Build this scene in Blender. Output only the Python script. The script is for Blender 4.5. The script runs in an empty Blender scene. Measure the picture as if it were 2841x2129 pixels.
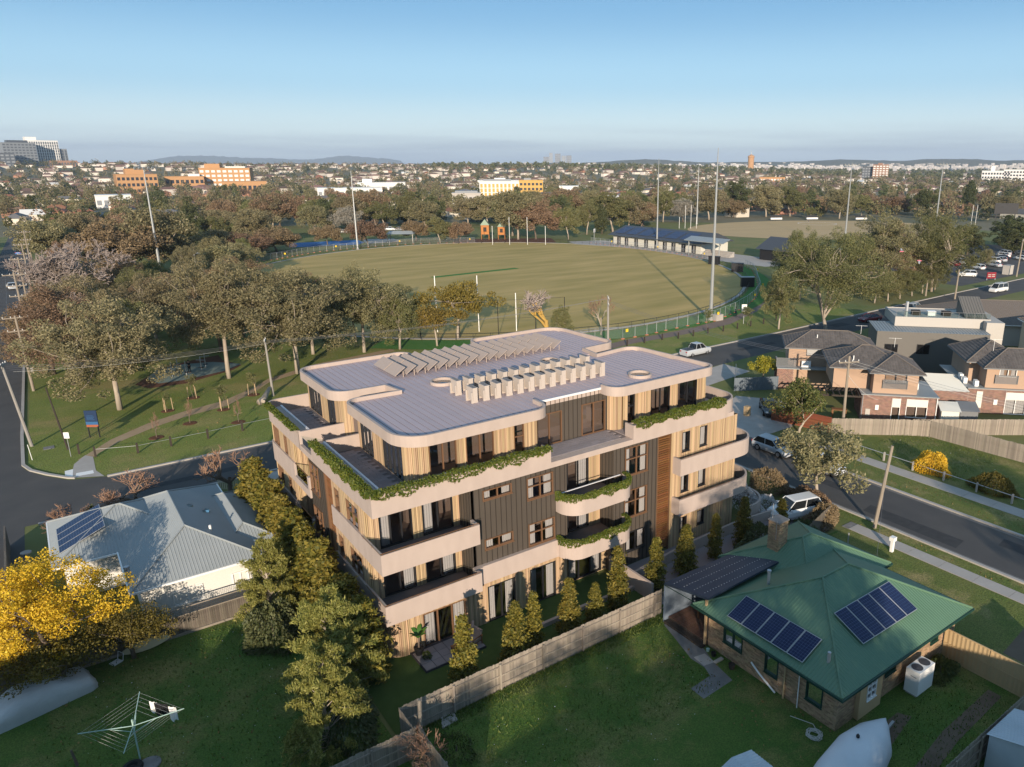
import bpy, math, random
import numpy as np
from mathutils import Vector, Matrix
random.seed(7); RNG = np.random.default_rng(7)
SC = bpy.context.scene
COL = SC.collection

# ---------------------------------------------------------------- camera
CAM_F, CAM_PX, CAM_PY, CAM_HZ, CAM_W, CAM_H = 2055.0, 1650.0, 1064.5, 457.0, 2841.0, 2129.0
CAM_POS = Vector((-12.27, -34.71, 27.15))
_pit = math.atan((CAM_PY - CAM_HZ) / CAM_F); _az = math.radians(52.6)
_F = Vector((math.cos(_az)*math.cos(_pit), math.sin(_az)*math.cos(_pit), -math.sin(_pit)))
_R = Vector((math.sin(_az), -math.cos(_az), 0.0)); _U = _R.cross(_F)
cam = bpy.data.cameras.new('camera'); camo = bpy.data.objects.new('camera', cam); COL.objects.link(camo)
cam.sensor_fit = 'HORIZONTAL'; cam.sensor_width = 36.0
cam.lens = CAM_F / CAM_W * 36.0
cam.shift_x = -(CAM_PX - CAM_W/2) / CAM_W
cam.clip_start = 0.5; cam.clip_end = 40000.0
camo.matrix_world = Matrix(((_R.x,_U.x,-_F.x,CAM_POS.x),(_R.y,_U.y,-_F.y,CAM_POS.y),(_R.z,_U.z,-_F.z,CAM_POS.z),(0,0,0,1)))
SC.camera = camo
# ---------------------------------------------------------------- light
SUN_AZ, SUN_EL = math.radians(56.0), math.radians(13.3)      # direction the shadows run, sun height
wo = bpy.data.worlds.new('World'); SC.world = wo; wo.use_nodes = True
nt = wo.node_tree; nt.nodes.clear()
def wn(t, **k):
    n = nt.nodes.new(t)
    for a, b in k.items(): setattr(n, a, b)
    return n
sky = wn('ShaderNodeTexSky'); sky.sky_type = 'NISHITA'; sky.sun_disc = False
sky.sun_elevation = SUN_EL; sky.sun_rotation = math.atan2(-math.cos(SUN_AZ), -math.sin(SUN_AZ))
sky.altitude = 80.0; sky.air_density = 1.15; sky.dust_density = 0.5; sky.ozone_density = 2.0
bg = wn('ShaderNodeBackground'); bg.inputs[1].default_value = 0.15
wout = wn('ShaderNodeOutputWorld')
# thin grey cloud bands low over the horizon
tc = wn('ShaderNodeTexCoord'); sep = wn('ShaderNodeSeparateXYZ'); nt.links.new(tc.outputs['Generated'], sep.inputs[0])
mp = wn('ShaderNodeMapping'); mp.inputs['Scale'].default_value = (2.2, 2.2, 42.0); nt.links.new(tc.outputs['Generated'], mp.inputs[0])
nz = wn('ShaderNodeTexNoise'); nz.inputs['Scale'].default_value = 1.7; nz.inputs['Detail'].default_value = 6; nz.inputs['Roughness'].default_value = 0.55
nt.links.new(mp.outputs[0], nz.inputs[0])
r1 = wn('ShaderNodeValToRGB'); r1.color_ramp.elements[0].position = 0.40; r1.color_ramp.elements[1].position = 0.62
nt.links.new(nz.outputs[0], r1.inputs[0])
r2 = wn('ShaderNodeValToRGB'); e = r2.color_ramp.elements
e[0].position = 0.0; e[0].color = (0.9,0.9,0.9,1); e[1].position = 0.05; e[1].color = (0,0,0,1)
e2 = r2.color_ramp.elements.new(0.022); e2.color = (0.6,0.6,0.6,1)
nt.links.new(sep.outputs[2], r2.inputs[0])
mm = wn('ShaderNodeMath', operation='MULTIPLY'); nt.links.new(r1.outputs[0], mm.inputs[0]); nt.links.new(r2.outputs[0], mm.inputs[1])
# clear winter air: pale towards the horizon all round, deeper blue overhead
rg = wn('ShaderNodeValToRGB'); rg.color_ramp.interpolation = 'EASE'; ee = rg.color_ramp.elements
ee[0].position = 0.0; ee[0].color = (2.0/6, 2.7/6, 3.3/6, 1); ee[1].position = 1.0; ee[1].color = (0.95/6, 1.5/6, 2.2/6, 1)
for p_, c_ in ((0.035, (2.45, 3.3, 3.9)), (0.10, (1.25, 2.4, 3.5)), (0.19, (0.52, 1.5, 2.75)), (0.45, (0.95, 1.75, 2.7))):
    q_ = ee.new(p_); q_.color = (c_[0]/6, c_[1]/6, c_[2]/6, 1)
nt.links.new(sep.outputs[2], rg.inputs[0])
sc6 = wn('ShaderNodeMixRGB'); sc6.blend_type = 'MULTIPLY'; sc6.inputs[0].default_value = 1.0; sc6.inputs[2].default_value = (6,6,6,1); nt.links.new(rg.outputs[0], sc6.inputs[1])
mg = wn('ShaderNodeMixRGB'); mg.inputs[0].default_value = 0.85; nt.links.new(sky.outputs[0], mg.inputs[1]); nt.links.new(sc6.outputs[0], mg.inputs[2])
mx = wn('ShaderNodeMixRGB'); mx.inputs[2].default_value = (1.75, 2.15, 2.6, 1)
nt.links.new(mm.outputs[0], mx.inputs[0]); nt.links.new(mg.outputs[0], mx.inputs[1])
nt.links.new(mx.outputs[0], bg.inputs[0]); nt.links.new(bg.outputs[0], wout.inputs[0])
sl = bpy.data.lights.new('sun', 'SUN'); sl.energy = 4.5; sl.angle = math.radians(0.6); sl.color = (1.0, 0.85, 0.68)
slo = bpy.data.objects.new('sun', sl); COL.objects.link(slo)
_sd = Vector((math.cos(SUN_AZ)*math.cos(SUN_EL), math.sin(SUN_AZ)*math.cos(SUN_EL), -math.sin(SUN_EL)))
slo.rotation_euler = _sd.to_track_quat('-Z', 'Y').to_euler(); slo.location = (-60, -90, 60)
SC.view_settings.view_transform = 'Standard'; SC.view_settings.look = 'None'
SC.view_settings.gamma = 1.0; SC.view_settings.use_curve_mapping = False
SC.view_settings.exposure = 0.72
SC.render.engine = 'CYCLES'
SC.cycles.max_bounces = 6; SC.cycles.diffuse_bounces = 3; SC.cycles.glossy_bounces = 3
SC.cycles.transmission_bounces = 4; SC.cycles.transparent_max_bounces = 10; SC.cycles.volume_bounces = 0
SC.cycles.use_denoising = True; SC.cycles.caustics_reflective = False; SC.cycles.caustics_refractive = False

# ---------------------------------------------------------------- materials
MATS = {}
def mat(name, c, rough=0.8, c2=None, scale=3.0, amt=0.5, island=0.0, objv=0.0, bump=0.0, bscale=40.0, metal=0.0, spec=0.3, detail=4, stretch=None, coords='Object'):
    m = bpy.data.materials.new(name); m.use_nodes = True; t = m.node_tree; L = t.links
    b = t.nodes['Principled BSDF']; b.inputs['Roughness'].default_value = rough; b.inputs['Metallic'].default_value = metal
    b.inputs['Specular IOR Level'].default_value = spec
    tcn = t.nodes.new('ShaderNodeTexCoord'); src = tcn.outputs[coords]
    if stretch:
        mpn = t.nodes.new('ShaderNodeMapping'); mpn.inputs['Scale'].default_value = stretch; L.new(src, mpn.inputs[0]); src = mpn.outputs[0]
    cur = None
    if c2 is not None:
        n = t.nodes.new('ShaderNodeTexNoise'); n.inputs['Scale'].default_value = scale; n.inputs['Detail'].default_value = detail; L.new(src, n.inputs[0])
        rp = t.nodes.new('ShaderNodeValToRGB'); rp.color_ramp.elements[0].position = 0.5 - 0.25*amt*1.2; rp.color_ramp.elements[1].position = 0.5 + 0.25*amt*1.2
        rp.color_ramp.elements[0].color = (*c, 1); rp.color_ramp.elements[1].color = (*c2, 1); L.new(n.outputs[0], rp.inputs[0]); cur = rp.outputs[0]
    for v, node, sock in ((island, 'ShaderNodeNewGeometry', 'Random Per Island'), (objv, 'ShaderNodeObjectInfo', 'Random')):
        if v > 0:
            g = t.nodes.new(node); mr = t.nodes.new('ShaderNodeMapRange'); mr.inputs[3].default_value = 1 - v; mr.inputs[4].default_value = 1 + v
            L.new(g.outputs[sock], mr.inputs[0]); h = t.nodes.new('ShaderNodeHueSaturation'); L.new(mr.outputs[0], h.inputs['Value'])
            mh = t.nodes.new('ShaderNodeMapRange'); mh.inputs[3].default_value = 0.5 - 0.02*min(1, v*2); mh.inputs[4].default_value = 0.5 + 0.02*min(1, v*2)
            fr = t.nodes.new('ShaderNodeMath'); fr.operation = 'FRACT'; ml = t.nodes.new('ShaderNodeMath'); ml.operation = 'MULTIPLY'; ml.inputs[1].default_value = 13.7
            L.new(g.outputs[sock], ml.inputs[0]); L.new(ml.outputs[0], fr.inputs[0]); L.new(fr.outputs[0], mh.inputs[0]); L.new(mh.outputs[0], h.inputs['Hue'])
            if cur is None: h.inputs['Color'].default_value = (*c, 1)
            else: L.new(cur, h.inputs['Color'])
            cur = h.outputs[0]
    if cur is None: b.inputs['Base Color'].default_value = (*c, 1)
    else: L.new(cur, b.inputs['Base Color'])
    if bump > 0:
        n2 = t.nodes.new('ShaderNodeTexNoise'); n2.inputs['Scale'].default_value = bscale; n2.inputs['Detail'].default_value = 3; L.new(src, n2.inputs[0])
        bp = t.nodes.new('ShaderNodeBump'); bp.inputs['Strength'].default_value = bump; bp.inputs['Distance'].default_value = 0.05
        L.new(n2.outputs[0], bp.inputs['Height']); L.new(bp.outputs[0], b.inputs['Normal'])
    MATS[name] = m; return m

def leafmat(name, c1, c2, trans=0.3, objv=0.15, rough=0.6):
    m = bpy.data.materials.new(name); m.use_nodes = True; t = m.node_tree; L = t.links; t.nodes.clear()
    g = t.nodes.new('ShaderNodeNewGeometry'); oi = t.nodes.new('ShaderNodeObjectInfo')
    rp = t.nodes.new('ShaderNodeValToRGB'); rp.color_ramp.elements[0].color = (*c1, 1); rp.color_ramp.elements[1].color = (*c2, 1)
    L.new(g.outputs['Random Per Island'], rp.inputs[0])
    h = t.nodes.new('ShaderNodeHueSaturation'); L.new(rp.outputs[0], h.inputs['Color'])
    mr = t.nodes.new('ShaderNodeMapRange'); mr.inputs[3].default_value = 1 - objv; mr.inputs[4].default_value = 1 + objv*1.2; L.new(oi.outputs['Random'], mr.inputs[0]); L.new(mr.outputs[0], h.inputs['Value'])
    fr = t.nodes.new('ShaderNodeMath'); fr.operation = 'MULTIPLY'; fr.inputs[1].default_value = 7.3; f2 = t.nodes.new('ShaderNodeMath'); f2.operation = 'FRACT'
    L.new(oi.outputs['Random'], fr.inputs[0]); L.new(fr.outputs[0], f2.inputs[0])
    mh = t.nodes.new('ShaderNodeMapRange'); mh.inputs[3].default_value = 0.5 - objv*0.12; mh.inputs[4].default_value = 0.5 + objv*0.08; L.new(f2.outputs[0], mh.inputs[0]); L.new(mh.outputs[0], h.inputs['Hue'])
    d = t.nodes.new('ShaderNodeBsdfDiffuse'); tr = t.nodes.new('ShaderNodeBsdfTranslucent'); mxs = t.nodes.new('ShaderNodeMixShader'); mxs.inputs[0].default_value = trans
    L.new(h.outputs[0], d.inputs[0]); L.new(h.outputs[0], tr.inputs[0]); L.new(d.outputs[0], mxs.inputs[1]); L.new(tr.outputs[0], mxs.inputs[2])
    gl = t.nodes.new('ShaderNodeBsdfGlossy'); gl.inputs['Roughness'].default_value = rough; gl.inputs[0].default_value = (0.5,0.5,0.5,1)
    m2 = t.nodes.new('ShaderNodeMixShader'); m2.inputs[0].default_value = 0.04; L.new(mxs.outputs[0], m2.inputs[1]); L.new(gl.outputs[0], m2.inputs[2])
    o = t.nodes.new('ShaderNodeOutputMaterial'); L.new(m2.outputs[0], o.inputs[0]); MATS[name] = m; return m

def glassmat(name, tint, refl=0.12):
    m = bpy.data.materials.new(name); m.use_nodes = True; t = m.node_tree; L = t.links; t.nodes.clear()
    tr = t.nodes.new('ShaderNodeBsdfTransparent'); tr.inputs[0].default_value = (*tint, 1)
    gl = t.nodes.new('ShaderNodeBsdfGlossy'); gl.inputs['Roughness'].default_value = 0.02; gl.inputs[0].default_value = (0.9,0.95,1,1)
    fr = t.nodes.new('ShaderNodeFresnel'); fr.inputs[0].default_value = 1.5
    ad = t.nodes.new('ShaderNodeMath'); ad.operation = 'ADD'; ad.use_clamp = True; ad.inputs[1].default_value = refl; L.new(fr.outputs[0], ad.inputs[0])
    mxs = t.nodes.new('ShaderNodeMixShader'); L.new(ad.outputs[0], mxs.inputs[0]); L.new(tr.outputs[0], mxs.inputs[1]); L.new(gl.outputs[0], mxs.inputs[2])
    o = t.nodes.new('ShaderNodeOutputMaterial'); L.new(mxs.outputs[0], o.inputs[0]); MATS[name] = m; return m

# ---------------------------------------------------------------- mesh helpers
class MB:
    def __init__(s): s.v = []; s.f = []
    def add(s, vs, fs):
        n = len(s.v); s.v.extend(vs); s.f.extend([tuple(i + n for i in f) for f in fs]); return s
    def box(s, x0, y0, z0, x1, y1, z1):
        if x0 > x1: x0, x1 = x1, x0
        if y0 > y1: y0, y1 = y1, y0
        if z0 > z1: z0, z1 = z1, z0
        return s.add([(x0,y0,z0),(x1,y0,z0),(x1,y1,z0),(x0,y1,z0),(x0,y0,z1),(x1,y0,z1),(x1,y1,z1),(x0,y1,z1)],
                     [(0,3,2,1),(4,5,6,7),(0,1,5,4),(1,2,6,5),(2,3,7,6),(3,0,4,7)])
    def obox(s, c, ax, ay, az):          # oriented box: centre and three half-axis vectors
        c, ax, ay, az = map(Vector, (c, ax, ay, az))
        vs = [tuple(c + i*ax + j*ay + k*az) for k in (-1,1) for i, j in ((-1,-1),(1,-1),(1,1),(-1,1))]
        return s.add(vs, [(0,3,2,1),(4,5,6,7),(0,1,5,4),(1,2,6,5),(2,3,7,6),(3,0,4,7)])
    def prism(s, poly, z0, z1):
        n = len(poly); a = sum(poly[i][0]*poly[(i+1)%n][1] - poly[(i+1)%n][0]*poly[i][1] for i in range(n))
        if a < 0: poly = poly[::-1]
        return s.add([(x,y,z0) for x,y in poly] + [(x,y,z1) for x,y in poly],
                     [tuple(range(n))[::-1], tuple(range(n, 2*n))] + [(i, (i+1)%n, n+(i+1)%n, n+i) for i in range(n)])
    def sheet(s, poly, z):
        n = len(poly); a = sum(poly[i][0]*poly[(i+1)%n][1] - poly[(i+1)%n][0]*poly[i][1] for i in range(n))
        if a < 0: poly = poly[::-1]
        return s.add([(x,y,z) for x,y in poly], [tuple(range(n))])
    def poly3(s, pts): return s.add([tuple(p) for p in pts], [tuple(range(len(pts)))])
    def ribbon(s, path, z0, z1, th, closed=False):   # upright strip along a path, thickness th to its left
        P = [Vector((p[0], p[1])) for p in path]; n = len(P); off = []
        for i in range(n):
            a = P[i] - P[i-1] if (i > 0 or closed) else None
            b = P[(i+1) % n] - P[i] if (i < n-1 or closed) else None
            a = a.normalized() if a and a.length > 1e-6 else None; b = b.normalized() if b and b.length > 1e-6 else None
            if a is None: a = b
            if b is None: b = a
            na, nb = Vector((-a.y, a.x)), Vector((-b.y, b.x)); m = na + nb
            m = m / max(0.35, m.dot(na)) if m.length > 1e-6 else na
            off.append(P[i] + m*th)
        vs = []
        for p, q in zip(P, off): vs += [(p.x,p.y,z0),(p.x,p.y,z1),(q.x,q.y,z1),(q.x,q.y,z0)]
        fs = []
        for i in range(n if closed else n-1):
            a, b = 4*i, 4*((i+1) % n)
            for k in range(4): fs.append((a+k, b+k, b+(k+1) % 4, a+(k+1) % 4))
        if not closed: fs += [(0,1,2,3), (4*n-1,4*n-2,4*n-3,4*n-4)]
        return s.add(vs, fs)
    def tube(s, pts, rad, n=6, cap=True):
        pts = [Vector(p) for p in pts]; rad = rad if isinstance(rad, (list, tuple)) else [rad]*len(pts)
        base = len(s.v); ref = None
        for i, p in enumerate(pts):
            d = (pts[min(i+1, len(pts)-1)] - pts[max(i-1, 0)]).normalized()
            if ref is None: ref = d.orthogonal().normalized()
            u = (ref - d*ref.dot(d)); u = u.normalized() if u.length > 1e-4 else d.orthogonal().normalized(); ref = u; w = d.cross(u)
            for k in range(n):
                a = 2*math.pi*k/n; s.v.append(tuple(p + (u*math.cos(a) + w*math.sin(a))*rad[i]))
        for i in range(len(pts)-1):
            for k in range(n):
                a = base+i*n+k; b = base+i*n+(k+1) % n; s.f.append((a, b, b+n, a+n))
        if cap:
            s.f.append(tuple(base+k for k in range(n))[::-1]); s.f.append(tuple(base+(len(pts)-1)*n+k for k in range(n)))
        return s
    def lathe(s, prof, n=12, c=(0,0,0)):     # prof: (r,z)
        base = len(s.v)
        for r, z in prof:
            for k in range(n):
                a = 2*math.pi*k/n; s.v.append((c[0]+r*math.cos(a), c[1]+r*math.sin(a), c[2]+z))
        for i in range(len(prof)-1):
            for k in range(n):
                a = base+i*n+k; b = base+i*n+(k+1) % n; s.f.append((a, b, b+n, a+n))
        s.f.append(tuple(base+k for k in range(n))[::-1]); s.f.append(tuple(base+(len(prof)-1)*n+k for k in range(n)))
        return s
    def mesh(s, name, m, smooth=False):
        me = bpy.data.meshes.new(name); me.from_pydata(s.v, [], s.f); me.materials.append(m)
        if smooth: me.polygons.foreach_set('use_smooth', [True]*len(me.polygons))
        me.update(); return me
    def build(s, name, m, parent=None, smooth=False, kind=None, loc=None):
        o = bpy.data.objects.new(name, s.mesh(name, m, smooth)); COL.objects.link(o)
        if parent is not None: o.parent = parent
        if kind: o['kind'] = kind
        if loc: o.location = loc
        return o
def meshobj(name, me, parent=None, loc=(0,0,0), rz=0, sc=None, kind=None):
    o = bpy.data.objects.new(name, me); COL.objects.link(o); o.location = loc; o.rotation_euler = (0,0,rz)
    if sc is not None: o.scale = (sc,sc,sc) if not isinstance(sc, (tuple, list)) else sc
    if parent is not None: o.parent = parent
    if kind: o['kind'] = kind
    return o
def tag(o, label, cat, group=None):
    o['label'] = label; o['category'] = cat
    if group: o['group'] = group
    return o
def thing(name, label, cat, loc=(0,0,0), rz=0, group=None, sc=None):
    o = bpy.data.objects.new(name, None); COL.objects.link(o); o.location = loc; o.rotation_euler = (0,0,rz); o.empty_display_size = 0.2
    if sc is not None: o.scale = (sc,sc,sc) if not isinstance(sc, (tuple, list)) else sc
    return tag(o, label, cat, group)
KIDS = {}
def dup(root, loc, rz=0, label=None, group=None, sc=None, cat=None):
    def cp(o, par):
        c = o.copy(); COL.objects.link(c); c.parent = par
        for ch in o.children: cp(ch, c)
        return c
    r = cp(root, None); r.location = loc; r.rotation_euler = (0,0,rz)
    if sc is not None: r.scale = (sc,sc,sc) if not isinstance(sc, (tuple, list)) else sc
    if label: r['label'] = label
    if group: r['group'] = group
    if cat: r['category'] = cat
    return r
def struct(o): o['kind'] = 'structure'; return o
def arc(cx, cy, r, a0, a1, n=8):
    return [(cx + r*math.cos(math.radians(a0 + (a1-a0)*i/n)), cy + r*math.sin(math.radians(a0 + (a1-a0)*i/n))) for i in range(n+1)]
def rounded(pts, n=7):                    # pts: (x, y, radius)
    out = []; N = len(pts)
    for i in range(N):
        p0, p, p1 = Vector(pts[i-1][:2]), Vector(pts[i][:2]), Vector(pts[(i+1) % N][:2]); r = pts[i][2]
        if r <= 0: out.append((p.x, p.y)); continue
        a, b = (p0-p).normalized(), (p1-p).normalized()
        for k in range(n+1):
            t = k/n; q = p + a*r*(1-t)**2 + b*r*t**2       # quadratic corner, close to an arc
            t2 = math.pi/2*k/n
            q = p + a*r*(1-math.sin(t2)) + b*r*(1-math.cos(t2))
            out.append((q.x, q.y))
    return out
def leafmesh(name, centers, normals_bias, size, m, elong=2.2, droop=0.0, jitter=0.3, seed=0):
    """one mesh of small folded leaf faces, one diamond per centre"""
    r = np.random.default_rng(seed); n = len(centers); C = np.asarray(centers, float)
    d = r.normal(size=(n,3)); d /= np.linalg.norm(d, axis=1)[:,None]; d[:,2] -= droop; d /= np.linalg.norm(d, axis=1)[:,None]
    nb = r.normal(size=(n,3)) + np.asarray(normals_bias, float); w = np.cross(d, nb); w /= (np.linalg.norm(w, axis=1)[:,None] + 1e-9)
    s = size*(1 + jitter*r.normal(size=n)).clip(0.4, 1.8); L = (s*elong/2)[:,None]; W = (s/2)[:,None]
    V = np.empty((n,4,3)); V[:,0] = C - d*L; V[:,1] = C + w*W; V[:,2] = C + d*L; V[:,3] = C - w*W
    me = bpy.data.meshes.new(name); me.vertices.add(4*n); me.vertices.foreach_set('co', V.reshape(-1))
    me.loops.add(4*n); me.loops.foreach_set('vertex_index', np.arange(4*n, dtype=np.int32))
    me.polygons.add(n); me.polygons.foreach_set('loop_start', np.arange(0, 4*n, 4, dtype=np.int32)); me.polygons.foreach_set('loop_total', np.full(n, 4, dtype=np.int32))
    me.materials.append(m); me.update(calc_edges=True); return me
STUCCO = mat('cream_stucco', (0.385,0.308,0.264), 0.85, (0.465,0.375,0.322), 1.0, 1.1, bump=0.2, bscale=25, detail=8, stretch=(1.6,1.6,0.55))
TIMBER = mat('honey_timber', (0.43,0.30,0.18), 0.6, island=0.28, spec=0.3)
TIMBERBK = mat('timber_backing', (0.13,0.075,0.035), 0.8)
DARKCL = mat('bronze_cladding', (0.075,0.061,0.049), 0.45, (0.085,0.070,0.056), 0.6, 0.8, spec=0.4)
DARKRIB = mat('bronze_seam', (0.040,0.034,0.029), 0.5)
BRONZE = mat('bronze_frame', (0.16,0.085,0.045), 0.45, spec=0.4)
BLACKFR = mat('black_frame', (0.02,0.02,0.022), 0.4)
PANE = glassmat('window_glass', (0.78,0.78,0.79), 0.07)
CLEARG = glassmat('clear_glass', (0.82,0.9,0.87), 0.05)
CURTAIN = mat('white_curtain', (0.585,0.562,0.540), 0.9)
INTER = mat('brown_interior', (0.20,0.145,0.115), 0.9)
DECK = mat('grey_roof_sheet', (0.405,0.335,0.345), 0.6, (0.44,0.36,0.37), 0.7, 0.8, objv=0.04)
GROOVE = mat('dark_groove', (0.05,0.045,0.05), 0.9)
PAVER = mat('grey_paver', (0.27,0.235,0.235), 0.85, objv=0.10, bump=0.1)
GRAVEL = mat('pebble', (0.55,0.49,0.43), 0.9, (0.25,0.2,0.18), 22, 0.8, bump=0.4, bscale=30)
WHITECOPE = mat('white_coping', (0.68,0.66,0.66), 0.6)
ACWHITE = mat('pale_metal', (0.46,0.395,0.34), 0.55)
ACDARK = mat('vent_dark', (0.07,0.07,0.08), 0.6)
PANELBG = mat('beige_panel', (0.37,0.295,0.245), 0.5)
LOUVER = mat('rust_timber_louver', (0.22,0.095,0.035), 0.6, island=0.2)
TERRADECK = mat('dark_tile', (0.15,0.13,0.13), 0.8, (0.19,0.165,0.16), 2.0, 0.8)
IVY = leafmat('trailing_leaf', (0.045,0.085,0.008), (0.150,0.160,0.020), 0.3, 0.05)
# ================================================================ the apartment building
BLD = thing('apartment_building', 'cream four storey apartment building with timber and bronze cladding and curved balconies', 'building')
def cells(u0, u1, z0, z1, ops):
    us = sorted({u0, u1, *[min(max(o[i], u0), u1) for o in ops for i in (0,1)]}); out = []
    for a, b in zip(us, us[1:]):
        if b - a < 1e-4: continue
        m = (a+b)/2; blk = sorted([(max(o[2], z0), min(o[3], z1)) for o in ops if o[0] < m < o[1] and o[3] > z0 and o[2] < z1]); z = z0
        for p, q in blk:
            if p - z > 1e-4: out.append((a, b, z, p))
            z = max(z, q)
        if z1 - z > 1e-4: out.append((a, b, z, z1))
    return out
class Face:     # a facade plane: ax 'y' runs along x at y=pl, ax 'x' runs along y at x=pl; inw = sign of the inward direction
    def __init__(s, ax, pl, inw=1): s.ax, s.pl, s.inw = ax, pl, inw
    def bx(s, mb, u0, u1, d0, d1, z0, z1):
        a, b = s.pl + s.inw*d0, s.pl + s.inw*d1
        if s.ax == 'y': mb.box(u0, a, z0, u1, b, z1)
        else: mb.box(a, u0, z0, b, u1, z1)
    def pt(s, u, d, z): return (u, s.pl + s.inw*d, z) if s.ax == 'y' else (s.pl + s.inw*d, u, z)
def wallpart(fc, u0, u1, z0, z1, ops, style, parent, th=0.2):
    mb = MB(); rb = MB()
    for a, b, p, q in cells(u0, u1, z0, z1, ops): fc.bx(mb, a, b, 0.03, th, p, q)
    step = {'timber': 0.105, 'dark': 0.36}[style]; u = u0 + 0.5*step; k = 0
    while u < u1 - 0.02:
        w = (0.03 + 0.012*((k*7) % 3)) if style == 'timber' else 0.014
        for a, b, p, q in cells(u-w, u+w, z0, z1, ops): fc.bx(rb, a, b, -0.035 if style == 'timber' else -0.012, 0.028, p, q)
        u += step; k += 1
    w = mb.build('timber_wall' if style == 'timber' else 'clad_wall', TIMBERBK if style == 'timber' else DARKCL, parent)
    rb.build('batten_lining' if style == 'timber' else 'seam_ribs', TIMBER if style == 'timber' else DARKRIB, w, kind='stuff')
    return w
def battens_path(path, z0, z1, parent, step=0.105, proud=0.035):
    P = [Vector(p) for p in path]; mb = MB(); acc = 0.0; k = 0
    for a, b in zip(P, P[1:]):
        L = (b-a).length; d = (b-a)/L; nrm = Vector((d.y, -d.x))
        t = step/2 - acc
        while t < L:
            c = a + d*t; w = 0.03 + 0.012*((k*7) % 3); k += 1
            mb.obox((c.x + nrm.x*0.01, c.y + nrm.y*0.01, (z0+z1)/2), (d.x*w, d.y*w, 0), (nrm.x*proud, nrm.y*proud, 0), (0,0,(z1-z0)/2)); t += step
        acc = (L - (t - step)) - step/2 + 0.0
        acc = min(max(acc, -step/2), step/2)
    w = MB().ribbon(path, z0, z1, 0.2).build('curved_timber_wall', TIMBERBK, parent)
    mb.build('batten_lining', TIMBER, w, kind='stuff'); return w
CURT = {}
def window(fc, u0, u1, z0, z1, parent, cols=2, rows=1, frame=BRONZE, cur='both', sill=True, fw=0.06, cw=0.26, dep=0.10):
    mb = MB(); d0, d1 = -0.045, dep
    fc.bx(mb, u0, u0+fw, d0, d1, z0, z1); fc.bx(mb, u1-fw, u1, d0, d1, z0, z1)
    fc.bx(mb, u0+fw, u1-fw, d0, d1, z0, z0+fw); fc.bx(mb, u0+fw, u1-fw, d0, d1, z1-fw, z1)
    for i in range(1, cols):
        u = u0 + (u1-u0)*i/cols; fc.bx(mb, u-fw*0.6, u+fw*0.6, d0+0.02, d1-0.01, z0+fw, z1-fw)
    for j in range(1, rows):
        z = z0 + (z1-z0)*(0.58 if rows == 2 else j/rows)
        for i in range(cols):
            a = u0 + (u1-u0)*i/cols + fw*0.6; b = u0 + (u1-u0)*(i+1)/cols - fw*0.6; fc.bx(mb, a, b, d0+0.022, d1-0.012, z-fw*0.55, z+fw*0.55)
    w = mb.build('window', frame, parent)
    g = MB(); q = [fc.pt(u0+fw*0.5, 0.045, z0+fw*0.5), fc.pt(u1-fw*0.5, 0.045, z0+fw*0.5), fc.pt(u1-fw*0.5, 0.045, z1-fw*0.5), fc.pt(u0+fw*0.5, 0.045, z1-fw*0.5)]
    g.poly3(q); g.build('pane', PANE, w)
    sides = {'both': (0,1), 'left': (0,), 'right': (1,), 'none': ()}[cur]
    for sd in sides:
        W = (u1-u0)*cw; c = MB(); n = 14; vs = []
        for i in range(n+1):
            u = (u0+fw*1.2 + W*i/n) if sd == 0 else (u1-fw*1.2 - W*i/n); d = 0.17 + 0.035*math.sin(i*1.9)
            vs += [fc.pt(u, d, z0+0.05), fc.pt(u, d, z1-0.04)]
        c.add(vs, [(2*i, 2*i+2, 2*i+3, 2*i+1) for i in range(n)]); c.build('curtain', CURTAIN, w, smooth=True)
    if sill:
        sm = MB(); fc.bx(sm, u0-0.04, u1+0.04, -0.09, -0.0455, z0-0.05, z0-0.004); sm.build('sill', frame, w)
    return w
FL, FF = Face('x', 0.15), Face('y', 0.85)
# interior: floors and a core so the rooms have backs
for zf in (3.0, 6.1):
    MB().prism([(0.4,2.7),(12.4,2.7),(12.4,1.1),(12.75,2.6),(16.5,2.6),(16.8,1.1),(28.2,1.1),(28.2,20.6),(0.4,20.6)], zf, zf+0.14).build('floor_slab', INTER, BLD)
MB().box(3.4, 4.6, 0.02, 26, 19.0, 12.1).build('inner_core', INTER, BLD)
# ---- ground floor
g_l = [(2.76,4.9,0.65,2.45),(6.05,6.75,0.8,2.6)]
wallpart(FL, 2.2, 7.8, 0, 2.9, g_l, 'timber', BLD)
window(FL, *g_l[0], BLD, 2, 2, BLACKFR); window(FL, *g_l[1], BLD, 1, 1, BLACKFR)
battens_path(arc(1.5, 2.2, 1.35, 180, 270, 12), 0, 2.9, BLD)
g_f = [(2.41,5.2,0.03,2.28),(6.68,8.62,0.03,2.48),(9.73,11.7,0.03,2.55)]
wallpart(FF, 1.5, 12.7, 0, 2.9, g_f, 'timber', BLD)
for k, o in enumerate(g_f): window(FF, *o, BLD, 3 if k == 0 else 2, 1, BLACKFR if k else BRONZE, 'both', False, 0.07)
FR = Face('y', 1.5); Fx127 = Face('x', 12.7, -1)
wallpart(FR, 12.9, 16.35, 0, 2.9, [(13.1,15.95,0.05,2.4)], 'timber', BLD); window(FR, 13.1,15.95,0.05,2.4, BLD, 3, 1, BLACKFR, 'both', False)
MB().box(12.72,1.05,0,12.9,1.72,2.9).build('return_wall', TIMBERBK, BLD); MB().box(16.35,0.9,0,16.53,1.72,2.9).build('return_wall', DARKCL, BLD)
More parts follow.
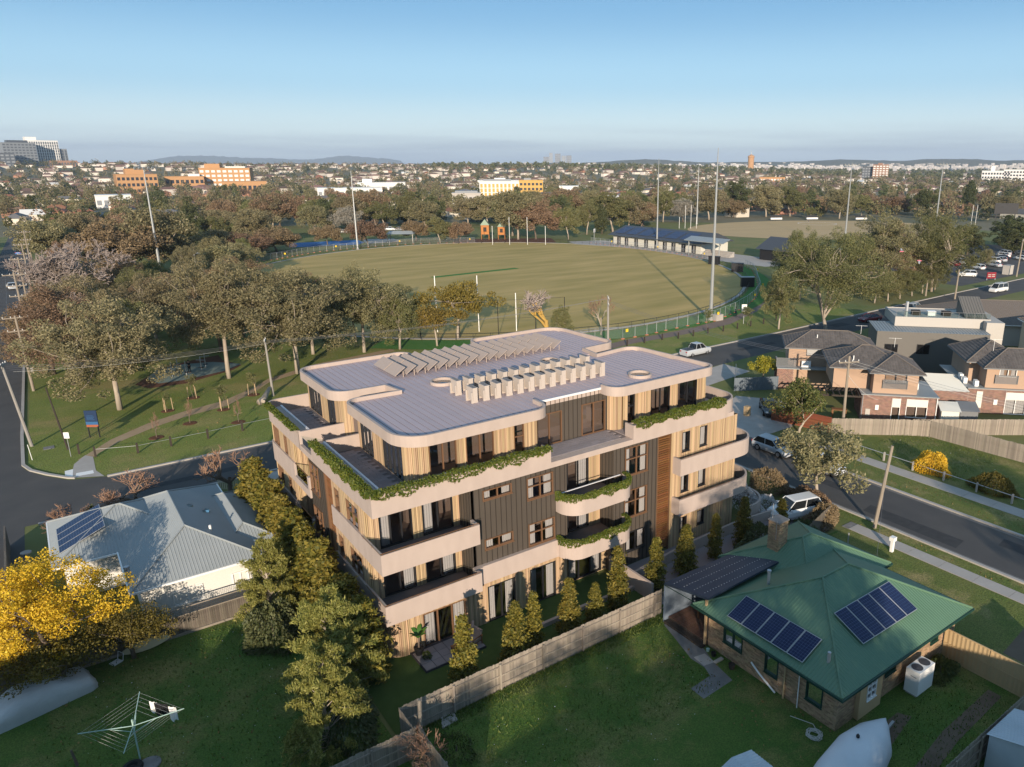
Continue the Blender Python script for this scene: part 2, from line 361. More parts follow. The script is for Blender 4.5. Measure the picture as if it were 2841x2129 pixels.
wallpart(FF, 16.55, 20.45, 0, 2.9, [(17.6,19.4,1.08,2.57)], 'dark', BLD); window(FF, 17.6,19.4,1.08,2.57, BLD, 2, 1, BLACKFR)
# ---- upper left face and corner balconies
for lv in (0, 1):
    z = 2.9 + 3.1*lv; h = 3.1
    ops = [(6.5,7.25,z+1.27,z+2.6),(3.45,5.3,z+1.16,z+2.62)]
    wallpart(FL, 2.4, 7.8, z, z+h, ops, 'timber', BLD)
    window(FL, *ops[0], BLD, 1, 2, BRONZE, 'both'); window(FL, *ops[1], BLD, 2, 2, BRONZE, 'both' if lv else 'left')
    FB = Face('y', 2.4); ob = [(0.88,2.86,z+0.32,z+2.75),(3.47,5.43,z+0.32,z+2.75)]
    wallpart(FB, 0.18, 5.88, z, z+h, ob, 'timber', BLD)
    window(FB, *ob[0], BLD, 3 if lv else 2, 1, BLACKFR, 'left' if lv else 'right', False, 0.07, 0.3)
    window(FB, *ob[1], BLD, 2, 1, BLACKFR, 'left' if lv else 'right', False, 0.07, 0.33)
    wallpart(Face('x', 5.85), 0.88, 2.38, z, z+h, [], 'dark', BLD)
    b = MB().prism([(0.02,0.02),(5.9,0.02),(5.9,2.36),(0.02,2.36)], z, z+0.3)
    bal = b.build('corner_balcony', TERRADECK, BLD)
    MB().ribbon([(5.92,0.84),(5.92,0.0),(0.0,0.0),(0.0,7.8)], z-0.004, z+1.21+0.04*lv, -0.16).build('parapet', STUCCO, bal)
    r = MB(); zt = z+1.25+0.04*lv
    r.tube([(5.86,-0.06,zt+0.1),(-0.06,-0.06,zt+0.1),(-0.06,2.6,zt+0.1)], 0.022, 5)
    for px, py in [(5.5,0),(3.7,0),(1.9,0),(0.1,0),(0,1.2),(0,2.5)]: r.tube([(px,py+0.05,zt-0.1),(px-0.03*(px<0.05),py-0.06*(py==0),zt+0.1)], 0.016, 4)
    r.build('handrail', BRONZE, bal)
    gm = MB()
    for a, bb in (((5.4,0.02),(0.0,0.02)), ((-0.02,0.05),(-0.02,2.5))):
        gm.poly3([(a[0],a[1],zt-0.02),(bb[0],bb[1],zt-0.02),(bb[0]-0.04*(a[0]<0),bb[1]-0.04*(a[0]>0),zt+0.09),(a[0]-0.04*(a[0]<0),a[1]-0.04*(a[0]>0),zt+0.09)])
    gm.build('glass_rail', CLEARG, bal)
# ---- front dark wall, both upper floors
dl = [(6.65,8.62,5.0,5.66),(9.74,11.7,4.2,5.7),(6.65,8.62,8.22,8.84),(9.7,11.62,7.36,8.8)]
wallpart(FF, 5.87, 12.7, 2.9, 9.1, dl, 'dark', BLD)
window(FF, *dl[0], BLD, 2, 1, BRONZE, 'both', cw=0.3); window(FF, *dl[2], BLD, 2, 1, BRONZE, 'both')
window(FF, *dl[1], BLD, 2, 2, BRONZE, 'both'); window(FF, *dl[3], BLD, 2, 2, BRONZE, 'both')
dr = [(17.45,19.5,3.7,5.76),(17.5,19.5,6.86,8.9)]
wallpart(FF, 16.55, 20.45, 2.9, 9.1, dr, 'dark', BLD)
for o in dr: window(FF, *o, BLD, 2, 2, BRONZE, 'both', cw=0.22)
MB().box(5.92,0.6,2.9,12.0,0.87,4.1).build('spandrel_band', STUCCO, BLD)
# ---- central recess and curved balconies
for lv in (0, 1):
    z = 2.9 + 3.1*lv
    wallpart(Face('y', 2.4), 12.75, 16.5, z, z+3.1, [(12.95,15.55,z+0.3,z+2.85)], 'timber', BLD)
    window(Face('y', 2.4), 12.95, 15.55, z+0.3, z+2.85, BLD, 3, 1, BLACKFR, 'right', False, 0.06, 0.3)
    wallpart(Face('x', 16.55, 1), 0.9, 2.38, z, z+3.1, [], 'dark', BLD)
    MB().box(12.55,1.06,z,12.7,2.4,z+3.1).build('return_wall', TIMBERBK, BLD)
    out = rounded([(11.8,0.84,0),(11.8,-0.62,1.25),(17.4,-0.62,1.25),(17.4,0.84,0)], 9)
    bal = MB().prism([(12.0,0.86),(12.0,0.2),(12.6,-0.42),(16.6,-0.42),(17.2,0.2),(17.2,0.86),(16.5,0.86),(16.5,2.36),(12.74,2.36),(12.74,0.86)], z+0.01, z+0.27).build('curved_balcony', TERRADECK, BLD)
    MB().ribbon(out, z, z+1.2, 0.14).build('parapet', STUCCO, bal)
    if lv: MB().box(12.2,0.72,z+1.17,17.0,0.8,z+1.21).build('top_rail', WHITECOPE, bal)
# ---- louvre slot and right block
lm = MB(); z = 0.3
while z < 9.0:
    lm.obox((21.07,0.95,z), (0.57,0,0), (0,0.06,0.02), (0,-0.006,0.018)); z += 0.17
lo = MB().box(20.47,1.3,0,21.7,1.34,9.1).build('louvre_bay', BLACKFR, BLD); lm.build('louvre_slats', LOUVER, lo, kind='stuff')
MB().box(20.45,0.83,0,20.5,1.3,9.1).box(21.64,0.83,0,21.70,1.3,9.1).build('louvre_frame', BRONZE, lo)
ro = [(22.75,23.5,1.06,2.2),(24.55,25.3,1.06,2.2),(22.75,23.5,4.24,5.65),(24.5,25.25,4.24,5.65),(22.75,23.5,7.4,8.88),(24.5,25.25,7.4,8.93)]
wallpart(FF, 21.72, 28.5, 0, 9.1, ro, 'timber', BLD)
for k, o in enumerate(ro): window(FF, *o, BLD, 1, 1, BLACKFR, 'left' if k % 2 == 0 else 'right', True, 0.05, 0.6)
wallpart(Face('x', 28.5, -1), 0.87, 20.6, 0, 9.1, [(2.4,4.6,3.2,5.6),(2.4,4.6,6.3,8.7),(8,11,3.2,5.6),(8,11,6.3,8.7),(14,16,4,5.6),(14,16,7.1,8.7)], 'timber', BLD)
for o in [(2.4,4.6,3.2,5.6),(2.4,4.6,6.3,8.7),(8,11,3.2,5.6),(8,11,6.3,8.7),(14,16,4,5.6),(14,16,7.1,8.7)]: window(Face('x', 28.5, -1), *o, BLD, 2, 1, BLACKFR, 'left', False)
for lv in (0, 1):
    z = 2.9 + 3.1*lv; XR = 30.2
    path = rounded([(21.88,0.84,0),(21.88,0.0,0),(XR,0.0,1.9),(XR,5.6,0)], 9)
    bal = MB().prism([(21.95,0.84),(21.95,0.06),(28.5,0.06),(XR-0.3,0.8),(XR-0.1,2.2),(XR-0.1,5.5),(28.52,5.5),(28.52,0.84)], z, z+0.28).build('side_balcony', TERRADECK, BLD)
    MB().ribbon(path, z-0.004, z+1.24, 0.15).build('parapet', STUCCO, bal)
    MB().box(28.55,5.5,z+0.28,30.0,5.62,z+2.2).build('privacy_screen', WHITECOPE, bal)
    MB().tube([(22.2,0.02,z+1.33),(27.2,0.02,z+1.33)], 0.02, 5).build('handrail', BRONZE, bal)
# ---- left face: louvre slot, dark bay, recessed balconies, rounded rear block
MB().box(0.32,7.82,0,0.38,8.7,9.1).build('louvre_backing', BLACKFR, BLD)
lm = MB(); z = 0.2
while z < 9.0: lm.obox((0.16,8.2,z), (0.05,0,0.03), (0,0.33,0), (-0.01,0,0.016)); z += 0.12
lm.build('louvre_slats', LOUVER, BLD, kind='stuff'); MB().box(0.0,8.56,0,0.3,8.74,9.1).build('louvre_frame', BRONZE, BLD)
FD = Face('x', 0.08); dk = [(10.2,11.85,0.6,2.5),(10.2,11.85,3.7,5.75),(10.2,11.85,6.82,8.82)]
wallpart(FD, 8.75, 12.12, 0, 9.1, dk, 'dark', BLD)
for o in dk: window(FD, *o, BLD, 2, 2, BRONZE, 'both', cw=0.22)
wallpart(Face('x', 2.0), 12.2, 15.4, 0, 9.1, [(12.8,14.8,0.2,2.5),(12.8,14.8,3.3,5.6),(12.8,14.8,6.4,8.7)], 'timber', BLD)
for k in range(3): window(Face('x', 2.0), 12.8,14.8,0.2+3.1*k,2.5+3.1*k, BLD, 2, 1, BLACKFR, 'left', False)
wallpart(Face('y', 15.4, 1), 0.17, 2.0, 0, 9.1, [], 'timber', BLD)
MB().box(0.3,12.14,0,2.2,12.2,9.1).build('return_wall', DARKCL, BLD)
FBk = Face('x', 0.15); rb = []
for lv in (0,1,2):
    z = 3.1*lv - (0.2 if lv == 0 else 0.0); rb += [(19.0,20.4,z+1.3,z+2.65),(17.0,17.7,z+1.3,z+2.65)]
wallpart(FBk, 15.42, 20.6, 0, 9.1, rb, 'timber', BLD)
for k, o in enumerate(rb): window(FBk, *o, BLD, 2 if k % 2 == 0 else 1, 1, BRONZE, 'both')
battens_path([(28.3,21.3),(1.0,21.3)] + [p for p in arc(1.0, 20.6, 0.85, 90, 180, 6)][1:] + [], 0, 9.1, BLD, 0.21)
for lv in (0, 1):
    z = 2.95 + 3.1*lv
    MB().ribbon([(0.0,15.4),(0.0,20.6)] + arc(1.0,20.6,1.0,180,90,7)[1:] + [(6,21.6)], z, z+1.45, -0.16).build('spandrel_band', STUCCO, BLD)
    bal = MB().box(0.04,12.2,z,2.0,15.38,z+0.25).build('recessed_balcony', PAVER, BLD)
    MB().box(0.0,12.16,z-0.02,0.18,15.39,z+0.5).box(0.0,12.16,z+0.5,0.2,12.5,z+1.45).build('parapet', STUCCO, bal)
    MB().poly3([(0.08,12.5,z+0.5),(0.08,15.39,z+0.5),(0.08,15.39,z+1.4),(0.08,12.5,z+1.4)]).build('glass_balustrade', CLEARG, bal)
    MB().box(0.06,12.5,z+1.4,0.11,15.39,z+1.44).build('handrail', BRONZE, bal)
# ---- level three terrace
MB().prism([(0.02,0.77)] + [(28.0,0.77),(28.7,1.6),(28.8,21.2),(1.0,21.4),(0.02,20.6)], 9.1, 9.42).build('terrace_slab', STUCCO, BLD)
MB().box(11.45,0.75,9.096,18.1,1.4,9.46).build('terrace_edge', STUCCO, BLD)
def planter(path, th, nm, z0=9.095, z1=10.4, wid=0.9):
    p = MB().ribbon(path, z0, z1, th).build(nm, STUCCO, BLD); return p
p1 = planter([(11.45,0.75),(0.0,0.75),(0.0,10.85)], -0.14, 'planter_parapet')
MB().ribbon([(11.45,0.88),(0.13,0.88),(0.13,10.85)], 9.43, 10.17, -0.66).build('planter_bed', GRAVEL, p1)
MB().ribbon([(11.45,1.545),(0.795,1.545),(0.795,10.85)], 9.43, 10.24, -0.13).build('inner_coping', WHITECOPE, p1)
MB().box(11.32,0.9,9.44,11.45,1.67,10.38).build('planter_end', STUCCO, p1)
MB().box(0.93,10.5,9.43,3.04,10.66,10.38).build('terrace_end_wall', STUCCO, BLD)
p2 = planter([(0.0,13.3),(0.0,20.6)] + arc(1.0,20.6,1.0,180,90,7)[1:] + [(3.4,21.6)], -0.14, 'planter_parapet')
MB().ribbon([(0.13,13.42),(0.13,20.5)], 9.43, 10.1, -0.66).build('planter_bed', GRAVEL, p2)
MB().ribbon([(0.795,13.42),(0.795,20.5)], 9.43, 10.18, -0.13).build('inner_coping', WHITECOPE, p2)
MB().box(0.0,13.24,9.095,3.04,13.38,10.36).build('fin_wall', STUCCO, BLD)
MB().box(0.0,10.86,9.09,0.16,13.24,9.5).build('low_kerb', STUCCO, BLD)
MB().poly3([(0.1,10.9,9.5),(0.1,13.2,9.5),(0.1,13.2,10.1),(0.1,10.9,10.1)]).build('glass_balustrade', CLEARG, BLD)
MB().poly3([(3.4,21.5,9.45),(8.0,21.5,9.45),(8.0,21.5,10.4),(3.4,21.5,10.4)]).build('glass_balustrade', CLEARG, BLD)
p3 = planter(rounded([(18.12,1.65,0),(18.12,0.75,0),(28.95,0.75,1.9),(28.95,12.0,0)], 9), 0.14, 'planter_parapet')
MB().box(18.27,0.9,9.43,27.2,1.5,10.2).build('planter_bed', GRAVEL, p3); MB().box(18.27,1.502,9.43,27.2,1.62,10.3).build('inner_coping', STUCCO, p3)
# pavers of the visible terraces
pv = MB().box(-0.295,-0.145,0,0.295,0.145,0.035).mesh('paver', PAVER)
terr = MB().box(0.93,1.69,9.42,3.0,10.49,9.43).build('terrace_paving', TERRADECK, BLD)
terr2 = MB().box(0.93,13.39,9.42,3.0,21.3,9.43).build('terrace_paving', TERRADECK, BLD)
terr3 = MB().box(11.46,1.41,9.43,18.1,3.3,9.44).build('terrace_paving', TERRADECK, BLD)
for par, x0, x1, y0, y1 in ((terr,0.95,3.0,1.7,10.48),(terr2,0.95,3.0,13.4,21.2),(terr3,11.5,18.1,1.43,3.3)):
    j = 0; y = y0 + 0.15
    while y < y1 - 0.1:
        x = x0 + 0.3 + (0.3 if j % 2 else 0.0)
        while x < x1 - 0.25: meshobj('paver', pv, par, (x, y, 9.431 if par is not terr3 else 9.441)); x += 0.61
        y += 0.305; j += 1
MB().box(3.05,1.7,9.42,12.0,2.4,9.46).build('terrace_floor', PAVER, BLD); MB().box(18.2,1.65,9.42,28.4,2.85,9.46).build('terrace_floor', PAVER, BLD)
MB().box(0.2,10.67,9.42,3.0,13.23,9.45).build('terrace_floor', PAVER, BLD)
# ---- level three walls
W3L = Face('x', 3.05); o = [(8.05,10.05,9.48,12.1),(3.55,6.35,9.48,12.1)]
wallpart(W3L, 3.4, 10.3, 9.45, 12.25, o, 'timber', BLD)
window(W3L, *o[0], BLD, 3, 1, BLACKFR, 'none', False); window(W3L, *o[1], BLD, 4, 1, BLACKFR, 'none', False)
battens_path(arc(4.05,3.4,1.0,180,270,8), 9.45, 12.25, BLD)
battens_path([(6.5,11.2),(4.0,11.2)] + arc(3.9,10.35,0.85,90,180,7), 9.45, 12.25, BLD)
W3F = Face('y', 2.4); o = [(4.15,5.9,9.48,12.1),(6.5,8.4,9.48,12.1),(9.8,10.55,9.48,12.1)]
wallpart(W3F, 4.05, 11.55, 9.45, 12.25, o, 'timber', BLD)
for q, c in zip(o, (2,2,1)): window(W3F, *q, BLD, c, 2 if c == 1 else 1, BRONZE, 'none', False)
MB().box(11.4,2.6,9.45,11.58,3.36,12.25).build('return_wall', DARKCL, BLD)
W3D = Face('y', 3.35); o = [(12.1,14.08,9.47,11.66),(15.72,17.72,9.47,11.7)]
wallpart(W3D, 11.6, 18.0, 9.45, 12.58, o, 'dark', BLD)
for q in o: window(W3D, *q, BLD, 2, 1, BRONZE, 'none', False)
W3R = Face('y', 2.85); o = [(19.3,19.95,9.47,12.1),(21.45,23.3,9.47,12.1),(24.1,26.05,9.47,12.1)]
wallpart(W3R, 18.9, 27.0, 9.45, 12.25, o, 'timber', BLD)
for q, c in zip(o, (1,2,2)): window(W3R, *q, BLD, c, 2 if c == 1 else 1, BLACKFR, 'none', False)
battens_path(arc(18.75,3.7,0.85,180,270,7), 9.45, 12.25, BLD)
wallpart(Face('x', 27.0, -1), 2.9, 10.2, 9.45, 12.25, [(4,7,9.5,12.1)], 'timber', BLD); window(Face('x', 27.0, -1), 4,7,9.5,12.1, BLD, 3, 1, BLACKFR, 'none', False)
wb = [(17.95,20.6,9.48,12.1),(14.9,16.4,9.48,12.1)]
wallpart(W3L, 13.3, 21.0, 9.45, 12.25, wb, 'timber', BLD); window(W3L, *wb[0], BLD, 4, 1, BLACKFR, 'none', False); window(W3L, *wb[1], BLD, 2, 1, BLACKFR, 'none', False)
battens_path([(3.05,13.3)] + arc(4.1,13.3,1.05,180,270,7)[1:] + [(6.4,12.25)], 9.45, 12.25, BLD)
MB().box(3.1,20.8,9.45,25.6,21.0,12.25).box(25.5,12.5,9.45,25.7,20.9,12.25).build('rear_wall', STUCCO, BLD)
# ---- roof
RO = rounded([(2.1,1.3,1.9),(12.0,1.3,1.1),(12.0,3.32,0),(17.3,3.32,0),(17.3,1.85,1.1),(27.35,1.85,1.2),(26.4,10.85,1.3),(22.4,10.3,0),(22.65,12.3,0),(26.2,12.6,1.0),(25.6,20.9,1.6),(16.6,20.9,0.8),(16.35,19.3,0),(10.8,18.5,0),(10.6,20.3,0.9),(2.1,20.3,1.3),(2.1,12.2,1.3),(5.6,12.05,0),(5.85,10.4,0),(2.15,10.6,1.1)], 8)
def inset(poly, d):
    P = [Vector(p) for p in poly]; n = len(P); out = []
    for i in range(n):
        a, b = P[i] - P[i-1], P[(i+1) % n] - P[i]
        if a.length < 1e-6: a = b
        if b.length < 1e-6: b = a
        a, b = a.normalized(), b.normalized(); na, nb = Vector((-a.y, a.x)), Vector((-b.y, b.x)); m = na + nb
        m = m/max(0.4, m.dot(na)) if m.length > 1e-6 else na; out.append((P[i].x + m.x*d, P[i].y + m.y*d))
    return out
roof = MB().prism(inset(RO, 0.05), 12.2, 12.52).build('roof', STUCCO, BLD)
i0 = RO.index(min(RO, key=lambda p: (p[0]-17.3)**2 + (p[1]-3.32)**2)); loop = RO[i0:] + RO[:i0]       # open loop, gap at the recess edge
MB().ribbon(loop, 12.196, 12.85, 0.17).build('fascia', STUCCO, roof)
MB().box(11.98,3.26,12.5,17.32,3.36,12.64).build('roof_edge_trim', WHITECOPE, roof)
def spans(x):
    ys = []
    for a, b in zip(RO, RO[1:] + RO[:1]):
        if (a[0] - x)*(b[0] - x) < 0: ys.append(a[1] + (b[1]-a[1])*(x-a[0])/(b[0]-a[0]))
    ys.sort(); return list(zip(ys[::2], ys[1::2]))
x = 2.3; pw = 0.44
while x < 27.0:
    sA, sB = spans(x + 0.02), spans(x + pw - 0.03)
    for a in sA:
        for b in sB:
            y0, y1 = max(a[0], b[0]) + 0.10, min(a[1], b[1]) - 0.10
            if y1 - y0 > 0.3: MB().box(0,0,0,pw-0.055,y1-y0,0.07).build('roof_sheet', DECK, roof, loc=(x+0.02, y0, 12.521))
    x += pw
for cx, cy, r in ((9.3,10.9,0.85),(21.4,4.0,0.85),(18.4,11.1,0.75),(20.9,18.3,0.7)):
    sk = MB(); prof = [(r-0.13,-0.02),(r,-0.02),(r,0.2),(r-0.13,0.2)]; n = 24
    vs = [(cx+p[0]*math.cos(2*math.pi*k/n), cy+p[0]*math.sin(2*math.pi*k/n), 12.60+p[1]) for k in range(n) for p in prof]
    sk.add(vs, [(4*k+j, 4*((k+1) % n)+j, 4*((k+1) % n)+(j+1) % 4, 4*k+(j+1) % 4) for k in range(n) for j in range(4)])
    s_ = sk.build('skylight', STUCCO, roof)
    MB().lathe([(r-0.14,12.60),(r-0.14,12.625)], 24, (cx,cy,0)).build('pane', PANE, s_)
# ---- solar rack
SOL = thing('solar_array', 'rows of beige tilted panels racked on the apartment roof', 'solar panels', (0,0,12.59))
pnl = MB().obox((0,0,0), (0.40,0,0.27), (0,0.96,0), (-0.014,0,0.02)).mesh('panel', PANELBG)
leg = MB().tube([(0,0,0),(0,0,0.42)], 0.035, 5).mesh('post', PANELBG)
for i in range(17):
    for yy in (14.85, 16.9):
        meshobj('panel', pnl, SOL, (7.5 + i*0.845, yy, 0.46))
    meshobj('post', leg, SOL, (7.78 + i*0.845, 14.0, 0)); meshobj('post', leg, SOL, (7.78 + i*0.845, 17.7, 0))
# ---- roof condensers
def acunit():
    t = thing('condenser_unit', 'pale air conditioning condenser in the row on the apartment roof', 'air conditioner', (0,0,0), 0, 'condensers on the apartment roof')
    MB().box(-0.15,-0.42,0.14,0.17,0.42,0.96).build('casing', ACWHITE, t)
    MB().box(-0.17,-0.44,0.961,0.19,0.44,1.0).build('top_grille', ACWHITE, t)
    g = MB()
    for k in range(5): g.box(-0.12,-0.36+0.16*k,1.001,0.14,-0.28+0.16*k,1.008)
    g.build('grille_slots', ACDARK, t)
    for yy in (-0.36, 0.36): MB().box(-0.26,yy-0.05,0,-0.17,yy+0.05,0.72).build('bracket', ACWHITE, t)
    for yy in (-0.36, 0.36): MB().box(-0.17,yy-0.04,0,0.2,yy+0.04,0.14).build('foot', ACWHITE, t)
    f = MB(); f.box(0.171,-0.34,0.25,0.178,0.30,0.88); f.build('fan_grille', ACDARK, t)
    return t
a0 = acunit(); first = True
for yy, x0, x1, lab in ((5.95, 8.95, 19.25, 'pale condenser unit in the roof row nearer the front parapet'), (8.05, 8.9, 19.45, 'pale condenser unit in the roof row nearer the solar panels')):
    for i in range(13):
        p = (x0 + (x1-x0)*i/12, yy, 12.592)
        if first: a0.location = p; a0['label'] = lab; a0['group'] = 'condensers, front roof row'; first = False
        else: dup(a0, p, 0, lab, 'condensers, front roof row' if yy < 7 else 'condensers, rear roof row')
# ---- trailing planting
def trail(name, label, path, z, n, wid=0.35, hang=0.55, seed=1, top=0.22, outw=-1):
    P = [Vector(p) for p in path]; r = np.random.default_rng(seed); segs = [(a, b, (b-a).length) for a, b in zip(P, P[1:])]; T = sum(s[2] for s in segs); pts = []
    for i in range(n):
        t = r.random()*T
        for a, b, L in segs:
            if t <= L: break
            t -= L
        d = (b-a)/L; c = a + d*t; nr = Vector((d.y, -d.x))*outw
        ph = 0.5 + 0.5*math.sin(c.x*3.1 + c.y*2.3) * math.sin(c.x*1.3 - c.y*1.7)
        if r.random() < 0.62:
            o_ = -r.random()*wid + 0.10; zz = z + top*(0.35 + 0.65*ph)*math.sqrt(r.random()) - 0.02
        else:
            hh = hang*(0.35 + 0.9*ph)*r.random()**1.3; o_ = 0.05 + 0.10*r.random()*(1 - hh); zz = z + 0.05 - hh
        pts.append((c.x + nr.x*o_, c.y + nr.y*o_, zz))
    me = leafmesh(name, pts, (-0.4,-0.6,0.8), 0.075, IVY, 1.7, 0.5, 0.3, seed)
    return tag(meshobj(name, me), label, 'plant')
trail('trailing_plant', 'green trailing plants spilling over the top floor corner planter', [(11.5,0.75),(0.0,0.75),(0.0,10.9)], 10.42, 9000, 0.5, 0.5, 1)
trail('trailing_plant', 'green trailing plants along the rear left terrace planter', [(0.0,20.6),(0.0,13.45)], 10.42, 3600, 0.5, 0.4, 2)
trail('trailing_plant', 'thick green plants in the planter beside the dark terrace recess', [(27.0,0.75),(18.3,0.75)], 10.45, 5200, 0.6, 0.42, 3, 0.32)
for lv, nm in ((1, 'green plants trailing over the upper curved balcony'), (0, 'green plants trailing over the lower curved balcony')):
    pa = rounded([(11.85,0.8,0),(11.85,-0.6,1.25),(17.35,-0.6,1.25),(17.35,0.8,0)], 7)[::-1]
    trail('trailing_plant', nm, pa, 4.12+3.1*lv, 4600, 0.28, 0.45, 5+lv, 0.22)
# ================================================================ setting: ground, roads, lawns
def sstep(a, b, x):
    t = min(1.0, max(0.0, (x-a)/(b-a))); return t*t*(3-2*t)
def terrain(x, y):
    d = math.hypot(x - CAM_POS.x, y - CAM_POS.y); a = math.degrees(math.atan2(y - CAM_POS.y, x - CAM_POS.x))
    left = sstep(28, 62, a)
    z = (3 + 22*left)*sstep(950, 1900, d) - 3*sstep(350, 900, d) + 4*sstep(900, 1600, d)*math.sin(x*0.0041 + 1.3)*math.cos(y*0.0037)
    return z*(1 - 0.35*sstep(2200, 4500, d)) - 18*sstep(2600, 5000, d)*(1-left)
GRASS = mat('rough_grass', (0.093,0.128,0.031), 0.95, (0.178,0.162,0.060), 0.13, 0.9, bump=0.5, bscale=6, detail=8)
LAWN = mat('garden_lawn', (0.045,0.098,0.016), 0.95, (0.14,0.145,0.035), 0.55, 1.0, bump=0.8, bscale=9, detail=9)
LAWN2 = mat('dry_lawn', (0.085,0.116,0.027), 0.95, (0.204,0.178,0.068), 0.4, 1.0, bump=0.7, bscale=9, detail=9)
GARDEN = mat('garden_turf', (0.046,0.081,0.016), 0.95, (0.065,0.104,0.023), 1.5, 0.8, bump=0.5, bscale=20)
def grassmat(name, a, b, dry, s1=0.5, s2=0.12, fine=14.0):
    m = mat(name, a, 0.95, b, s1, 1.0, bump=0.9, bscale=9, detail=9); t = m.node_tree; L = t.links; bs = t.nodes['Principled BSDF']; src = bs.inputs['Base Color'].links[0].from_socket
    tcn = t.nodes.new('ShaderNodeTexCoord'); n1 = t.nodes.new('ShaderNodeTexNoise'); n1.inputs['Scale'].default_value = s2; n1.inputs['Detail'].default_value = 7; n1.inputs['Roughness'].default_value = 0.7; L.new(tcn.outputs['Object'], n1.inputs[0])
    r1_ = t.nodes.new('ShaderNodeValToRGB'); r1_.color_ramp.elements[0].position = 0.50; r1_.color_ramp.elements[1].position = 0.66; L.new(n1.outputs[0], r1_.inputs[0])
    mx_ = t.nodes.new('ShaderNodeMixRGB'); mx_.inputs[2].default_value = (*dry, 1); ml = t.nodes.new('ShaderNodeMath'); ml.operation = 'MULTIPLY'; ml.inputs[1].default_value = 0.75; L.new(r1_.outputs[0], ml.inputs[0]); L.new(ml.outputs[0], mx_.inputs[0]); L.new(src, mx_.inputs[1])
    n2 = t.nodes.new('ShaderNodeTexNoise'); n2.inputs['Scale'].default_value = fine; n2.inputs['Detail'].default_value = 4; L.new(tcn.outputs['Object'], n2.inputs[0])
    mr = t.nodes.new('ShaderNodeMapRange'); mr.inputs[1].default_value = 0.3; mr.inputs[2].default_value = 0.7; mr.inputs[3].default_value = 0.55; mr.inputs[4].default_value = 1.45; L.new(n2.outputs[0], mr.inputs[0])
    hs_ = t.nodes.new('ShaderNodeHueSaturation'); L.new(mx_.outputs[0], hs_.inputs['Color']); L.new(mr.outputs[0], hs_.inputs['Value']); L.new(hs_.outputs[0], bs.inputs['Base Color']); return m
LAWN = grassmat('lawn_turf', (0.045,0.105,0.014), (0.095,0.135,0.026), (0.20,0.165,0.06), 0.6, 0.22)
LAWN2 = grassmat('patchy_turf', (0.085,0.125,0.022), (0.15,0.15,0.04), (0.30,0.23,0.10), 0.5, 0.3)
PARKT = grassmat('park_turf_mix', (0.12,0.165,0.026), (0.19,0.195,0.045), (0.30,0.22,0.09), 0.3, 0.09, 8.0)
OVALG = mat('oval_turf', (0.27,0.215,0.058), 0.95, (0.50,0.345,0.13), 0.9, 0.9, bump=0.15, bscale=3, detail=7, stretch=(0.05,0.22,1))
OVAL2 = mat('dry_oval_turf', (0.50,0.35,0.18), 0.95, (0.42,0.30,0.15), 0.9, 0.9, detail=6, stretch=(0.03,0.15,1))
GREENS = mat('fresh_turf', (0.042,0.147,0.017), 0.95, (0.070,0.168,0.028), 0.6, 0.8, bump=0.3, bscale=5)
ASPH = mat('asphalt', (0.058,0.057,0.058), 0.92, (0.092,0.086,0.080), 0.35, 1.2, bump=0.25, bscale=30, detail=8)
CONC = mat('concrete', (0.330,0.303,0.270), 0.9, (0.407,0.374,0.341), 0.8, 0.9, bump=0.15, bscale=12, detail=7)
CONCD = mat('old_concrete', (0.13,0.125,0.12), 0.95, (0.23,0.22,0.21), 1.6, 1.0, bump=0.3, bscale=14, detail=8)
PATHM = mat('gravel_path', (0.312,0.215,0.124), 0.95, (0.377,0.273,0.169), 0.7, 0.9, bump=0.3, bscale=10)
MULCH = mat('bark_mulch', (0.14,0.055,0.025), 0.95, (0.09,0.04,0.02), 2.0, 0.9, bump=0.6, bscale=12)
PADM = mat('rubber_pad', (0.16,0.20,0.17), 0.9, (0.18,0.22,0.19), 0.5, 0.8)
BLUE = mat('blue_court', (0.04,0.14,0.33), 0.8)
WHITE = mat('white_paint', (0.78,0.77,0.74), 0.6)
GREYP = mat('galvanised_steel', (0.42,0.43,0.44), 0.45, metal=0.5)
BLACKM = mat('black_steel', (0.018,0.018,0.02), 0.5)
DIRT = mat('bare_dirt', (0.11,0.08,0.055), 0.95, (0.16,0.12,0.085), 0.8, 0.9, bump=0.5, bscale=8)
SUBG = mat('suburban_ground', (0.088,0.099,0.045), 0.95, (0.208,0.168,0.112), 0.02, 1.0, detail=9)
# one ground sheet out to the horizon
rings = [0,60,120,200,280,340,380,440,520,620,740,880,1040,1220,1420,1650,1950,2300,2800,3500,4500,6000,8500,12500,17000]; NA = 96
V = [(0,0,0)]; Fc = []
for ri, r in enumerate(rings[1:]):
    for k in range(NA):
        a = 2*math.pi*k/NA; x, y = r*math.cos(a), r*math.sin(a); V.append((x, y, terrain(x, y)))
for k in range(NA): Fc.append((0, 1+k, 1+(k+1) % NA))
for ri in range(len(rings)-2):
    for k in range(NA):
        a = 1+ri*NA+k; b = 1+ri*NA+(k+1) % NA; Fc.append((a, a+NA, b+NA, b))
g = MB(); g.add(V, Fc); gr = struct(g.build('ground', GRASS, smooth=True)); gr.data.materials.append(SUBG)
for p in gr.data.polygons:
    if p.center.length > 330: p.material_index = 1
def sheet(name, poly, z, m): return struct(MB().sheet(poly, z).build(name, m))
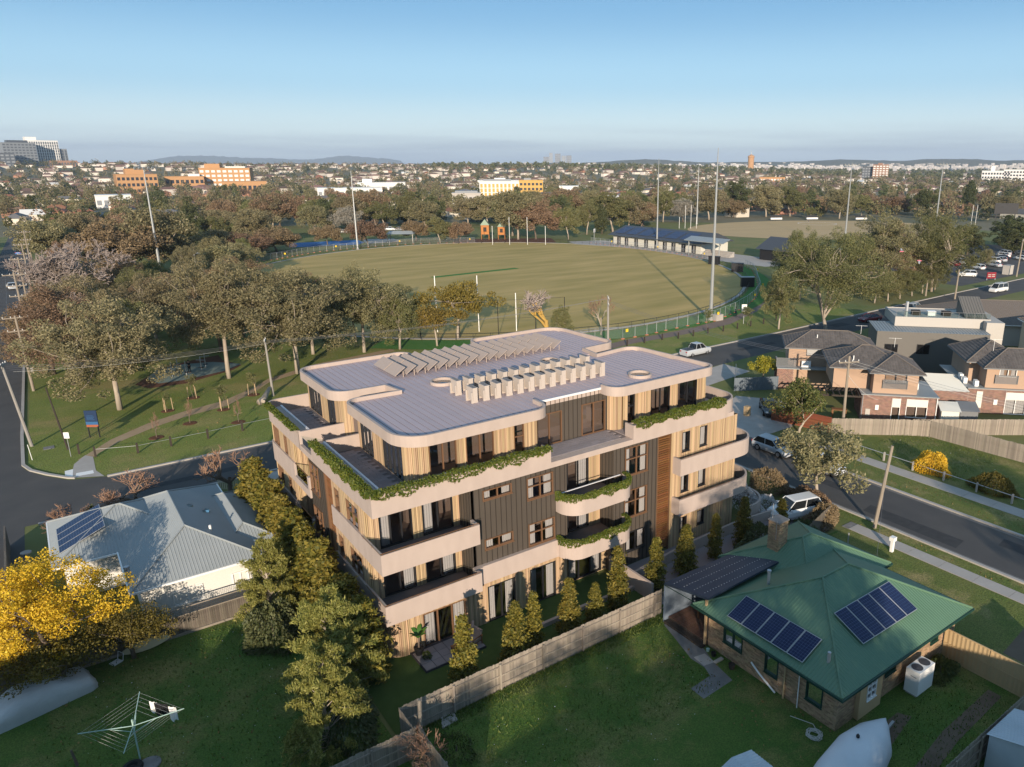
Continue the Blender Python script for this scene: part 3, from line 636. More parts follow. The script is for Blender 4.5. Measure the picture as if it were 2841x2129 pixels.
# roads
sheet('back_street', [(-30,33.9),(10,33.9),(36.5,34.0),(60,34.8),(100,36.4),(146,38.0),(260,38.5),(260,48.5),(183,46.4),(146,45.6),(114,44.4),(86,43.3),(60,43.0),(36,42.0),(4,41.4),(-9.7,41.5),(-12.5,42.6),(-14.3,45.2),(-15.5,47.6),(-30,47.6)], 0.006, ASPH)
sheet('left_street', [(-24.5,-60),(-24.2,47.6),(-23,117),(-18.5,256),(-13,420),(-5.5,420),(-10.8,256),(-14.4,117),(-15.8,60),(-15.85,49.0),(-15.5,47.65),(-15.9,33),(-16.8,-60)], 0.010, ASPH)
sheet('right_street', [(37.8,-90),(44.1,-90),(44.1,24),(45.5,29),(50,33.4),(50,34.6),(31,34.1),(31,33.6),(36.6,29),(37.8,24)], 0.012, ASPH)
def kerb(name, path, th=0.28, h=0.13): return struct(MB().ribbon(path, -0.02, h, th).build(name, CONC))
kerb('kerb', [(-10.9,256),(-13.0,164),(-14.45,117),(-15.0,97),(-15.8,59),(-15.85,49.2),(-15.3,47.2),(-14.1,45.1),(-12.6,43.0),(-12.1,42.6)], 0.28)
kerb('kerb', [(-9.7,41.3),(4,41.3),(36,41.9),(60,42.9),(86,43.3),(114,44.4),(146,45.6),(183,46.4),(258,48.4)], 0.28)
kerb('kerb', [(31,33.7),(10,33.8),(-15.0,33.8)], 0.28); kerb('kerb', [(37.7,-90),(37.7,24),(36.5,28.8),(32.0,33.3)], 0.28)
kerb('kerb', [(54,34.5),(50,33.2),(45.6,28.8),(44.2,24),(44.2,-90)], 0.28)
# verge strips and footpaths
sheet('grass_verge', [(36.2,-90),(37.45,-90),(37.45,24),(36.2,26)], 0.02, LAWN2); sheet('grass_verge', [(44.5,-90),(47.6,-90),(47.6,10),(44.5,10)], 0.02, LAWN2)
def footpath(x0, x1, y0, y1, step=2.4):
    par = struct(MB().box(x0, y0, 0, x1, y1, 0.03).build('footpath', CONCD)); y = y0; n = 0
    me = MB().box(0, 0.012, 0, x1-x0, step-0.012, 0.02).mesh('concrete_bay', CONC)
    while y + step <= y1 + 0.01: meshobj('concrete_bay', me, par, (x0, y, 0.03)); y += step
footpath(34.95, 36.15, -46.2, -4.8); footpath(47.6, 49.1, -46.2, 7.0)
sheet('driveway', [(33.5,8.0),(37.6,8.0),(37.6,13.5),(33.5,13.5)], 0.024, CONC)
sheet('driveway', [(44.3,12.2),(50.5,12.2),(57,19),(54,23.5),(44.3,19)], 0.024, CONC); sheet('driveway', [(50,28),(64,30),(64,34.9),(50,33.0)], 0.018, CONC)
sheet('driveway', [(1.2,21.8),(9,21.8),(9,33.7),(1.2,33.7)], 0.02, CONC)
# foreground gardens
sheet('back_lawn', [(-40,-45),(-1.9,-45),(-1.9,10.8),(-40,10.8)], 0.012, LAWN)
sheet('neighbour_lawn', [(-1.2,-45),(34,-45),(34,-5.0),(-1.2,-5.0)], 0.012, LAWN)
sheet('front_lawn', [(27,-45),(34.9,-45),(34.9,-5.2),(29,-5.2),(29,-16),(27,-16)], 0.018, LAWN2)
sheet('vacant_lot_lawn', [(49.6,-40),(59.3,-40),(59.3,1.6),(52,8.2),(49.6,8.2)], 0.014, LAWN2)
sheet('garden_turf', [(-1.6,-4.75),(17,-4.75),(17,0.9),(12.8,1.6),(-1.6,1.0)], 0.02, GARDEN)
sheet('side_strip', [(-1.7,-4.7),(-0.02,-4.7),(0.1,8),(0.1,22),(-1.7,22)], 0.026, GARDEN)
sheet('driveway_ramp', [(16.5,-4.6),(34,-4.6),(34,0.8),(16.5,0.8)], 0.03, PAVER)
sheet('concrete_path', [(15.1,-5.9),(14.1,-9.3),(14.17,-10.3),(13.9,-11.0),(12.3,-11.1),(12.3,-12.1),(14.6,-12.0),(14.9,-10.3),(15.3,-9.2),(15.9,-6.4)], 0.022, CONCD)
sheet('concrete_slab', [(14.3,-9.3),(15.05,-9.45),(14.95,-10.35),(14.22,-10.2)], 0.03, CONC)
sheet('wheel_track', [(13,-19.9),(17,-18.9),(19.5,-18.9),(19.8,-19.5),(17,-20.0),(13,-20.8)], 0.021, DIRT); sheet('wheel_track', [(12,-22.0),(20,-21.0),(25,-20.9),(25,-21.6),(20,-21.8),(12,-22.8)], 0.021, DIRT)
sheet('wheel_track', [(28.8,-19.9),(36,-19.2),(36,-20.8),(28.8,-21.6)], 0.026, DIRT)
# park
sheet('park_lawn', [(-15.4,48.5),(-12.2,43.2),(-10.2,42.0),(4,41.8),(36,42.4),(60,43.4),(86,43.8),(114,44.9),(114,60),(60,70),(30,90),(8,110),(-13.5,120)], 0.015, PARKT)
sheet('gravel_path', [(-11.6,47.7),(-10.5,49.2),(-8.4,52.3),(-4.6,55.7),(-0.6,57.9),(3.7,59.4),(8.1,63.1),(10.6,66.2),(18,70),(30,72),(30,70.5),(18,68.3),(10.2,64.3),(7.8,61.3),(3.6,57.1),(-0.7,55.8),(-4.2,53.9),(-7.8,51.0),(-9.7,48.7),(-10.2,47.8)], 0.025, PATHM)
sheet('concrete_apron', [(-10.9,48.7),(-11.9,46.7),(-12.35,43.0),(-9.9,41.65),(-10.4,43.7),(-10.3,47.8)], 0.03, CONC)
sheet('tactile_strip', [(-11.9,44.0),(-10.6,43.9),(-10.6,43.0),(-12.0,43.1)], 0.036, WHITE); sheet('tactile_strip', [(-12.7,45.2),(-12.05,45.3),(-12.2,43.3),(-12.75,43.7)], 0.036, WHITE)
sheet('mulch_bed', [(-3.8,73.6),(-2.1,76.7),(0.2,81.2),(4.6,83.0),(8.1,84.0),(8.0,80.4),(9.5,75.8),(7.9,73.7),(1.5,70.3),(-2.6,70.7)], 0.022, MULCH)
sheet('fitness_pad', [(-2.2,76.0),(-0.5,80.1),(3.0,81.2),(6.6,80.1),(9.6,76.5),(6.7,73.8),(1.8,72.2),(-1.3,72.4)], 0.03, PADM)
sheet('walking_path', [(44,52),(62.3,54.9),(70.1,54.6),(77.8,54.9),(84.9,56.4),(97.2,61.4),(106,66.5),(116.2,74.1),(133,89.9),(143,102.3),(146,101),(135.5,87.5),(118.5,71.3),(107.3,63.8),(98.3,58.3),(85.3,53.2),(77.8,52.2),(70,52),(62,52.3),(44,49.6)], 0.022, mat('brown_path', (0.17,0.125,0.10), 0.95, (0.2,0.15,0.12), 0.5, 0.8))
# ovals
OC, OA, OB, OT = (83.6, 137.4), 77.5, 64.5, math.radians(61)
def oval(a, b, t, c=OC, ang=OT): return (c[0] + a*math.cos(t)*math.cos(ang) - b*math.sin(t)*math.sin(ang), c[1] + a*math.cos(t)*math.sin(ang) + b*math.sin(t)*math.cos(ang))
def ovalpoly(a, b, n=72, **k): return [oval(a, b, 2*math.pi*i/n, **k) for i in range(n)]
of = struct(MB().sheet([(p[0]-OC[0], p[1]-OC[1]) for p in ovalpoly(OA, OB)], 0).build('sports_oval', OVALG, loc=(OC[0], OC[1], 0.04)))
struct(MB().sheet([(p[0], p[1]) for p in ovalpoly(OA+8, OB+7)], 0.03).build('oval_surround', LAWN2))
_t = [math.radians(a) for a in range(165, 275, 5)]; struct(MB().sheet([oval(OA+1.6, OB+1.6, t) for t in _t] + [oval(OA+7.6, OB+6.8, t) for t in _t[::-1]], 0.036).build('fresh_turf_strip', GREENS))
ed = MB(); ed.ribbon(ovalpoly(OA+0.9, OB+0.9), 0.0, 0.09, 0.7, closed=True); struct(ed.build('oval_edging', CONC))
mk = MB(); mk.obox((81,138.3,0), (13,0.9,0), (-0.08,1.1,0), (0,0,0.01)); struct(mk.build('cricket_pitch', GREENS, loc=(0,0,0.05)))
o2 = struct(MB().sheet([(62*math.cos(2*math.pi*i/60), 48*math.sin(2*math.pi*i/60)) for i in range(60)], 0).build('second_oval', OVAL2, loc=(270,168,0.05))); o2.rotation_euler = (0,0,math.radians(-20))
struct(MB().ribbon([(292+9*math.cos(2*math.pi*i/40), 188+9*math.sin(2*math.pi*i/40)) for i in range(40)], 0.055, 0.062, 0.25, closed=True).build('centre_circle', WHITE))
sheet('pavilion_forecourt', [(147,190),(160,186),(166,150),(166,95),(150,100),(149,122),(152,140),(150,165),(144,180)], 0.06, CONC)
sheet('blue_court', [(60,231),(64,246),(88,243),(87,233),(82,226)], 0.05, BLUE); sheet('court_surround', [(86,228),(90,244),(101,240),(99,226)], 0.052, CONC)
sheet('car_park', [(160,50),(260,52),(260,92),(185,90),(160,62)], 0.02, ASPH); sheet('playground_mulch', [(110,206),(118,224),(150,205),(142,190)], 0.035, MULCH)
sheet('playing_path', [(-4,100),(8,150),(20,200),(34,236),(37,235),(23,199),(11,149),(-1,99)], 0.02, PATHM)
# gutters, repairs and worn marks on the roads
GUT = mat('gutter_concrete', (0.20,0.185,0.17), 0.9, (0.13,0.12,0.11), 1.5, 0.9); REP = mat('asphalt_repair', (0.035,0.035,0.037), 0.9, (0.05,0.05,0.05), 2.0, 0.8); LINEW = mat('worn_line_paint', (0.45,0.45,0.44), 0.8, (0.12,0.12,0.12), 3.0, 1.2)
for p in ([(37.72,-90),(38.05,-90),(38.05,24),(37.72,24)], [(43.85,-90),(44.18,-90),(44.18,24),(43.85,24)]): sheet('gutter', p, 0.018, GUT)
sheet('gutter', [(-9.7,41.28),(4,41.28),(36,41.88),(60,42.88),(86,43.28),(114,44.35),(114,44.0),(86,42.9),(60,42.5),(36,41.5),(4,40.9),(-9.7,40.95)], 0.012, GUT)
for x0, x1, y0, y1 in ((38.6,40.2,-12,-4),(41.5,43.0,-20,-13.5),(39.4,42.5,12,13.1),(40.5,41.6,-2,5)): sheet('road_repair', [(x0,y0),(x1,y0+0.2),(x1-0.1,y1),(x0+0.1,y1-0.2)], 0.016, REP)
for x0, x1, y0, y1 in ((-8,2,36.0,37.0),(12,15,38,40.2),(72,80,38.6,39.7),(98,102,40,42)): sheet('road_repair', [(x0,y0),(x1,y0),(x1,y1),(x0,y1)], 0.010, REP)
for k in range(14): sheet('lane_mark', [(-19.9+0.016*k*6,58+12*k),(-19.75+0.016*k*6,58+12*k),(-19.7+0.016*k*6,61+12*k),(-19.85+0.016*k*6,61+12*k)], 0.014, LINEW)
# ================================================================ fences
PAL = mat('weathered_paling', (0.230,0.190,0.150), 0.9, (0.300,0.260,0.210), 2.5, 0.9, objv=0.22, bump=0.3, bscale=10, stretch=(6,6,0.6))
PALJ = mat('weathered_palings', (0.23,0.19,0.15), 0.9, (0.30,0.26,0.21), 2.5, 0.9, island=0.22, bump=0.3, bscale=10, stretch=(6,6,0.6))
PALD = mat('dark_paling', (0.075,0.062,0.05), 0.9, (0.16,0.135,0.105), 3.0, 0.9, objv=0.25, stretch=(5,5,0.5))
REDF = mat('red_stained_timber', (0.17,0.055,0.028), 0.7, objv=0.2)
BLUEF = mat('blue_grey_steel_sheet', (0.12,0.145,0.17), 0.6); TANF = mat('tan_steel_sheet', (0.42,0.30,0.16), 0.6)
def paling_fence(label, a, b, h=1.75, w=0.1, m=PAL, rails='front', maxn=260, postgap=2.7, z=0.0, seed=0, cat='fence', name='paling_fence', joined=False, gap=0.0):
    a, b = Vector(a), Vector(b); d = b - a; L = d.length; ang = math.atan2(d.y, d.x)
    t = thing(name, label, cat, (a.x, a.y, z), ang); n = int(L/(w+gap)); r = random.Random(seed)
    meshes = [MB().box(0,0,0,w*0.94,0.018,h*k).mesh('paling', m) for k in (0.985, 1.0, 1.012)]
    if joined or n > maxn:
        mb = MB()
        for i in range(n): mb.box(i*(w+gap), 0, 0, i*(w+gap)+w*0.94, 0.018+0.006*(i % 2), h*(0.985+0.03*r.random()))
        mb.build('palings', PALJ if m is PAL else m, t, kind='stuff')
    else:
        for i in range(n): meshobj('paling', meshes[r.randrange(3)], t, (i*(w+gap), 0.004*(i % 2), 0))
    s = -1 if rails == 'front' else 1
    for zz in (0.35, h*0.5, h-0.3):
        MB().box(0, s*0.055 if s < 0 else 0.026, zz, L, -0.002 if s < 0 else 0.07, zz+0.075).build('rail', PAL if m is PAL else m, t)
    k = 0.0; pm = MB().box(-0.05, s*0.12 if s < 0 else 0.07, -0.05, 0.05, s*0.056 if s < 0 else 0.16, h-0.08).mesh('post', PAL if m is PAL else m)
    while k < L + 0.1: meshobj('post', pm, t, (k, 0, 0)); k += postgap
    return t
paling_fence('weathered grey paling fence between the apartment garden and the shaded lawn', (-1.4,-4.95), (15.9,-4.95), 1.75, 0.1, PAL, 'front', 260, 2.75, 0, 3)
paling_fence('grey paling fence beside the weeping green trees', (-1.55,-6.6), (-1.55,-4.9), 1.8, 0.1, PAL, 'front', 260, 1.6, 0, 4)
paling_fence('low grey paling fence crossing below the weeping trees', (-9.0,-6.55), (-1.5,-6.6), 1.7, 0.1, PAL, 'front', 260, 2.7, 0, 5)
paling_fence('grey paling fence running back from the stump post', (-1.3,-12.0), (-1.3,-6.7), 1.75, 0.1, PAL, 'front', 260, 2.6, 0, 6)
lf = paling_fence('dark stained paling fence with lattice top below the grey roofed house', (-24,11.0), (-3.4,10.9), 1.25, 0.12, PALD, 'back', 260, 2.4, 0, 7)
lt = MB()
for k in range(110): lt.box(9.0+k*0.105, 0.0, 1.3, 9.012+k*0.105, 0.012, 1.72)
for k in range(5): lt.box(9.0, 0.013, 1.3+k*0.1, 20.4, 0.024, 1.312+k*0.1)
lt.build('lattice', PALD, lf, kind='stuff'); MB().box(9.0,-0.02,1.72,20.4,0.05,1.78).box(0,-0.03,1.25,20.4,0.05,1.3).box(0,-0.1,0,20.4,0,0.14).build('capping', PAL, lf)
paling_fence('pale grey paling fence along the vacant lot, lit end by the street', (51.9,8.3), (57.6,3.4), 1.75, 0.11, PAL, 'back', 260, 2.4, 0, 8)
paling_fence('pale grey paling fence stretch in the middle of the vacant lot boundary', (57.6,3.4), (59.3,1.6), 1.75, 0.11, PAL, 'back', 260, 2.4, 0, 9)
paling_fence('long grey paling fence dividing the vacant lot from the brick units', (59.3,1.6), (60.6,-26), 1.75, 0.11, PAL, 'back', 280, 2.4, 0, 10)
paling_fence('grey paling fence behind the townhouses by the pitched metal sheds', (58.2,3.0), (72,-7.5), 1.75, 0.11, PAL, 'back', 260, 2.4, 0, 11)
paling_fence('dark paling fence below the grey modern house', (66.5,21.5), (79.5,7.5), 1.9, 0.12, PALD, 'front', 260, 2.4, 0, 12)
paling_fence('brown paling fence beside the brick chimney and dark hedge', (29.0,-5.4), (34.6,-3.9), 1.6, 0.1, PALD, 'back', 260, 2.4, 0, 13)
paling_fence('grey paling fence beside the small metal shed', (12,-23.1), (30,-23.1), 1.8, 0.11, PAL, 'front', 260, 2.4, 0, 14)
# red slatted fence along the corner garden
rf = thing('slat_fence', 'red stained horizontal slat fence along the corner townhouse garden', 'fence', (50.3,15.0,0), math.atan2(-6.6,1.6))
sl_ = MB().box(0,0,0,6.8,0.03,0.135).mesh('slat', REDF)
for k in range(12): meshobj('slat', sl_, rf, (0, 0.004*(k % 2), 0.06+k*0.145))
for k in range(4): MB().box(k*2.2,0.031,0,k*2.2+0.08,0.11,1.8).build('post', REDF, rf)
def sheet_fence(label, a, b, h, m, pitch=0.12, gate=False):
    a, b = Vector(a), Vector(b); d = b-a; L = d.length; t = thing('steel_sheet_fence', label, 'fence', (a.x,a.y,0), math.atan2(d.y,d.x))
    n = max(1, round(L/2.4)); w = L/n
    for i in range(n):
        mb = MB(); vs = []; k = int(w/pitch)
        for j in range(k+1):
            for zz in (0.08, h-0.06): vs.append((i*w+0.03+(w-0.06)*j/k, 0.012 if j % 2 else -0.012, zz))
        mb.add(vs, [(2*j, 2*j+2, 2*j+3, 2*j+1) for j in range(k)]); mb.build('steel_sheet', m, t)
        MB().box(i*w+0.03,-0.03,h-0.06,(i+1)*w-0.03,0.03,h).box(i*w+0.03,-0.03,0.02,(i+1)*w-0.03,0.03,0.08).build('rail', m, t)
        MB().box(i*w+0.03,-0.045,h*0.5,(i+1)*w-0.03,-0.014,h*0.5+0.06).build('mid_rail', m, t)
    for i in range(n+1): MB().box(i*w-0.03,-0.035,0,i*w+0.03,0.035,h+0.02).build('post', m, t)
    return t
sheet_fence('tan corrugated steel side gate fence by the white heat pump', (25.75,-17.9), (25.75,-23.0), 1.9, TANF)
sheet_fence('blue grey steel fence beside the corner driveway', (55.3,25.0), (60.2,22.2), 1.7, BLUEF)
sheet_fence('blue grey steel fence turning towards the back street', (55.3,25.0), (60.5,29.5), 1.7, BLUEF)
# low post and rail along the vacant lot
pr = thing('post_and_rail_fence', 'low white post and rail fence along the vacant lot footpath', 'fence', (49.65,8.0,0))
pm = MB().box(-0.07,-0.07,0,0.07,0.07,0.85).lathe([(0.07,0.85),(0.01,0.9)], 6).mesh('post', CONC)
for k in range(14): meshobj('post', pm, pr, (0, -1.3 - 2.95*k, 0))
MB().tube([(0,0,0.72),(0,-40,0.72)], 0.035, 6).build('rail', GREYP, pr)
# timber bollards of the park
BOLL = mat('dark_timber_bollard', (0.045,0.035,0.028), 0.9)
bm = MB().box(-0.09,-0.09,0,0.09,0.09,1.0).lathe([(0.11,1.0),(0.02,1.09)], 4).mesh('bollard', BOLL)
for p in [(-11.3,49.5),(-10.1,47.7),(-6.7,46.3),(-3.8,46.4),(-0.4,46.5),(3.0,46.9),(7,47),(11,47.2)]:
    tag(meshobj('bollard', bm, None, (*p,0)), 'dark timber bollard edging the park by the gravel path', 'bollard', 'bollards by the gravel path')
for p in [(60,51.5),(63.5,51.4),(67.2,51.3),(69.9,50.4),(73.1,50.2),(76.4,50.1),(79.8,49.8),(83.2,49.7),(86.6,49.7),(90.0,49.7),(94.4,50.5),(98,51)]:
    tag(meshobj('bollard', bm, None, (*p,0)), 'dark timber bollard between the oval walking path and street verge', 'bollard', 'bollards by the oval path')
cb = MB()
for a, b in (((-11.3,49.5),(-10.1,47.7)),): pass
pts = [(-10.1,47.7),(-6.7,46.3),(-3.8,46.4),(-0.4,46.5),(3.0,46.9),(7,47),(11,47.2)]
for a, b in zip(pts, pts[1:]): cb.tube([(*a,0.78),(*b,0.78)], 0.018, 4)
tag(cb.build('cable_rail', GREYP), 'thin steel cable strung between the park bollards', 'cable')
# oval boundary fence (posts and two rails) and temporary mesh fences
bf = thing('boundary_fence', 'low black pipe fence ringing the sports oval', 'fence', (0,0,0))
post = MB().tube([(0,0,0),(0,0,1.1)], 0.04, 5).mesh('post', BLACKM); N = 150; ring = ovalpoly(OA+1.5, OB+1.5, N)
for p in ring: meshobj('post', post, bf, (*p,0.05))
MB().tube([(*p,1.12) for p in ring+ring[:1]], 0.035, 5).tube([(*p,0.6) for p in ring+ring[:1]], 0.02, 4).build('rail', BLACKM, bf)
MESHM = bpy.data.materials.new('wire_mesh'); MESHM.use_nodes = True; _t = MESHM.node_tree; _t.nodes.clear()
_a = _t.nodes.new('ShaderNodeBsdfTransparent'); _b = _t.nodes.new('ShaderNodeBsdfDiffuse'); _b.inputs[0].default_value = (0.35,0.36,0.36,1); _m = _t.nodes.new('ShaderNodeMixShader'); _m.inputs[0].default_value = 0.13
_o = _t.nodes.new('ShaderNodeOutputMaterial'); _t.links.new(_a.outputs[0], _m.inputs[1]); _t.links.new(_b.outputs[0], _m.inputs[2]); _t.links.new(_m.outputs[0], _o.inputs[0])
ORANGE = mat('orange_block', (0.5,0.17,0.1), 0.8); YEL = mat('yellow_sign', (0.75,0.5,0.03), 0.6)
def temp_fence(label, pts, h=2.0):
    t = thing('temporary_fence', label, 'fence', (pts[0][0], pts[0][1], 0)); o = Vector(pts[0]); tot = 0
    k = 0
    for a, b in zip(pts, pts[1:]):
        a, b = Vector(a)-o, Vector(b)-o; n = max(1, round((b-a).length/2.6))
        for i in range(n):
            p, q = a + (b-a)*i/n, a + (b-a)*(i+1)/n
            MB().tube([(p.x,p.y,0.08),(p.x,p.y,h),(q.x,q.y,h),(q.x,q.y,0.08)], 0.035, 4).build('panel_frame', GREYP, t)
            MB().poly3([(p.x,p.y,0.15),(q.x,q.y,0.15),(q.x,q.y,h),(p.x,p.y,h)]).build('mesh_panel', MESHM, t)
            MB().box(p.x-0.28,p.y-0.12,0,p.x+0.28,p.y+0.12,0.14).build('foot_block', ORANGE, t)
            if k % 9 == 4: MB().box(p.x+0.6,p.y-0.05,1.1,p.x+1.1,p.y+0.0,1.6).build('warning_sign', YEL, t)
            k += 1
    return t
temp_fence('temporary mesh fence panels along the walking path near the tall light pole', [(30,60),(45,58.5),(58.5,57.8),(62.5,55.6),(67.5,55.4),(72.4,56.1),(80.8,56.8),(84.8,56.6),(93.8,59.9),(101.6,63.7),(109.7,68.4)])
temp_fence('temporary mesh fence panels curving past the dugouts to the pavilion', [(109.7,68.6),(117.5,74.0),(125.9,82.0),(134,89.5),(141.5,97.1),(145.6,103.4)])
temp_fence('temporary mesh fence panels along the far side of the oval', [(41.3,196.9),(47.7,199.9),(57.2,207.5),(64.2,212),(76.4,215),(89.9,217),(101.2,216.0),(109.5,212.4),(118,207)])
temp_fence('temporary mesh fence panels in front of the pavilion terrace', [(151,181),(151.5,160),(152.5,140),(150,122)])
# goal posts and ball nets
gp = MB().tube([(0,0,0),(0,0,9.5)], 0.075, 8).mesh('goal_post', WHITE); bp = MB().tube([(0,0,0),(0,0,6.5)], 0.075, 8).mesh('behind_post', WHITE)
for p, tall in [((35.3,81.0),0),((41.0,78.6),1),((46.7,74.6),1),((52,71.2),0)]:
    tag(meshobj('goal_post', gp if tall else bp, None, (*p,0.04)), 'tall white goal post on the near side of the oval' if tall else 'short white behind post on the near side of the oval', 'goal post', 'near goal posts, tall' if tall else 'near goal posts, short')
for p, tall in [((119.7,197.1),0),((124.5,193.5),1),((129.5,189.7),1),((134.5,185.8),0)]:
    tag(meshobj('goal_post', gp if tall else bp, None, (*p,0.04)), 'tall white goal post on the far side of the oval' if tall else 'short white behind post on the far side of the oval', 'goal post', 'far goal posts, tall' if tall else 'far goal posts, short')
for p, hh in [((222,206),10),((224,204.5),10),((220,207.6),5),((226,203),5),((344,140),9),((346,139),9)]:
    tag(meshobj('goal_post', gp, None, (*p,0.04), sc=(1,1,hh/9.5)), 'white goal post at the second dry oval', 'goal post', 'goal posts of the second oval')
nf = thing('ball_net', 'tall black net fence behind the near goal posts', 'net', (0,0,0))
np_ = [(30,77.5),(36.5,75.5),(42,72.5),(47.5,69.5),(53,66.8),(58,65.5)]; nm_ = MB().tube([(0,0,0),(0,0,6)], 0.06, 6).mesh('post', BLACKM)
for p in np_: meshobj('post', nm_, nf, (*p,0))
MB().tube([(*p,6) for p in np_], 0.03, 4).tube([(*p,3) for p in np_], 0.025, 4).tube([(*p,0.2) for p in np_], 0.025, 4).build('rail', BLACKM, nf)
nf2 = thing('ball_net', 'tall black net fence behind the far goal posts', 'net', (0,0,0)); np2 = [(112,208),(119,204),(126,199.5),(132,194.5),(138,189.5),(143,183.5)]
for p in np2: meshobj('post', nm_, nf2, (*p,0))
MB().tube([(*p,6) for p in np2], 0.03, 4).tube([(*p,3) for p in np2], 0.025, 4).build('rail', BLACKM, nf2)
# ================================================================ houses
def plane_axes(poly):
    p = [Vector(q) for q in poly]; e = (p[1]-p[0]).normalized(); nrm = None
    for k in range(2, len(p)):
        c = (p[1]-p[0]).cross(p[k]-p[0])
        if c.length > 1e-5: nrm = c.normalized(); break
    if nrm.z < 0: nrm = -nrm
    s = nrm.cross(e).normalized()
    if s.z < 0: s = -s
    return p[0], e, s, nrm
def clip_line(poly2, u):
    ts = []
    for a, b in zip(poly2, poly2[1:] + poly2[:1]):
        if (a[0]-u)*(b[0]-u) < 0: ts.append(a[1] + (b[1]-a[1])*(u-a[0])/(b[0]-a[0]))
    return (min(ts), max(ts)) if len(ts) >= 2 else None
def roof_ribs(mb, poly, pitch=0.19, w=0.035, h=0.022):
    o, e, s, n = plane_axes(poly); p2 = [((Vector(q)-o).dot(e), (Vector(q)-o).dot(s)) for q in poly]
    u = min(p[0] for p in p2) + pitch/2; um = max(p[0] for p in p2)
    while u < um:
        c = clip_line(p2, u)
        if c and c[1]-c[0] > 0.1:
            a, b = o + e*u + s*(c[0]+0.01), o + e*u + s*(c[1]-0.03)
            mb.add([tuple(a-e*w), tuple(a+n*h), tuple(a+e*w), tuple(b-e*w), tuple(b+n*h), tuple(b+e*w)], [(0,1,4,3),(1,2,5,4),(0,2,1)])
        u += pitch
def roof_tiles(mb, poly, tw=0.30, th=0.34):
    o, e, s, n = plane_axes(poly); p2 = [((Vector(q)-o).dot(s), (Vector(q)-o).dot(e)) for q in poly]
    t = 0.0; tm = max(p[0] for p in p2)
    while t < tm - 0.1:
        c = clip_line(p2, t + th*0.45)
        if c:
            k = 0; u = math.floor(c[0]/tw)*tw
            while u < c[1]:
                a, b = max(u, c[0]), min(u + tw, c[1])
                if b - a > 0.06:
                    m = a + (b-a)*0.62
                    P = lambda uu, tt, hh: tuple(o + e*uu + s*tt + n*hh)
                    t1 = min(t + th*1.02, tm)
                    mb.add([P(a,t,0.035), P(m,t,0.075), P(b,t,0.03), P(a,t1,0.005), P(m,t1,0.04), P(b,t1,0.005), P(a,t,0.0), P(b,t,0.0)], [(0,1,4,3),(1,2,5,4),(6,1,0),(6,7,1),(7,2,1)])
                u += tw
        t += th
def hip_faces(x0, x1, y0, y1, z, h):
    w, d = x1-x0, y1-y0
    if w >= d:
        r = d/2; A, B = (x0+r, y0+r, z+h), (x1-r, y0+r, z+h)
        fs = [[(x0,y0,z),(x1,y0,z),B,A], [(x1,y1,z),(x0,y1,z),A,B], [(x0,y1,z),(x0,y0,z),A], [(x1,y0,z),(x1,y1,z),B]]
    else:
        r = w/2; A, B = (x0+r, y0+r, z+h), (x0+r, y1-r, z+h)
        fs = [[(x0,y0,z),(x1,y0,z),A], [(x1,y1,z),(x0,y1,z),B], [(x0,y1,z),(x0,y0,z),A,B], [(x1,y0,z),(x1,y1,z),B,A]]
    return fs, A, B, [(x0,y0,z),(x1,y0,z),(x1,y1,z),(x0,y1,z)]
def hip_roof(parent, x0, x1, y0, y1, z, h, style, m, capm, lining, name='roof'):
    fs, A, B, cs = hip_faces(x0, x1, y0, y1, z, h); mb = MB()
    for f in fs: mb.poly3(f)
    mb.add([(x0,y0,z-0.16),(x1,y0,z-0.16),(x1,y1,z-0.16),(x0,y1,z-0.16),(x0,y0,z-0.002),(x1,y0,z-0.002),(x1,y1,z-0.002),(x0,y1,z-0.002)], [(0,3,2,1),(0,1,5,4),(1,2,6,5),(2,3,7,6),(3,0,4,7)])
    r = mb.build(name, m, parent); sf = MB()
    for f in fs: (roof_tiles if style == 'tile' else roof_ribs)(sf, f)
    sf.build('roof_tiles' if style == 'tile' else 'corrugation', m, r, kind='stuff')
    cap = MB(); up = 0.05 if style == 'tile' else 0.03
    def L(p, q): cap.tube([(p[0],p[1],p[2]+up),(q[0],q[1],q[2]+up)], 0.07 if style == 'tile' else 0.06, 6)
    if (Vector(A)-Vector(B)).length > 0.1: L(A, B)
    for c in cs: L(c, min((A,B), key=lambda q: (Vector(q)-Vector(c)).length))
    cap.build('ridge_capping', capm, r)
    gt = MB(); gt.ribbon([(x0-0.1,y0-0.1),(x1+0.1,y0-0.1),(x1+0.1,y1+0.1),(x0-0.1,y1+0.1)], z-0.14, z-0.02, 0.09, closed=True); gt.build('gutter', lining, r)
    return r
BRK = mat('cream_brick', (0.38,0.26,0.155), 0.9, (0.30,0.20,0.12), 9.0, 0.9, objv=0.30, bump=0.2)
BRKJ = mat('cream_bricks', (0.38,0.26,0.155), 0.9, (0.30,0.20,0.12), 9.0, 0.9, island=0.30, bump=0.2)
BRKR = mat('red_brown_bricks', (0.20,0.095,0.065), 0.9, island=0.35)
MORT = mat('mortar', (0.36,0.32,0.28), 0.95); MORTD = mat('grey_mortar', (0.40,0.36,0.33), 0.95)
GROOF = mat('green_steel_roof', (0.085,0.165,0.10), 0.55, (0.10,0.185,0.115), 0.5, 0.8, spec=0.45)
GTRIM = mat('dark_green_trim', (0.015,0.05,0.035), 0.5)
ZINC = mat('pale_zinc_roof', (0.25,0.27,0.27), 0.5, (0.29,0.31,0.31), 0.6, 0.9, spec=0.45)
TILE = mat('charcoal_tile', (0.094,0.083,0.077), 0.75, (0.125,0.110,0.100), 0.8, 0.8, island=0.15)
TILECAP = mat('ridge_tile', (0.16,0.135,0.115), 0.8)
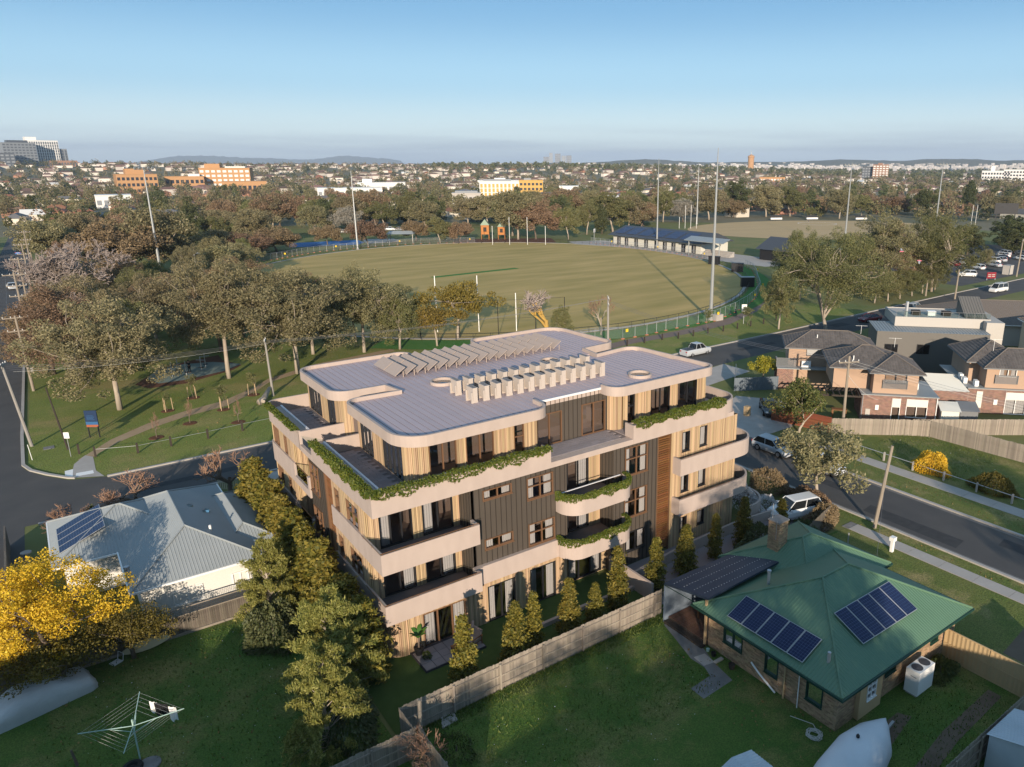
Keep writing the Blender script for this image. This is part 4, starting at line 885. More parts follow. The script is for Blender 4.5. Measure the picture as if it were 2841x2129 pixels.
PEACH = mat('peach_render', (0.385,0.262,0.185), 0.9, (0.415,0.285,0.20), 0.7, 0.8)
WBOARD = mat('white_weatherboard', (0.62,0.60,0.55), 0.8); DGREY = mat('charcoal_steel_cladding', (0.15,0.14,0.125), 0.6); LGREY = mat('light_grey_render', (0.42,0.39,0.35), 0.85)
ROLLER = mat('cream_roller_shutter', (0.62,0.60,0.53), 0.6); SLATE = mat('grey_screen_slat', (0.16,0.165,0.17), 0.5)
def solarmat():
    m = mat('solar_cell', (0.006,0.012,0.05), 0.3, spec=0.25); t = m.node_tree; b = t.nodes['Principled BSDF']
    tcn = t.nodes.new('ShaderNodeTexCoord'); bt = t.nodes.new('ShaderNodeTexBrick'); bt.offset = 0.0
    bt.inputs['Scale'].default_value = 1.0; bt.inputs['Brick Width'].default_value = 0.166; bt.inputs['Row Height'].default_value = 0.166; bt.inputs['Mortar Size'].default_value = 0.006
    bt.inputs['Color1'].default_value = (0.005,0.011,0.045,1); bt.inputs['Color2'].default_value = (0.006,0.014,0.055,1); bt.inputs['Mortar'].default_value = (0.08,0.11,0.2,1)
    t.links.new(tcn.outputs['Object'], bt.inputs['Vector']); t.links.new(bt.outputs[0], b.inputs['Base Color']); return m
SOLC = solarmat()
def pv_panel(parent, o, e, s, n, w, h):      # o: lower-left corner, unit axes e (across) s (up slope) n (normal)
    M4 = Matrix(((e.x,s.x,n.x,o.x),(e.y,s.y,n.y,o.y),(e.z,s.z,n.z,o.z),(0,0,0,1)))
    p = MB().box(0,0,0,w,h,0.035).build('solar_panel', GREYP, parent); p.matrix_local = M4
    MB().box(0.03,0.03,0.0352,w-0.03,h-0.03,0.04).build('cell_sheet', SOLC, p)
def brick_face(parent, fc, u0, u1, z0, z1, ops, near, singles, m1, mj, bw=0.23, bh=0.076, g=0.011):
    """bricks laid on a facade plane; those nearest the point `near` are parts of their own"""
    wl = MB()
    for a, b, p, q in cells(u0, u1, z0, z1, ops): fc.bx(wl, a, b, 0.012, 0.2, p, q)
    w = wl.build('brick_wall', MORT, parent); lst = []; z = z0; row = 0
    while z + bh*0.6 < z1:
        u = u0 - (bw+g)/2*(row % 2)
        while u < u1:
            a, b = max(u, u0), min(u+bw, u1)
            if b - a > 0.05:
                for ca, cb_, p, q in cells(a, b, z, min(z+bh, z1), ops):
                    if cb_-ca > 0.04 and q-p > bh*0.7: lst.append((ca, cb_, p, q))
            u += bw+g
        z += bh+g; row += 1
    lst.sort(key=lambda c: (Vector(fc.pt((c[0]+c[1])/2, 0, (c[2]+c[3])/2)) - Vector(near)).length)
    full = MB(); fc2 = Face(fc.ax, 0.0, fc.inw); fc2.bx(full, 0, bw, -0.004, 0.014, 0, bh); me = full.mesh('brick', m1); k = 0; jb = MB()
    for i, c in enumerate(lst):
        if k < singles and abs(c[1]-c[0]-bw) < 1e-3 and abs(c[3]-c[2]-bh) < 1e-3:
            p = fc.pt(c[0], 0, c[2]); meshobj('brick', me, w, p); k += 1
        else: fc.bx(jb, c[0], c[1], -0.004 - 0.002*(i % 3), 0.014, c[2], c[3])
    if jb.v: jb.build('bricks', mj, w, kind='stuff')
    return w
# ---- cream brick house with the green roof
GH = thing('brick_house', 'cream brick house with green corrugated roof and two sets of solar panels', 'house')
fl, ff = Face('x', 15.75), Face('y', -17.75)
opl = [(-11.6,-10.2,1.0,1.95),(-14.1,-13.2,0.85,1.95),(-16.9,-15.9,0.85,1.95)]
brick_face(GH, fl, -17.75, -9.0, 0.05, 2.45, opl, (15.75,-14.5,1.2), 200, BRK, BRKJ)
for o in opl: window(fl, *o, GH, 2 if o is opl[0] else 1, 1, GTRIM, 'both', True, 0.06, 0.3)
opf = [(17.9,18.7,0.95,2.1),(19.9,20.9,1.3,2.1),(24.4,25.2,1.3,2.1)]
brick_face(GH, ff, 15.75, 17.3, 0.05, 2.45, [], (15.8,-17.75,1.0), 60, BRK, BRKJ)
brick_face(GH, Face('y', -17.75), 19.3, 27.1, 0.05, 2.45, opf[1:], (19.5,-17.75,1.0), 40, BRK, BRKJ)
rm = MB(); f_ = Face('y', -18.0)
for c in cells(17.3, 19.3, 0.05, 2.45, opf[:1]): f_.bx(rm, c[0], c[1], 0, 0.4, c[2], c[3])
rm.build('rendered_bay', mat('tan_render', (0.50,0.35,0.19), 0.9), GH); window(f_, *opf[0], GH, 2, 3, WHITE, 'none', True, 0.05)
for o in opf[1:]: window(ff, *o, GH, 1, 1, GTRIM, 'none', True, 0.05)
MB().box(15.96,-17.54,0.05,27.1,-8.7,2.42).build('inner_rooms', INTER, GH)
hip_roof(GH, 15.2, 27.7, -18.3, -8.2, 2.6, 2.3, 'rib', GROOF, GROOF, GTRIM)
hip_roof(GH, 20.5, 28.6, -12.6, -5.3, 2.58, 1.75, 'rib', GROOF, GROOF, GTRIM, 'rear_roof')
MB().box(21.0,-8.6,0.05,28.1,-5.8,2.42).build('rear_wall', BRKJ, GH)
sn = Vector((-2.3, 0, 5.05)).normalized(); ss = Vector((5.05, 0, 2.3)).normalized(); se = Vector((0,-1,0))
for k in range(5):
    pv_panel(GH, Vector((15.55,-10.55-1.03*k,2.9)) , se, ss, ss.cross(se)*-1 if False else se.cross(ss), 1.0, 1.68)
fs_ = Vector((0, 5.05, 2.3)).normalized(); fe = Vector((1,0,0)); fn = fe.cross(fs_)
for k in range(5):
    pv_panel(GH, Vector((18.75+1.04*k,-17.0,3.36)), fe, fs_, fn, 1.0, 2.05)
ch = MB().box(22.5,-8.3,2.6,23.4,-7.5,5.5).build('chimney', MORT, GH)
for fc_, u0_, u1_ in ((Face('x',22.49), -8.3, -7.5), (Face('y',-8.31), 22.49, 23.4)):
    jb = MB(); z = 2.9; r_ = 0
    while z < 5.5:
        u = u0_ - 0.12*(r_ % 2)
        while u < u1_:
            a, b = max(u, u0_), min(u+0.23, u1_)
            if b-a > 0.04: fc_.bx(jb, a, b, -0.012, 0.02, z, z+0.076)
            u += 0.24
        z += 0.087; r_ += 1
    jb.build('bricks', BRKJ, ch, kind='stuff')
MB().box(22.44,-8.36,5.5,23.46,-7.44,5.58).build('chimney_cap', CONCD, ch); MB().tube([(22.7,-7.6,5.5),(22.7,-7.6,6.6)], 0.02, 5).tube([(22.4,-8.2,4.4),(22.4,-8.2,5.7)], 0.015, 4).build('aerial', GREYP, ch)
# carport awning
aw = MB().add([(15.25,-5.7,2.62),(15.45,-9.15,3.22),(21.9,-8.95,3.22),(21.5,-5.7,2.62),(15.25,-5.7,2.76),(15.45,-9.15,3.36),(21.9,-8.95,3.36),(21.5,-5.7,2.76)], [(0,1,2,3),(7,6,5,4),(0,4,5,1),(1,5,6,2),(2,6,7,3),(3,7,4,0)]).build('awning_roof', mat('navy_green_awning', (0.028,0.042,0.066), 0.6, (0.036,0.052,0.078), 0.8, 0.8), GH)
sc_ = MB()
for r in range(4):
    for k in range(26):
        t, q = (k+0.5)/26, (r+0.5)/4; x = (15.4*(1-t)+21.4*t) + 0.3*q; sc_.box(x-0.013, -5.85-3.1*q-0.013, 2.78+0.58*q, x+0.013, -5.85-3.1*q+0.013, 2.80+0.58*q)
sc_.build('roof_screws', WHITE, aw, kind='stuff'); MB().ribbon([(15.22,-5.66),(15.42,-9.19),(21.93,-8.99),(21.53,-5.66)], 2.60, 2.62, 0.05, closed=True).build('awning_fascia', GTRIM, aw)
MB().box(15.3,-5.75,0,21.5,-5.62,2.62).build('blue_side_wall', mat('blue_grey_render', (0.17,0.21,0.26), 0.85), GH)
dk_ = MB().box(15.6,-8.95,0.0,21.5,-5.78,0.3).build('deck', BOLL, GH); db = MB().box(0,0,0,5.9,0.125,0.025).mesh('deck_board', mat('deck_timber', (0.14,0.075,0.05), 0.8, objv=0.2))
for k in range(23): meshobj('deck_board', db, dk_, (15.6,-8.94+k*0.137,0.301))
MB().box(15.2,-9.0,0,15.59,-5.8,0.16).build('deck_step', BOLL, GH); MB().box(15.5,-9.0,0,15.62,-8.88,3.1).build('post', mat('tan_post', (0.42,0.29,0.16), 0.8), GH)
dp = MB(); dp.tube([(15.66,-12.35,0.9),(15.62,-13.0,0.55),(15.62,-14.1,0.05)], 0.055, 7); dp.build('white_pipe', WHITE, GH)
MB().tube([(15.66,-14.6,0),(15.66,-14.6,2.5)], 0.05, 6).build('downpipe', mat('tan_pipe', (0.45,0.32,0.18), 0.7), GH); MB().tube([(15.66,-15.5,0),(15.66,-15.5,2.5)], 0.03, 6).build('downpipe', WHITE, GH)
MB().tube([(18.9,-10.6,3.6),(18.9,-10.6,4.55)], 0.09, 8).lathe([(0.13,4.5),(0.13,4.62)], 8, (18.9,-10.6,0)).build('flue', GREYP, GH); MB().tube([(16.4,-16.6,3.1),(16.4,-16.6,3.7)], 0.09, 8).build('roof_vent', GREYP, GH)
# heat pump
hp = thing('heat_pump', 'large white twin fan heat pump against the brick wall', 'air conditioner', (22.0,-18.55,0)); MB().box(-0.75,-0.38,0.12,0.75,0.38,1.55).build('casing', WHITE, hp); MB().box(-0.7,-0.3,0,0.7,0.3,0.12).build('base', CONC, hp)
for k in (-0.36,0.36): MB().lathe([(0.3,1.551),(0.3,1.575),(0.12,1.575),(0.12,1.59)], 16, (k,0,0)).build('fan', ACDARK, hp)
MB().box(-0.752,-0.22,1.15,-0.75,0.1,1.19).build('badge', ACDARK, hp)
# ---- grey roofed weatherboard house
WH = thing('weatherboard_house', 'white weatherboard house with pale grey corrugated hip roof', 'house')
boards = MB().box(-10.2,13.0,0.1,-3.9,24,2.75).box(-13.7,19.2,0.1,-3.9,26,2.75).build('wall', WBOARD, WH); wbd = MB()
for k in range(18): wbd.add([(-10.2,12.96,0.15+k*0.145),(-3.9,12.96,0.15+k*0.145),(-3.9,12.995,0.29+k*0.145),(-10.2,12.995,0.29+k*0.145)], [(0,1,2,3)])
for k in range(18): wbd.add([(-13.7,19.16,0.15+k*0.145),(-10.2,19.16,0.15+k*0.145),(-10.2,19.195,0.29+k*0.145),(-13.7,19.195,0.29+k*0.145)], [(0,1,2,3)])
wbd.build('weatherboards', WBOARD, boards, kind='stuff')
fw = Face('y', 12.95, 1)
for o in ((-8.6,-6.9,0.9,1.9),(-5.2,-4.2,1.05,1.95)): window(fw, *o, WH, 2, 1, WHITE, 'both', True, 0.07, 0.4, dep=0.04)
hip_roof(WH, -10.7, -3.3, 12.4, 26.4, 2.9, 1.75, 'rib', ZINC, ZINC, WHITE); hip_roof(WH, -14.2, -6.0, 18.6, 26.5, 2.88, 1.7, 'rib', ZINC, ZINC, WHITE, 'side_roof')
hip_roof(WH, -5.4, -1.6, 14.6, 24.4, 2.70, 0.9, 'rib', ZINC, ZINC, WHITE, 'rear_roof'); MB().box(-5.2,15.1,0.1,-2.2,23.9,2.52).build('rear_wall', WBOARD, WH)
w_s = Vector((3.95,0,1.7)).normalized(); w_e = Vector((0,-1,0))
for k in range(4):
    pv_panel(WH, Vector((-13.75,24.2-1.04*k,3.1)), w_e, w_s, w_e.cross(w_s), 1.0, 2.9)
MB().lathe([(0.28,4.35),(0.22,4.5),(0.02,4.6)], 10, (-6.1,20.2,-0.25)).build('skylight_dome', CLEARG, WH); MB().lathe([(0.28,4.35),(0.22,4.5),(0.02,4.6)], 10, (-5.2,19.4,-0.55)).build('skylight_dome', CLEARG, WH)
MB().tube([(-5.6,15.8,3.7),(-5.6,15.8,4.35)], 0.08, 8).build('flue', WHITE, WH); MB().tube([(-10.6,14.0,3.0),(-10.6,14.0,3.9)], 0.16, 8).build('flue', GREYP, WH)
pg = thing('pergola', 'white timber pergola beams beside the grey roofed house', 'pergola', (-2.6,20,0))
for k in range(4): MB().box(0.2,k*0.7,2.6,2.4,k*0.7+0.07,2.75).build('beam', WHITE, pg)
MB().box(2.2,-0.2,0,2.3,-0.1,2.6).box(2.2,2.3,0,2.3,2.4,2.6).build('post', WHITE, pg)
# ---- the three peach townhouse units, turned to the street corner (local u across the front, v to the rear)
TH_O, TH_R = (57.5,13.0,0), math.radians(-48)
def unit(label, loc=TH_O, rz=TH_R): return thing('townhouse', label, 'house', loc, rz)
def flat_bricks(parent, fc, u0, u1, z0, z1, ops):
    wl = MB()
    for a, b, p, q in cells(u0, u1, z0, z1, ops): fc.bx(wl, a, b, 0.01, 0.2, p, q)
    w = wl.build('brick_wall', MORTD, parent); jb = MB(); z = z0; row = 0
    while z < z1 - 0.04:
        u = u0 - 0.13*(row % 2)
        while u < u1:
            for ca, cb_, p, q in cells(max(u,u0), min(u+0.24,u1), z, min(z+0.085,z1), ops):
                if cb_-ca > 0.05: fc.bx(jb, ca, cb_, -0.01, 0.012, p, q)
            u += 0.262
        z += 0.107; row += 1
    jb.build('bricks', BRKR, w, kind='stuff'); return w
def screen(parent, fc, u0, u1, z0, z1):
    mb = MB(); z = z0
    while z < z1: fc.bx(mb, u0, u1, -0.16, -0.12, z, z+0.055); z += 0.085
    fc.bx(mb, u0, u0+0.05, -0.2, -0.0, z0, z1); fc.bx(mb, u1-0.05, u1, -0.2, -0.0, z0, z1); mb.build('slat_screen', SLATE, parent)
H1 = unit('peach rendered townhouse with dark tiled roof and brick lower floor facing the vacant lot')
fA, fB = Face('y', 0.5), Face('y', -1.15)
MB().box(0.5,0.71,2.9,4.3,7.2,5.35).box(4.55,-0.94,2.9,9.2,4.5,5.35).build('upper_wall', PEACH, H1)
opB = [(5.7,8.0,4.1,5.2)]; wm = MB()
for c in cells(4.55, 9.2, 2.9, 5.35, opB): fB.bx(wm, c[0], c[1], 0, 0.2, c[2], c[3])
wm.box(0.5,0.5,2.9,4.5,0.7,5.35); wm.build('upper_front', PEACH, H1); window(fB, *opB[0], H1, 2, 1, BLACKFR, 'none', False, 0.06); screen(H1, fB, 5.5, 8.1, 3.55, 4.5)
fG = Face('y', -1.75); og = [(6.6,7.5,0.1,2.6),(8.1,10.3,0.5,2.6)]
flat_bricks(H1, fG, 3.4, 11.3, 0, 2.85, og); flat_bricks(H1, Face('x', 3.4), -1.55, 2.5, 0, 2.85, []); flat_bricks(H1, Face('x', 11.3, -1), -1.55, 1.0, 0, 2.85, [])
for o in og:
    window(fG, *o, H1, 1 if o[1]-o[0] < 1 else 2, 1, WHITE, 'none', False, 0.06)
    MB().box(o[0]+0.03,-1.83,o[3]-0.85 if o is not og[0] else o[3]-1.0,o[1]-0.03,-1.80,o[3]).build('roller_shutter', ROLLER, H1)
MB().box(3.65,-1.5,0.02,11.0,4.3,2.84).build('inner_rooms', INTER, H1); MB().box(3.3,-1.85,2.86,11.4,0.4,2.95).box(9.25,0.41,2.86,11.4,4.6,2.95).build('lower_roof', ZINC, H1)
hip_roof(H1, 0.0, 8.6, 0.0, 7.6, 5.4, 1.75, 'tile', TILE, TILECAP, SLATE); hip_roof(H1, 4.05, 9.75, -1.65, 5.0, 5.38, 1.45, 'tile', TILE, TILECAP, SLATE, 'front_roof')
MB().box(4.9,-1.83,1.2,5.25,-1.76,1.75).build('meter_box', WHITE, H1); MB().box(3.9,-1.83,0.5,4.4,-1.76,1.25).build('water_heater', LGREY, H1)
MB().tube([(3.5,-1.85,0),(3.5,-1.85,2.85)], 0.05, 6).build('downpipe', GREYP, H1); MB().tube([(11.2,-1.85,0),(11.2,-1.85,2.85)], 0.05, 6).build('downpipe', WHITE, H1)
MB().tube([(7.5,4.5,6.9),(7.5,4.5,8.0)], 0.02, 5).tube([(6.8,4.5,7.95),(8.2,4.5,7.95)], 0.015, 4).build('aerial', WHITE, H1); MB().tube([(2.6,1.2,5.9),(2.6,1.2,6.5)], 0.06, 6).build('roof_vent', WHITE, H1)
for k in range(2): MB().box(9.4,0.9+k*1.4,2.96,9.8,1.9+k*1.4,3.65).build('condenser', WHITE, H1)
MB().box(-2.6,0.3,2.6,3.3,0.42,2.8).box(-2.6,-2.2,2.6,3.3,-2.08,2.8).build('pergola_beam', BOLL, H1); pj = MB().box(-0.04,-2.4,2.81,0.04,0.5,2.95).mesh('pergola_joist', BOLL)
for k in range(9): meshobj('pergola_joist', pj, H1, (-2.4+k*0.68,0,0))
H2 = unit('rear peach townhouse with dark tiled roof and white blind behind the pergola')
MB().box(-3.9,9.3,2.9,6.2,14.6,5.35).build('upper_wall', PEACH, H2); f2 = Face('y', 9.1); w2 = MB(); o2_ = [(-1.8,0.4,4.3,5.25)]
for c in cells(-3.9, 6.2, 2.9, 5.35, o2_): f2.bx(w2, c[0], c[1], 0, 0.2, c[2], c[3])
w2.build('upper_front', PEACH, H2); window(f2, *o2_[0], H2, 1, 1, BLACKFR, 'none', False); MB().box(-1.75,9.16,4.35,0.35,9.18,5.2).build('blind', WHITE, H2)
hip_roof(H2, -4.4, 6.7, 8.5, 15.2, 5.4, 1.6, 'tile', TILE, TILECAP, SLATE); flat_bricks(H2, Face('y', 8.6), -5.2, -3.2, 0, 2.85, []); flat_bricks(H2, Face('x', -5.2), 8.8, 14, 0, 2.85, [])
MB().box(-3.19,8.65,0.02,6.0,14.5,2.88).build('lower_wall', PEACH, H2); MB().box(-5.3,7.6,2.86,6.2,9.08,2.96).build('lower_roof', ZINC, H2)
screen(H2, Face('y', 8.3), -5.4, -3.0, 2.97, 4.1); MB().box(-2.3,8.5,2.97,-1.2,8.95,3.7).build('condenser', WHITE, H2); MB().tube([(-0.5,10.4,6.2),(-0.5,10.4,6.75)], 0.06, 6).build('roof_vent', WHITE, H2)
MB().tube([(5.0,12.5,6.6),(5.0,12.5,7.7)], 0.02, 5).tube([(4.3,12.5,7.65),(5.7,12.5,7.65)], 0.015, 4).build('aerial', WHITE, H2)
H3 = unit('peach townhouse with tiled hip roof beside the brick garage')
f3 = Face('y', 3.3); MB().box(17.4,3.51,2.9,25,9,5.35).box(16.3,6.0,2.9,21,13,5.35).build('upper_wall', PEACH, H3); w3 = MB(); o3 = [(18.7,20.5,4.3,5.2)]
for c in cells(17.4, 25, 2.9, 5.35, o3): f3.bx(w3, c[0], c[1], 0, 0.2, c[2], c[3])
w3.build('upper_front', PEACH, H3); window(f3, *o3[0], H3, 2, 1, WHITE, 'both', False); screen(H3, f3, 18.3, 20.7, 3.5, 4.5)
flat_bricks(H3, Face('y', 2.9), 15.6, 26, 0, 2.85, [(16.5,17.2,0.6,2.6),(19.6,21.8,0.05,2.6)]); window(Face('y', 2.9), 19.6,21.8,0.05,2.6, H3, 2, 1, WHITE, 'both', False, 0.06, 0.45)
MB().box(16.53,2.84,0.62,17.17,2.88,2.58).build('roller_shutter', ROLLER, H3); MB().box(19.65,2.82,1.75,21.75,2.86,2.58).build('roller_shutter', ROLLER, H3); MB().box(18.4,2.8,1.1,18.8,2.88,1.7).build('meter_box', WHITE, H3)
MB().box(15.85,3.15,0.02,25.8,12,2.84).build('inner_rooms', INTER, H3); MB().box(15.5,2.8,2.86,26.1,3.28,2.95).box(14.9,3.29,2.86,17.38,13,2.95).build('lower_roof', ZINC, H3)
hip_roof(H3, 16.9, 25.6, 2.7, 9.0, 5.4, 1.6, 'tile', TILE, TILECAP, SLATE, 'front_roof'); hip_roof(H3, 15.8, 22.2, 5.3, 13.5, 5.41, 1.8, 'tile', TILE, TILECAP, SLATE)
for k, (a, b) in enumerate(((15.7,6.6),(15.7,5.0),(16.6,3.9))): MB().box(a-0.2,b-0.4,2.96,a+0.2,b+0.4,3.6).build('condenser', WHITE, H3)
MB().tube([(18.6,6.0,6.6),(18.6,6.0,8.0)], 0.02, 5).tube([(17.8,6.0,7.95),(19.4,6.0,7.95)], 0.015, 4).build('aerial', WHITE, H3)
GA = thing('brick_garage', 'low brick garage with cream ribbed roof between the townhouses', 'garage', TH_O, TH_R)
flat_bricks(GA, Face('y', 1.3), 11.5, 15.2, 0, 2.85, []); gr_ = MB().add([(11.4,1.2,2.9),(15.3,1.2,2.9),(15.3,7.8,3.15),(11.4,7.8,3.15)], [(0,1,2,3)]).build('roof', ROLLER, GA); rr = MB(); roof_ribs(rr, [(11.4,7.8,3.15),(11.4,1.2,2.9),(15.3,1.2,2.9),(15.3,7.8,3.15)], 0.3, 0.05, 0.04); rr.build('corrugation', ROLLER, gr_, kind='stuff')
MB().box(11.6,1.55,0,15.1,7.7,2.85).build('wall', MORTD, GA)
# ---- dark modern house with roof terrace
DH = thing('modern_house', 'charcoal clad modern house with pale roof terrace and ribbed screen', 'house', (TH_O[0],TH_O[1],-0.6), TH_R)
dm = MB().box(8.2,19.02,0,22.3,25.5,6.3).build('wall', DGREY, DH); db2 = MB(); u = 8.25
while u < 22.3: db2.box(u, 18.985, 0.0, u+0.03, 19.018, 6.3); u += 0.14
db2.build('cladding_ribs', DGREY, dm, kind='stuff'); fD = Face('y', 18.93)
for o in ((9.3,11.0,1.8,4.6),(13.4,15.0,3.4,4.7),(19.6,21.3,3.6,4.7)):
    MB().box(o[0],18.93,o[2],o[1],18.98,o[3]).build('window', BLACKFR, DH); MB().box(o[0]+0.06,18.925,o[2]+0.06,(o[0]+o[1])/2-0.03,18.929,o[3]-0.06).box((o[0]+o[1])/2+0.03,18.925,o[2]+0.06,o[1]-0.06,18.929,o[3]-0.06).build('pane', PANE, DH)
rf_ = MB().add([(8.1,18.9,6.32),(22.4,18.9,6.32),(22.4,25.6,6.4),(8.1,25.6,6.4)], [(0,1,2,3)]).build('roof', ZINC, DH); rr = MB(); roof_ribs(rr, [(8.1,18.9,6.32),(22.4,18.9,6.32),(22.4,25.6,6.4),(8.1,25.6,6.4)], 0.4, 0.06, 0.06); rr.build('corrugation', ZINC, rf_, kind='stuff')
MB().box(11,22.5,6.41,23.2,30,7.6).build('terrace_block', LGREY, DH); MB().box(22.3,21,0,24.5,30,7.55).build('side_wing', LGREY, DH)
MB().ribbon([(11,22.5),(23.2,22.5),(23.2,30),(11,30)], 7.6, 7.7, 0.2, closed=True).build('terrace_kerb', LGREY, DH); tr_ = MB()
for k in range(13): tr_.box(11.1+k, 22.55, 7.7, 11.14+k, 22.6, 8.5)
tr_.box(11.1,22.55,8.46,23.1,22.6,8.5).build('terrace_rail', SLATE, DH); MB().poly3([(11.1,22.58,7.75),(23.1,22.58,7.75),(23.1,22.58,8.45),(11.1,22.58,8.45)]).build('glass_balustrade', CLEARG, DH)
sh_ = MB().add([(20.2,23.5,7.7),(23.0,23.5,7.7),(23.0,28,9.9),(20.2,28,9.9),(20.2,28,7.7),(23.0,28,7.7)], [(0,1,2,3),(3,2,5,4),(0,3,4),(1,5,2),(0,4,5,1)]).build('stair_hood', DGREY, DH); rr = MB(); roof_ribs(rr, [(20.2,23.5,7.7),(23.0,23.5,7.7),(23.0,28,9.9),(20.2,28,9.9)], 0.35, 0.05, 0.06); rr.build('corrugation', DGREY, sh_, kind='stuff')
MB().tube([(12.5,23.2,7.6),(12.5,23.2,9.7)], 0.22, 10).build('flue', GREYP, DH)
for k in range(3): MB().box(13.6+k*2,24.5,7.6,14.7+k*2,25.6,8.2).build('terrace_seat', WHITE if k % 2 else BOLL, DH)
def simple_house(name, label, loc, rz, w, d, h, rh, wallm, roofm, style='tile', group=None, capm=None):
    t = thing(name, label, 'house', loc, rz, group); MB().box(-w/2+0.5,-d/2+0.5,-1.0,w/2-0.5,d/2-0.5,h).build('wall', wallm, t); hip_roof(t, -w/2, w/2, -d/2, d/2, h+0.02, rh, style, roofm, capm or roofm, WHITE)
    f = Face('y', -d/2+0.48); [MB().box(u-0.8,-d/2+0.46,1.0,u+0.8,-d/2+0.5,2.0).build('window', BLACKFR, t) for u in (-w/4, w/4)]
    return t
simple_house('tiled_house', 'brown tiled hip roofed house behind the roof terrace', (112,20,0), TH_R, 22, 14, 3.4, 2.6, LGREY, TILECAP)
simple_house('tiled_house', 'grey tiled house with cream wall right of the roof terrace', (104,4,0), TH_R, 14, 12, 5.2, 2.2, mat('cream_wall', (0.55,0.47,0.36), 0.9), TILECAP)
# ---- unseen houses added out of frame, placed and sized to shade the back gardens
for loc, w, d, h, rh, lb in (((-4,-27,0),20,9,3.2,2.0,'unseen plain house added for shade south of the low paling fence'),((-19,-14.5,0),18,8,4.2,2.1,'unseen plain house added for shade west of the clothes line lawn'),((-27,-6,0),13,8,5.2,2.2,'unseen two storey house added for shade west of the golden wattle'),((12,-38,0),18,10,4.2,2.2,'unseen plain house added for shade south of the boat yard')):
    simple_house('unseen_shade_house', lb, loc, 0, w, d, h, rh, WBOARD, TILECAP)
# ---- pavilion and clubrooms by the oval
PV = thing('sports_pavilion', 'white sports pavilion with long dark roof full of solar panels', 'pavilion', (156,132,0), math.radians(92))
PVR = mat('dark_grey_roof', (0.055,0.06,0.07), 0.5); CREAMW = mat('cream_wall_panel', (0.55,0.53,0.46), 0.85)
pw_ = MB().box(0,-14,0,42,-1.2,3.3).build('wall', CREAMW, PV); fp = Face('y', -1.1, -1)
for k, u in enumerate((3,7.5,12,16,20,25,30,35,39)): MB().box(u-0.9,-1.19,0.1,u+0.9,-1.12,2.6).build('window', BLACKFR, PV); MB().box(u-0.03,-1.118,0.2,u+0.03,-1.09,2.5).box(u-0.4,-1.118,0.2,u-0.36,-1.09,2.5).build('window_mullion', WHITE, PV)
pr_ = MB().add([(-1,0.6,3.3),(43,0.6,3.3),(43,-8,6.2),(-1,-8,6.2),(43,-16,3.3),(-1,-16,3.3)], [(0,1,2,3),(3,2,4,5),(1,4,2),(0,3,5)]).build('roof', PVR, PV)
e_, s_v = Vector((1,0,0)), Vector((0,-8.6,2.9)).normalized(); n_ = Vector((0,2.9,8.6)).normalized()
pvm = MB().box(0,0,0,1.0,1.75,0.05).mesh('solar_panel', SOLC)
for i in range(34):
    for j in range(3):
        o = meshobj('solar_panel', pvm, PV); p = Vector((4.5+1.08*i, 0.6, 3.42)) + s_v*(1.9+1.85*j)
        if i % 6 != 5: o.matrix_local = Matrix(((-1,0,0,p.x+1),(0,s_v.y,n_.y,p.y),(0,s_v.z,n_.z,p.z),(0,0,0,1)))
        else: bpy.data.objects.remove(o)
MB().add([(-14,4.5,4.6),(2,4.5,4.6),(4,-1.0,5.4),(-12,-1.0,5.4),(-14,4.5,4.75),(2,4.5,4.75),(4,-1,5.55),(-12,-1,5.55)], [(3,2,1,0),(4,5,6,7),(0,1,5,4),(1,2,6,5),(2,3,7,6),(3,0,4,7)]).build('canopy', ZINC, PV)
for u in (-12,0.5): MB().tube([(u,3.8,0),(u,3.8,4.6)], 0.15, 8).tube([(u,3.8,3),(u+1.6,1,4.9)], 0.1, 6).build('canopy_post', ZINC, PV)
for k in range(4): MB().box(-12,-0.8+0.6*k-2.4,0,-1,-0.21+0.6*k-2.4,1.6-0.4*k).build('terrace_step', CONC, PV)
CR = thing('club_room', 'dark grey roofed club room beside the pavilion canopy', 'building', (161,103,0), math.radians(92)); MB().box(-3,-12,0,9,-1,3.2).build('wall', BLACKM, CR); MB().add([(-4,0,3.2),(10,0,3.2),(10,-7,6.4),(-4,-7,6.4),(10,-14,3.2),(-4,-14,3.2)], [(0,1,2,3),(3,2,4,5),(1,4,2),(0,3,5)]).build('roof', PVR, CR)
# ================================================================ trees and plants
BARK = mat('pale_gum_bark', (0.42,0.36,0.29), 0.9, (0.26,0.21,0.16), 1.2, 0.9, stretch=(2,2,0.4))
BARKD = mat('brown_bark', (0.11,0.085,0.065), 0.95, (0.17,0.13,0.10), 2, 0.9)
BARKY = mat('lichen_bark', (0.50,0.30,0.05), 0.95, (0.30,0.20,0.08), 2, 0.9)
TWIG = mat('grey_pink_twig', (0.275,0.225,0.20), 0.95, island=0.15); TWIGB = mat('russet_twig', (0.25,0.15,0.10), 0.95, island=0.15)
L_GUM = leafmat('gum_leaf', (0.135,0.125,0.058), (0.30,0.255,0.135), 0.28, 0.16)
L_GUMB = leafmat('brown_gum_leaf', (0.165,0.112,0.06), (0.31,0.215,0.125), 0.28, 0.15)
L_GUMG = leafmat('green_gum_leaf', (0.095,0.11,0.036), (0.225,0.21,0.085), 0.28, 0.15)
L_DARK = leafmat('dark_evergreen_leaf', (0.045,0.062,0.022), (0.12,0.13,0.05), 0.22, 0.15)
L_WATT = leafmat('bronze_wattle_leaf', (0.14,0.10,0.018), (0.26,0.19,0.04), 0.3, 0.08)
L_GOLD = leafmat('gold_blossom', (0.55,0.335,0.012), (0.85,0.60,0.05), 0.35, 0.05)
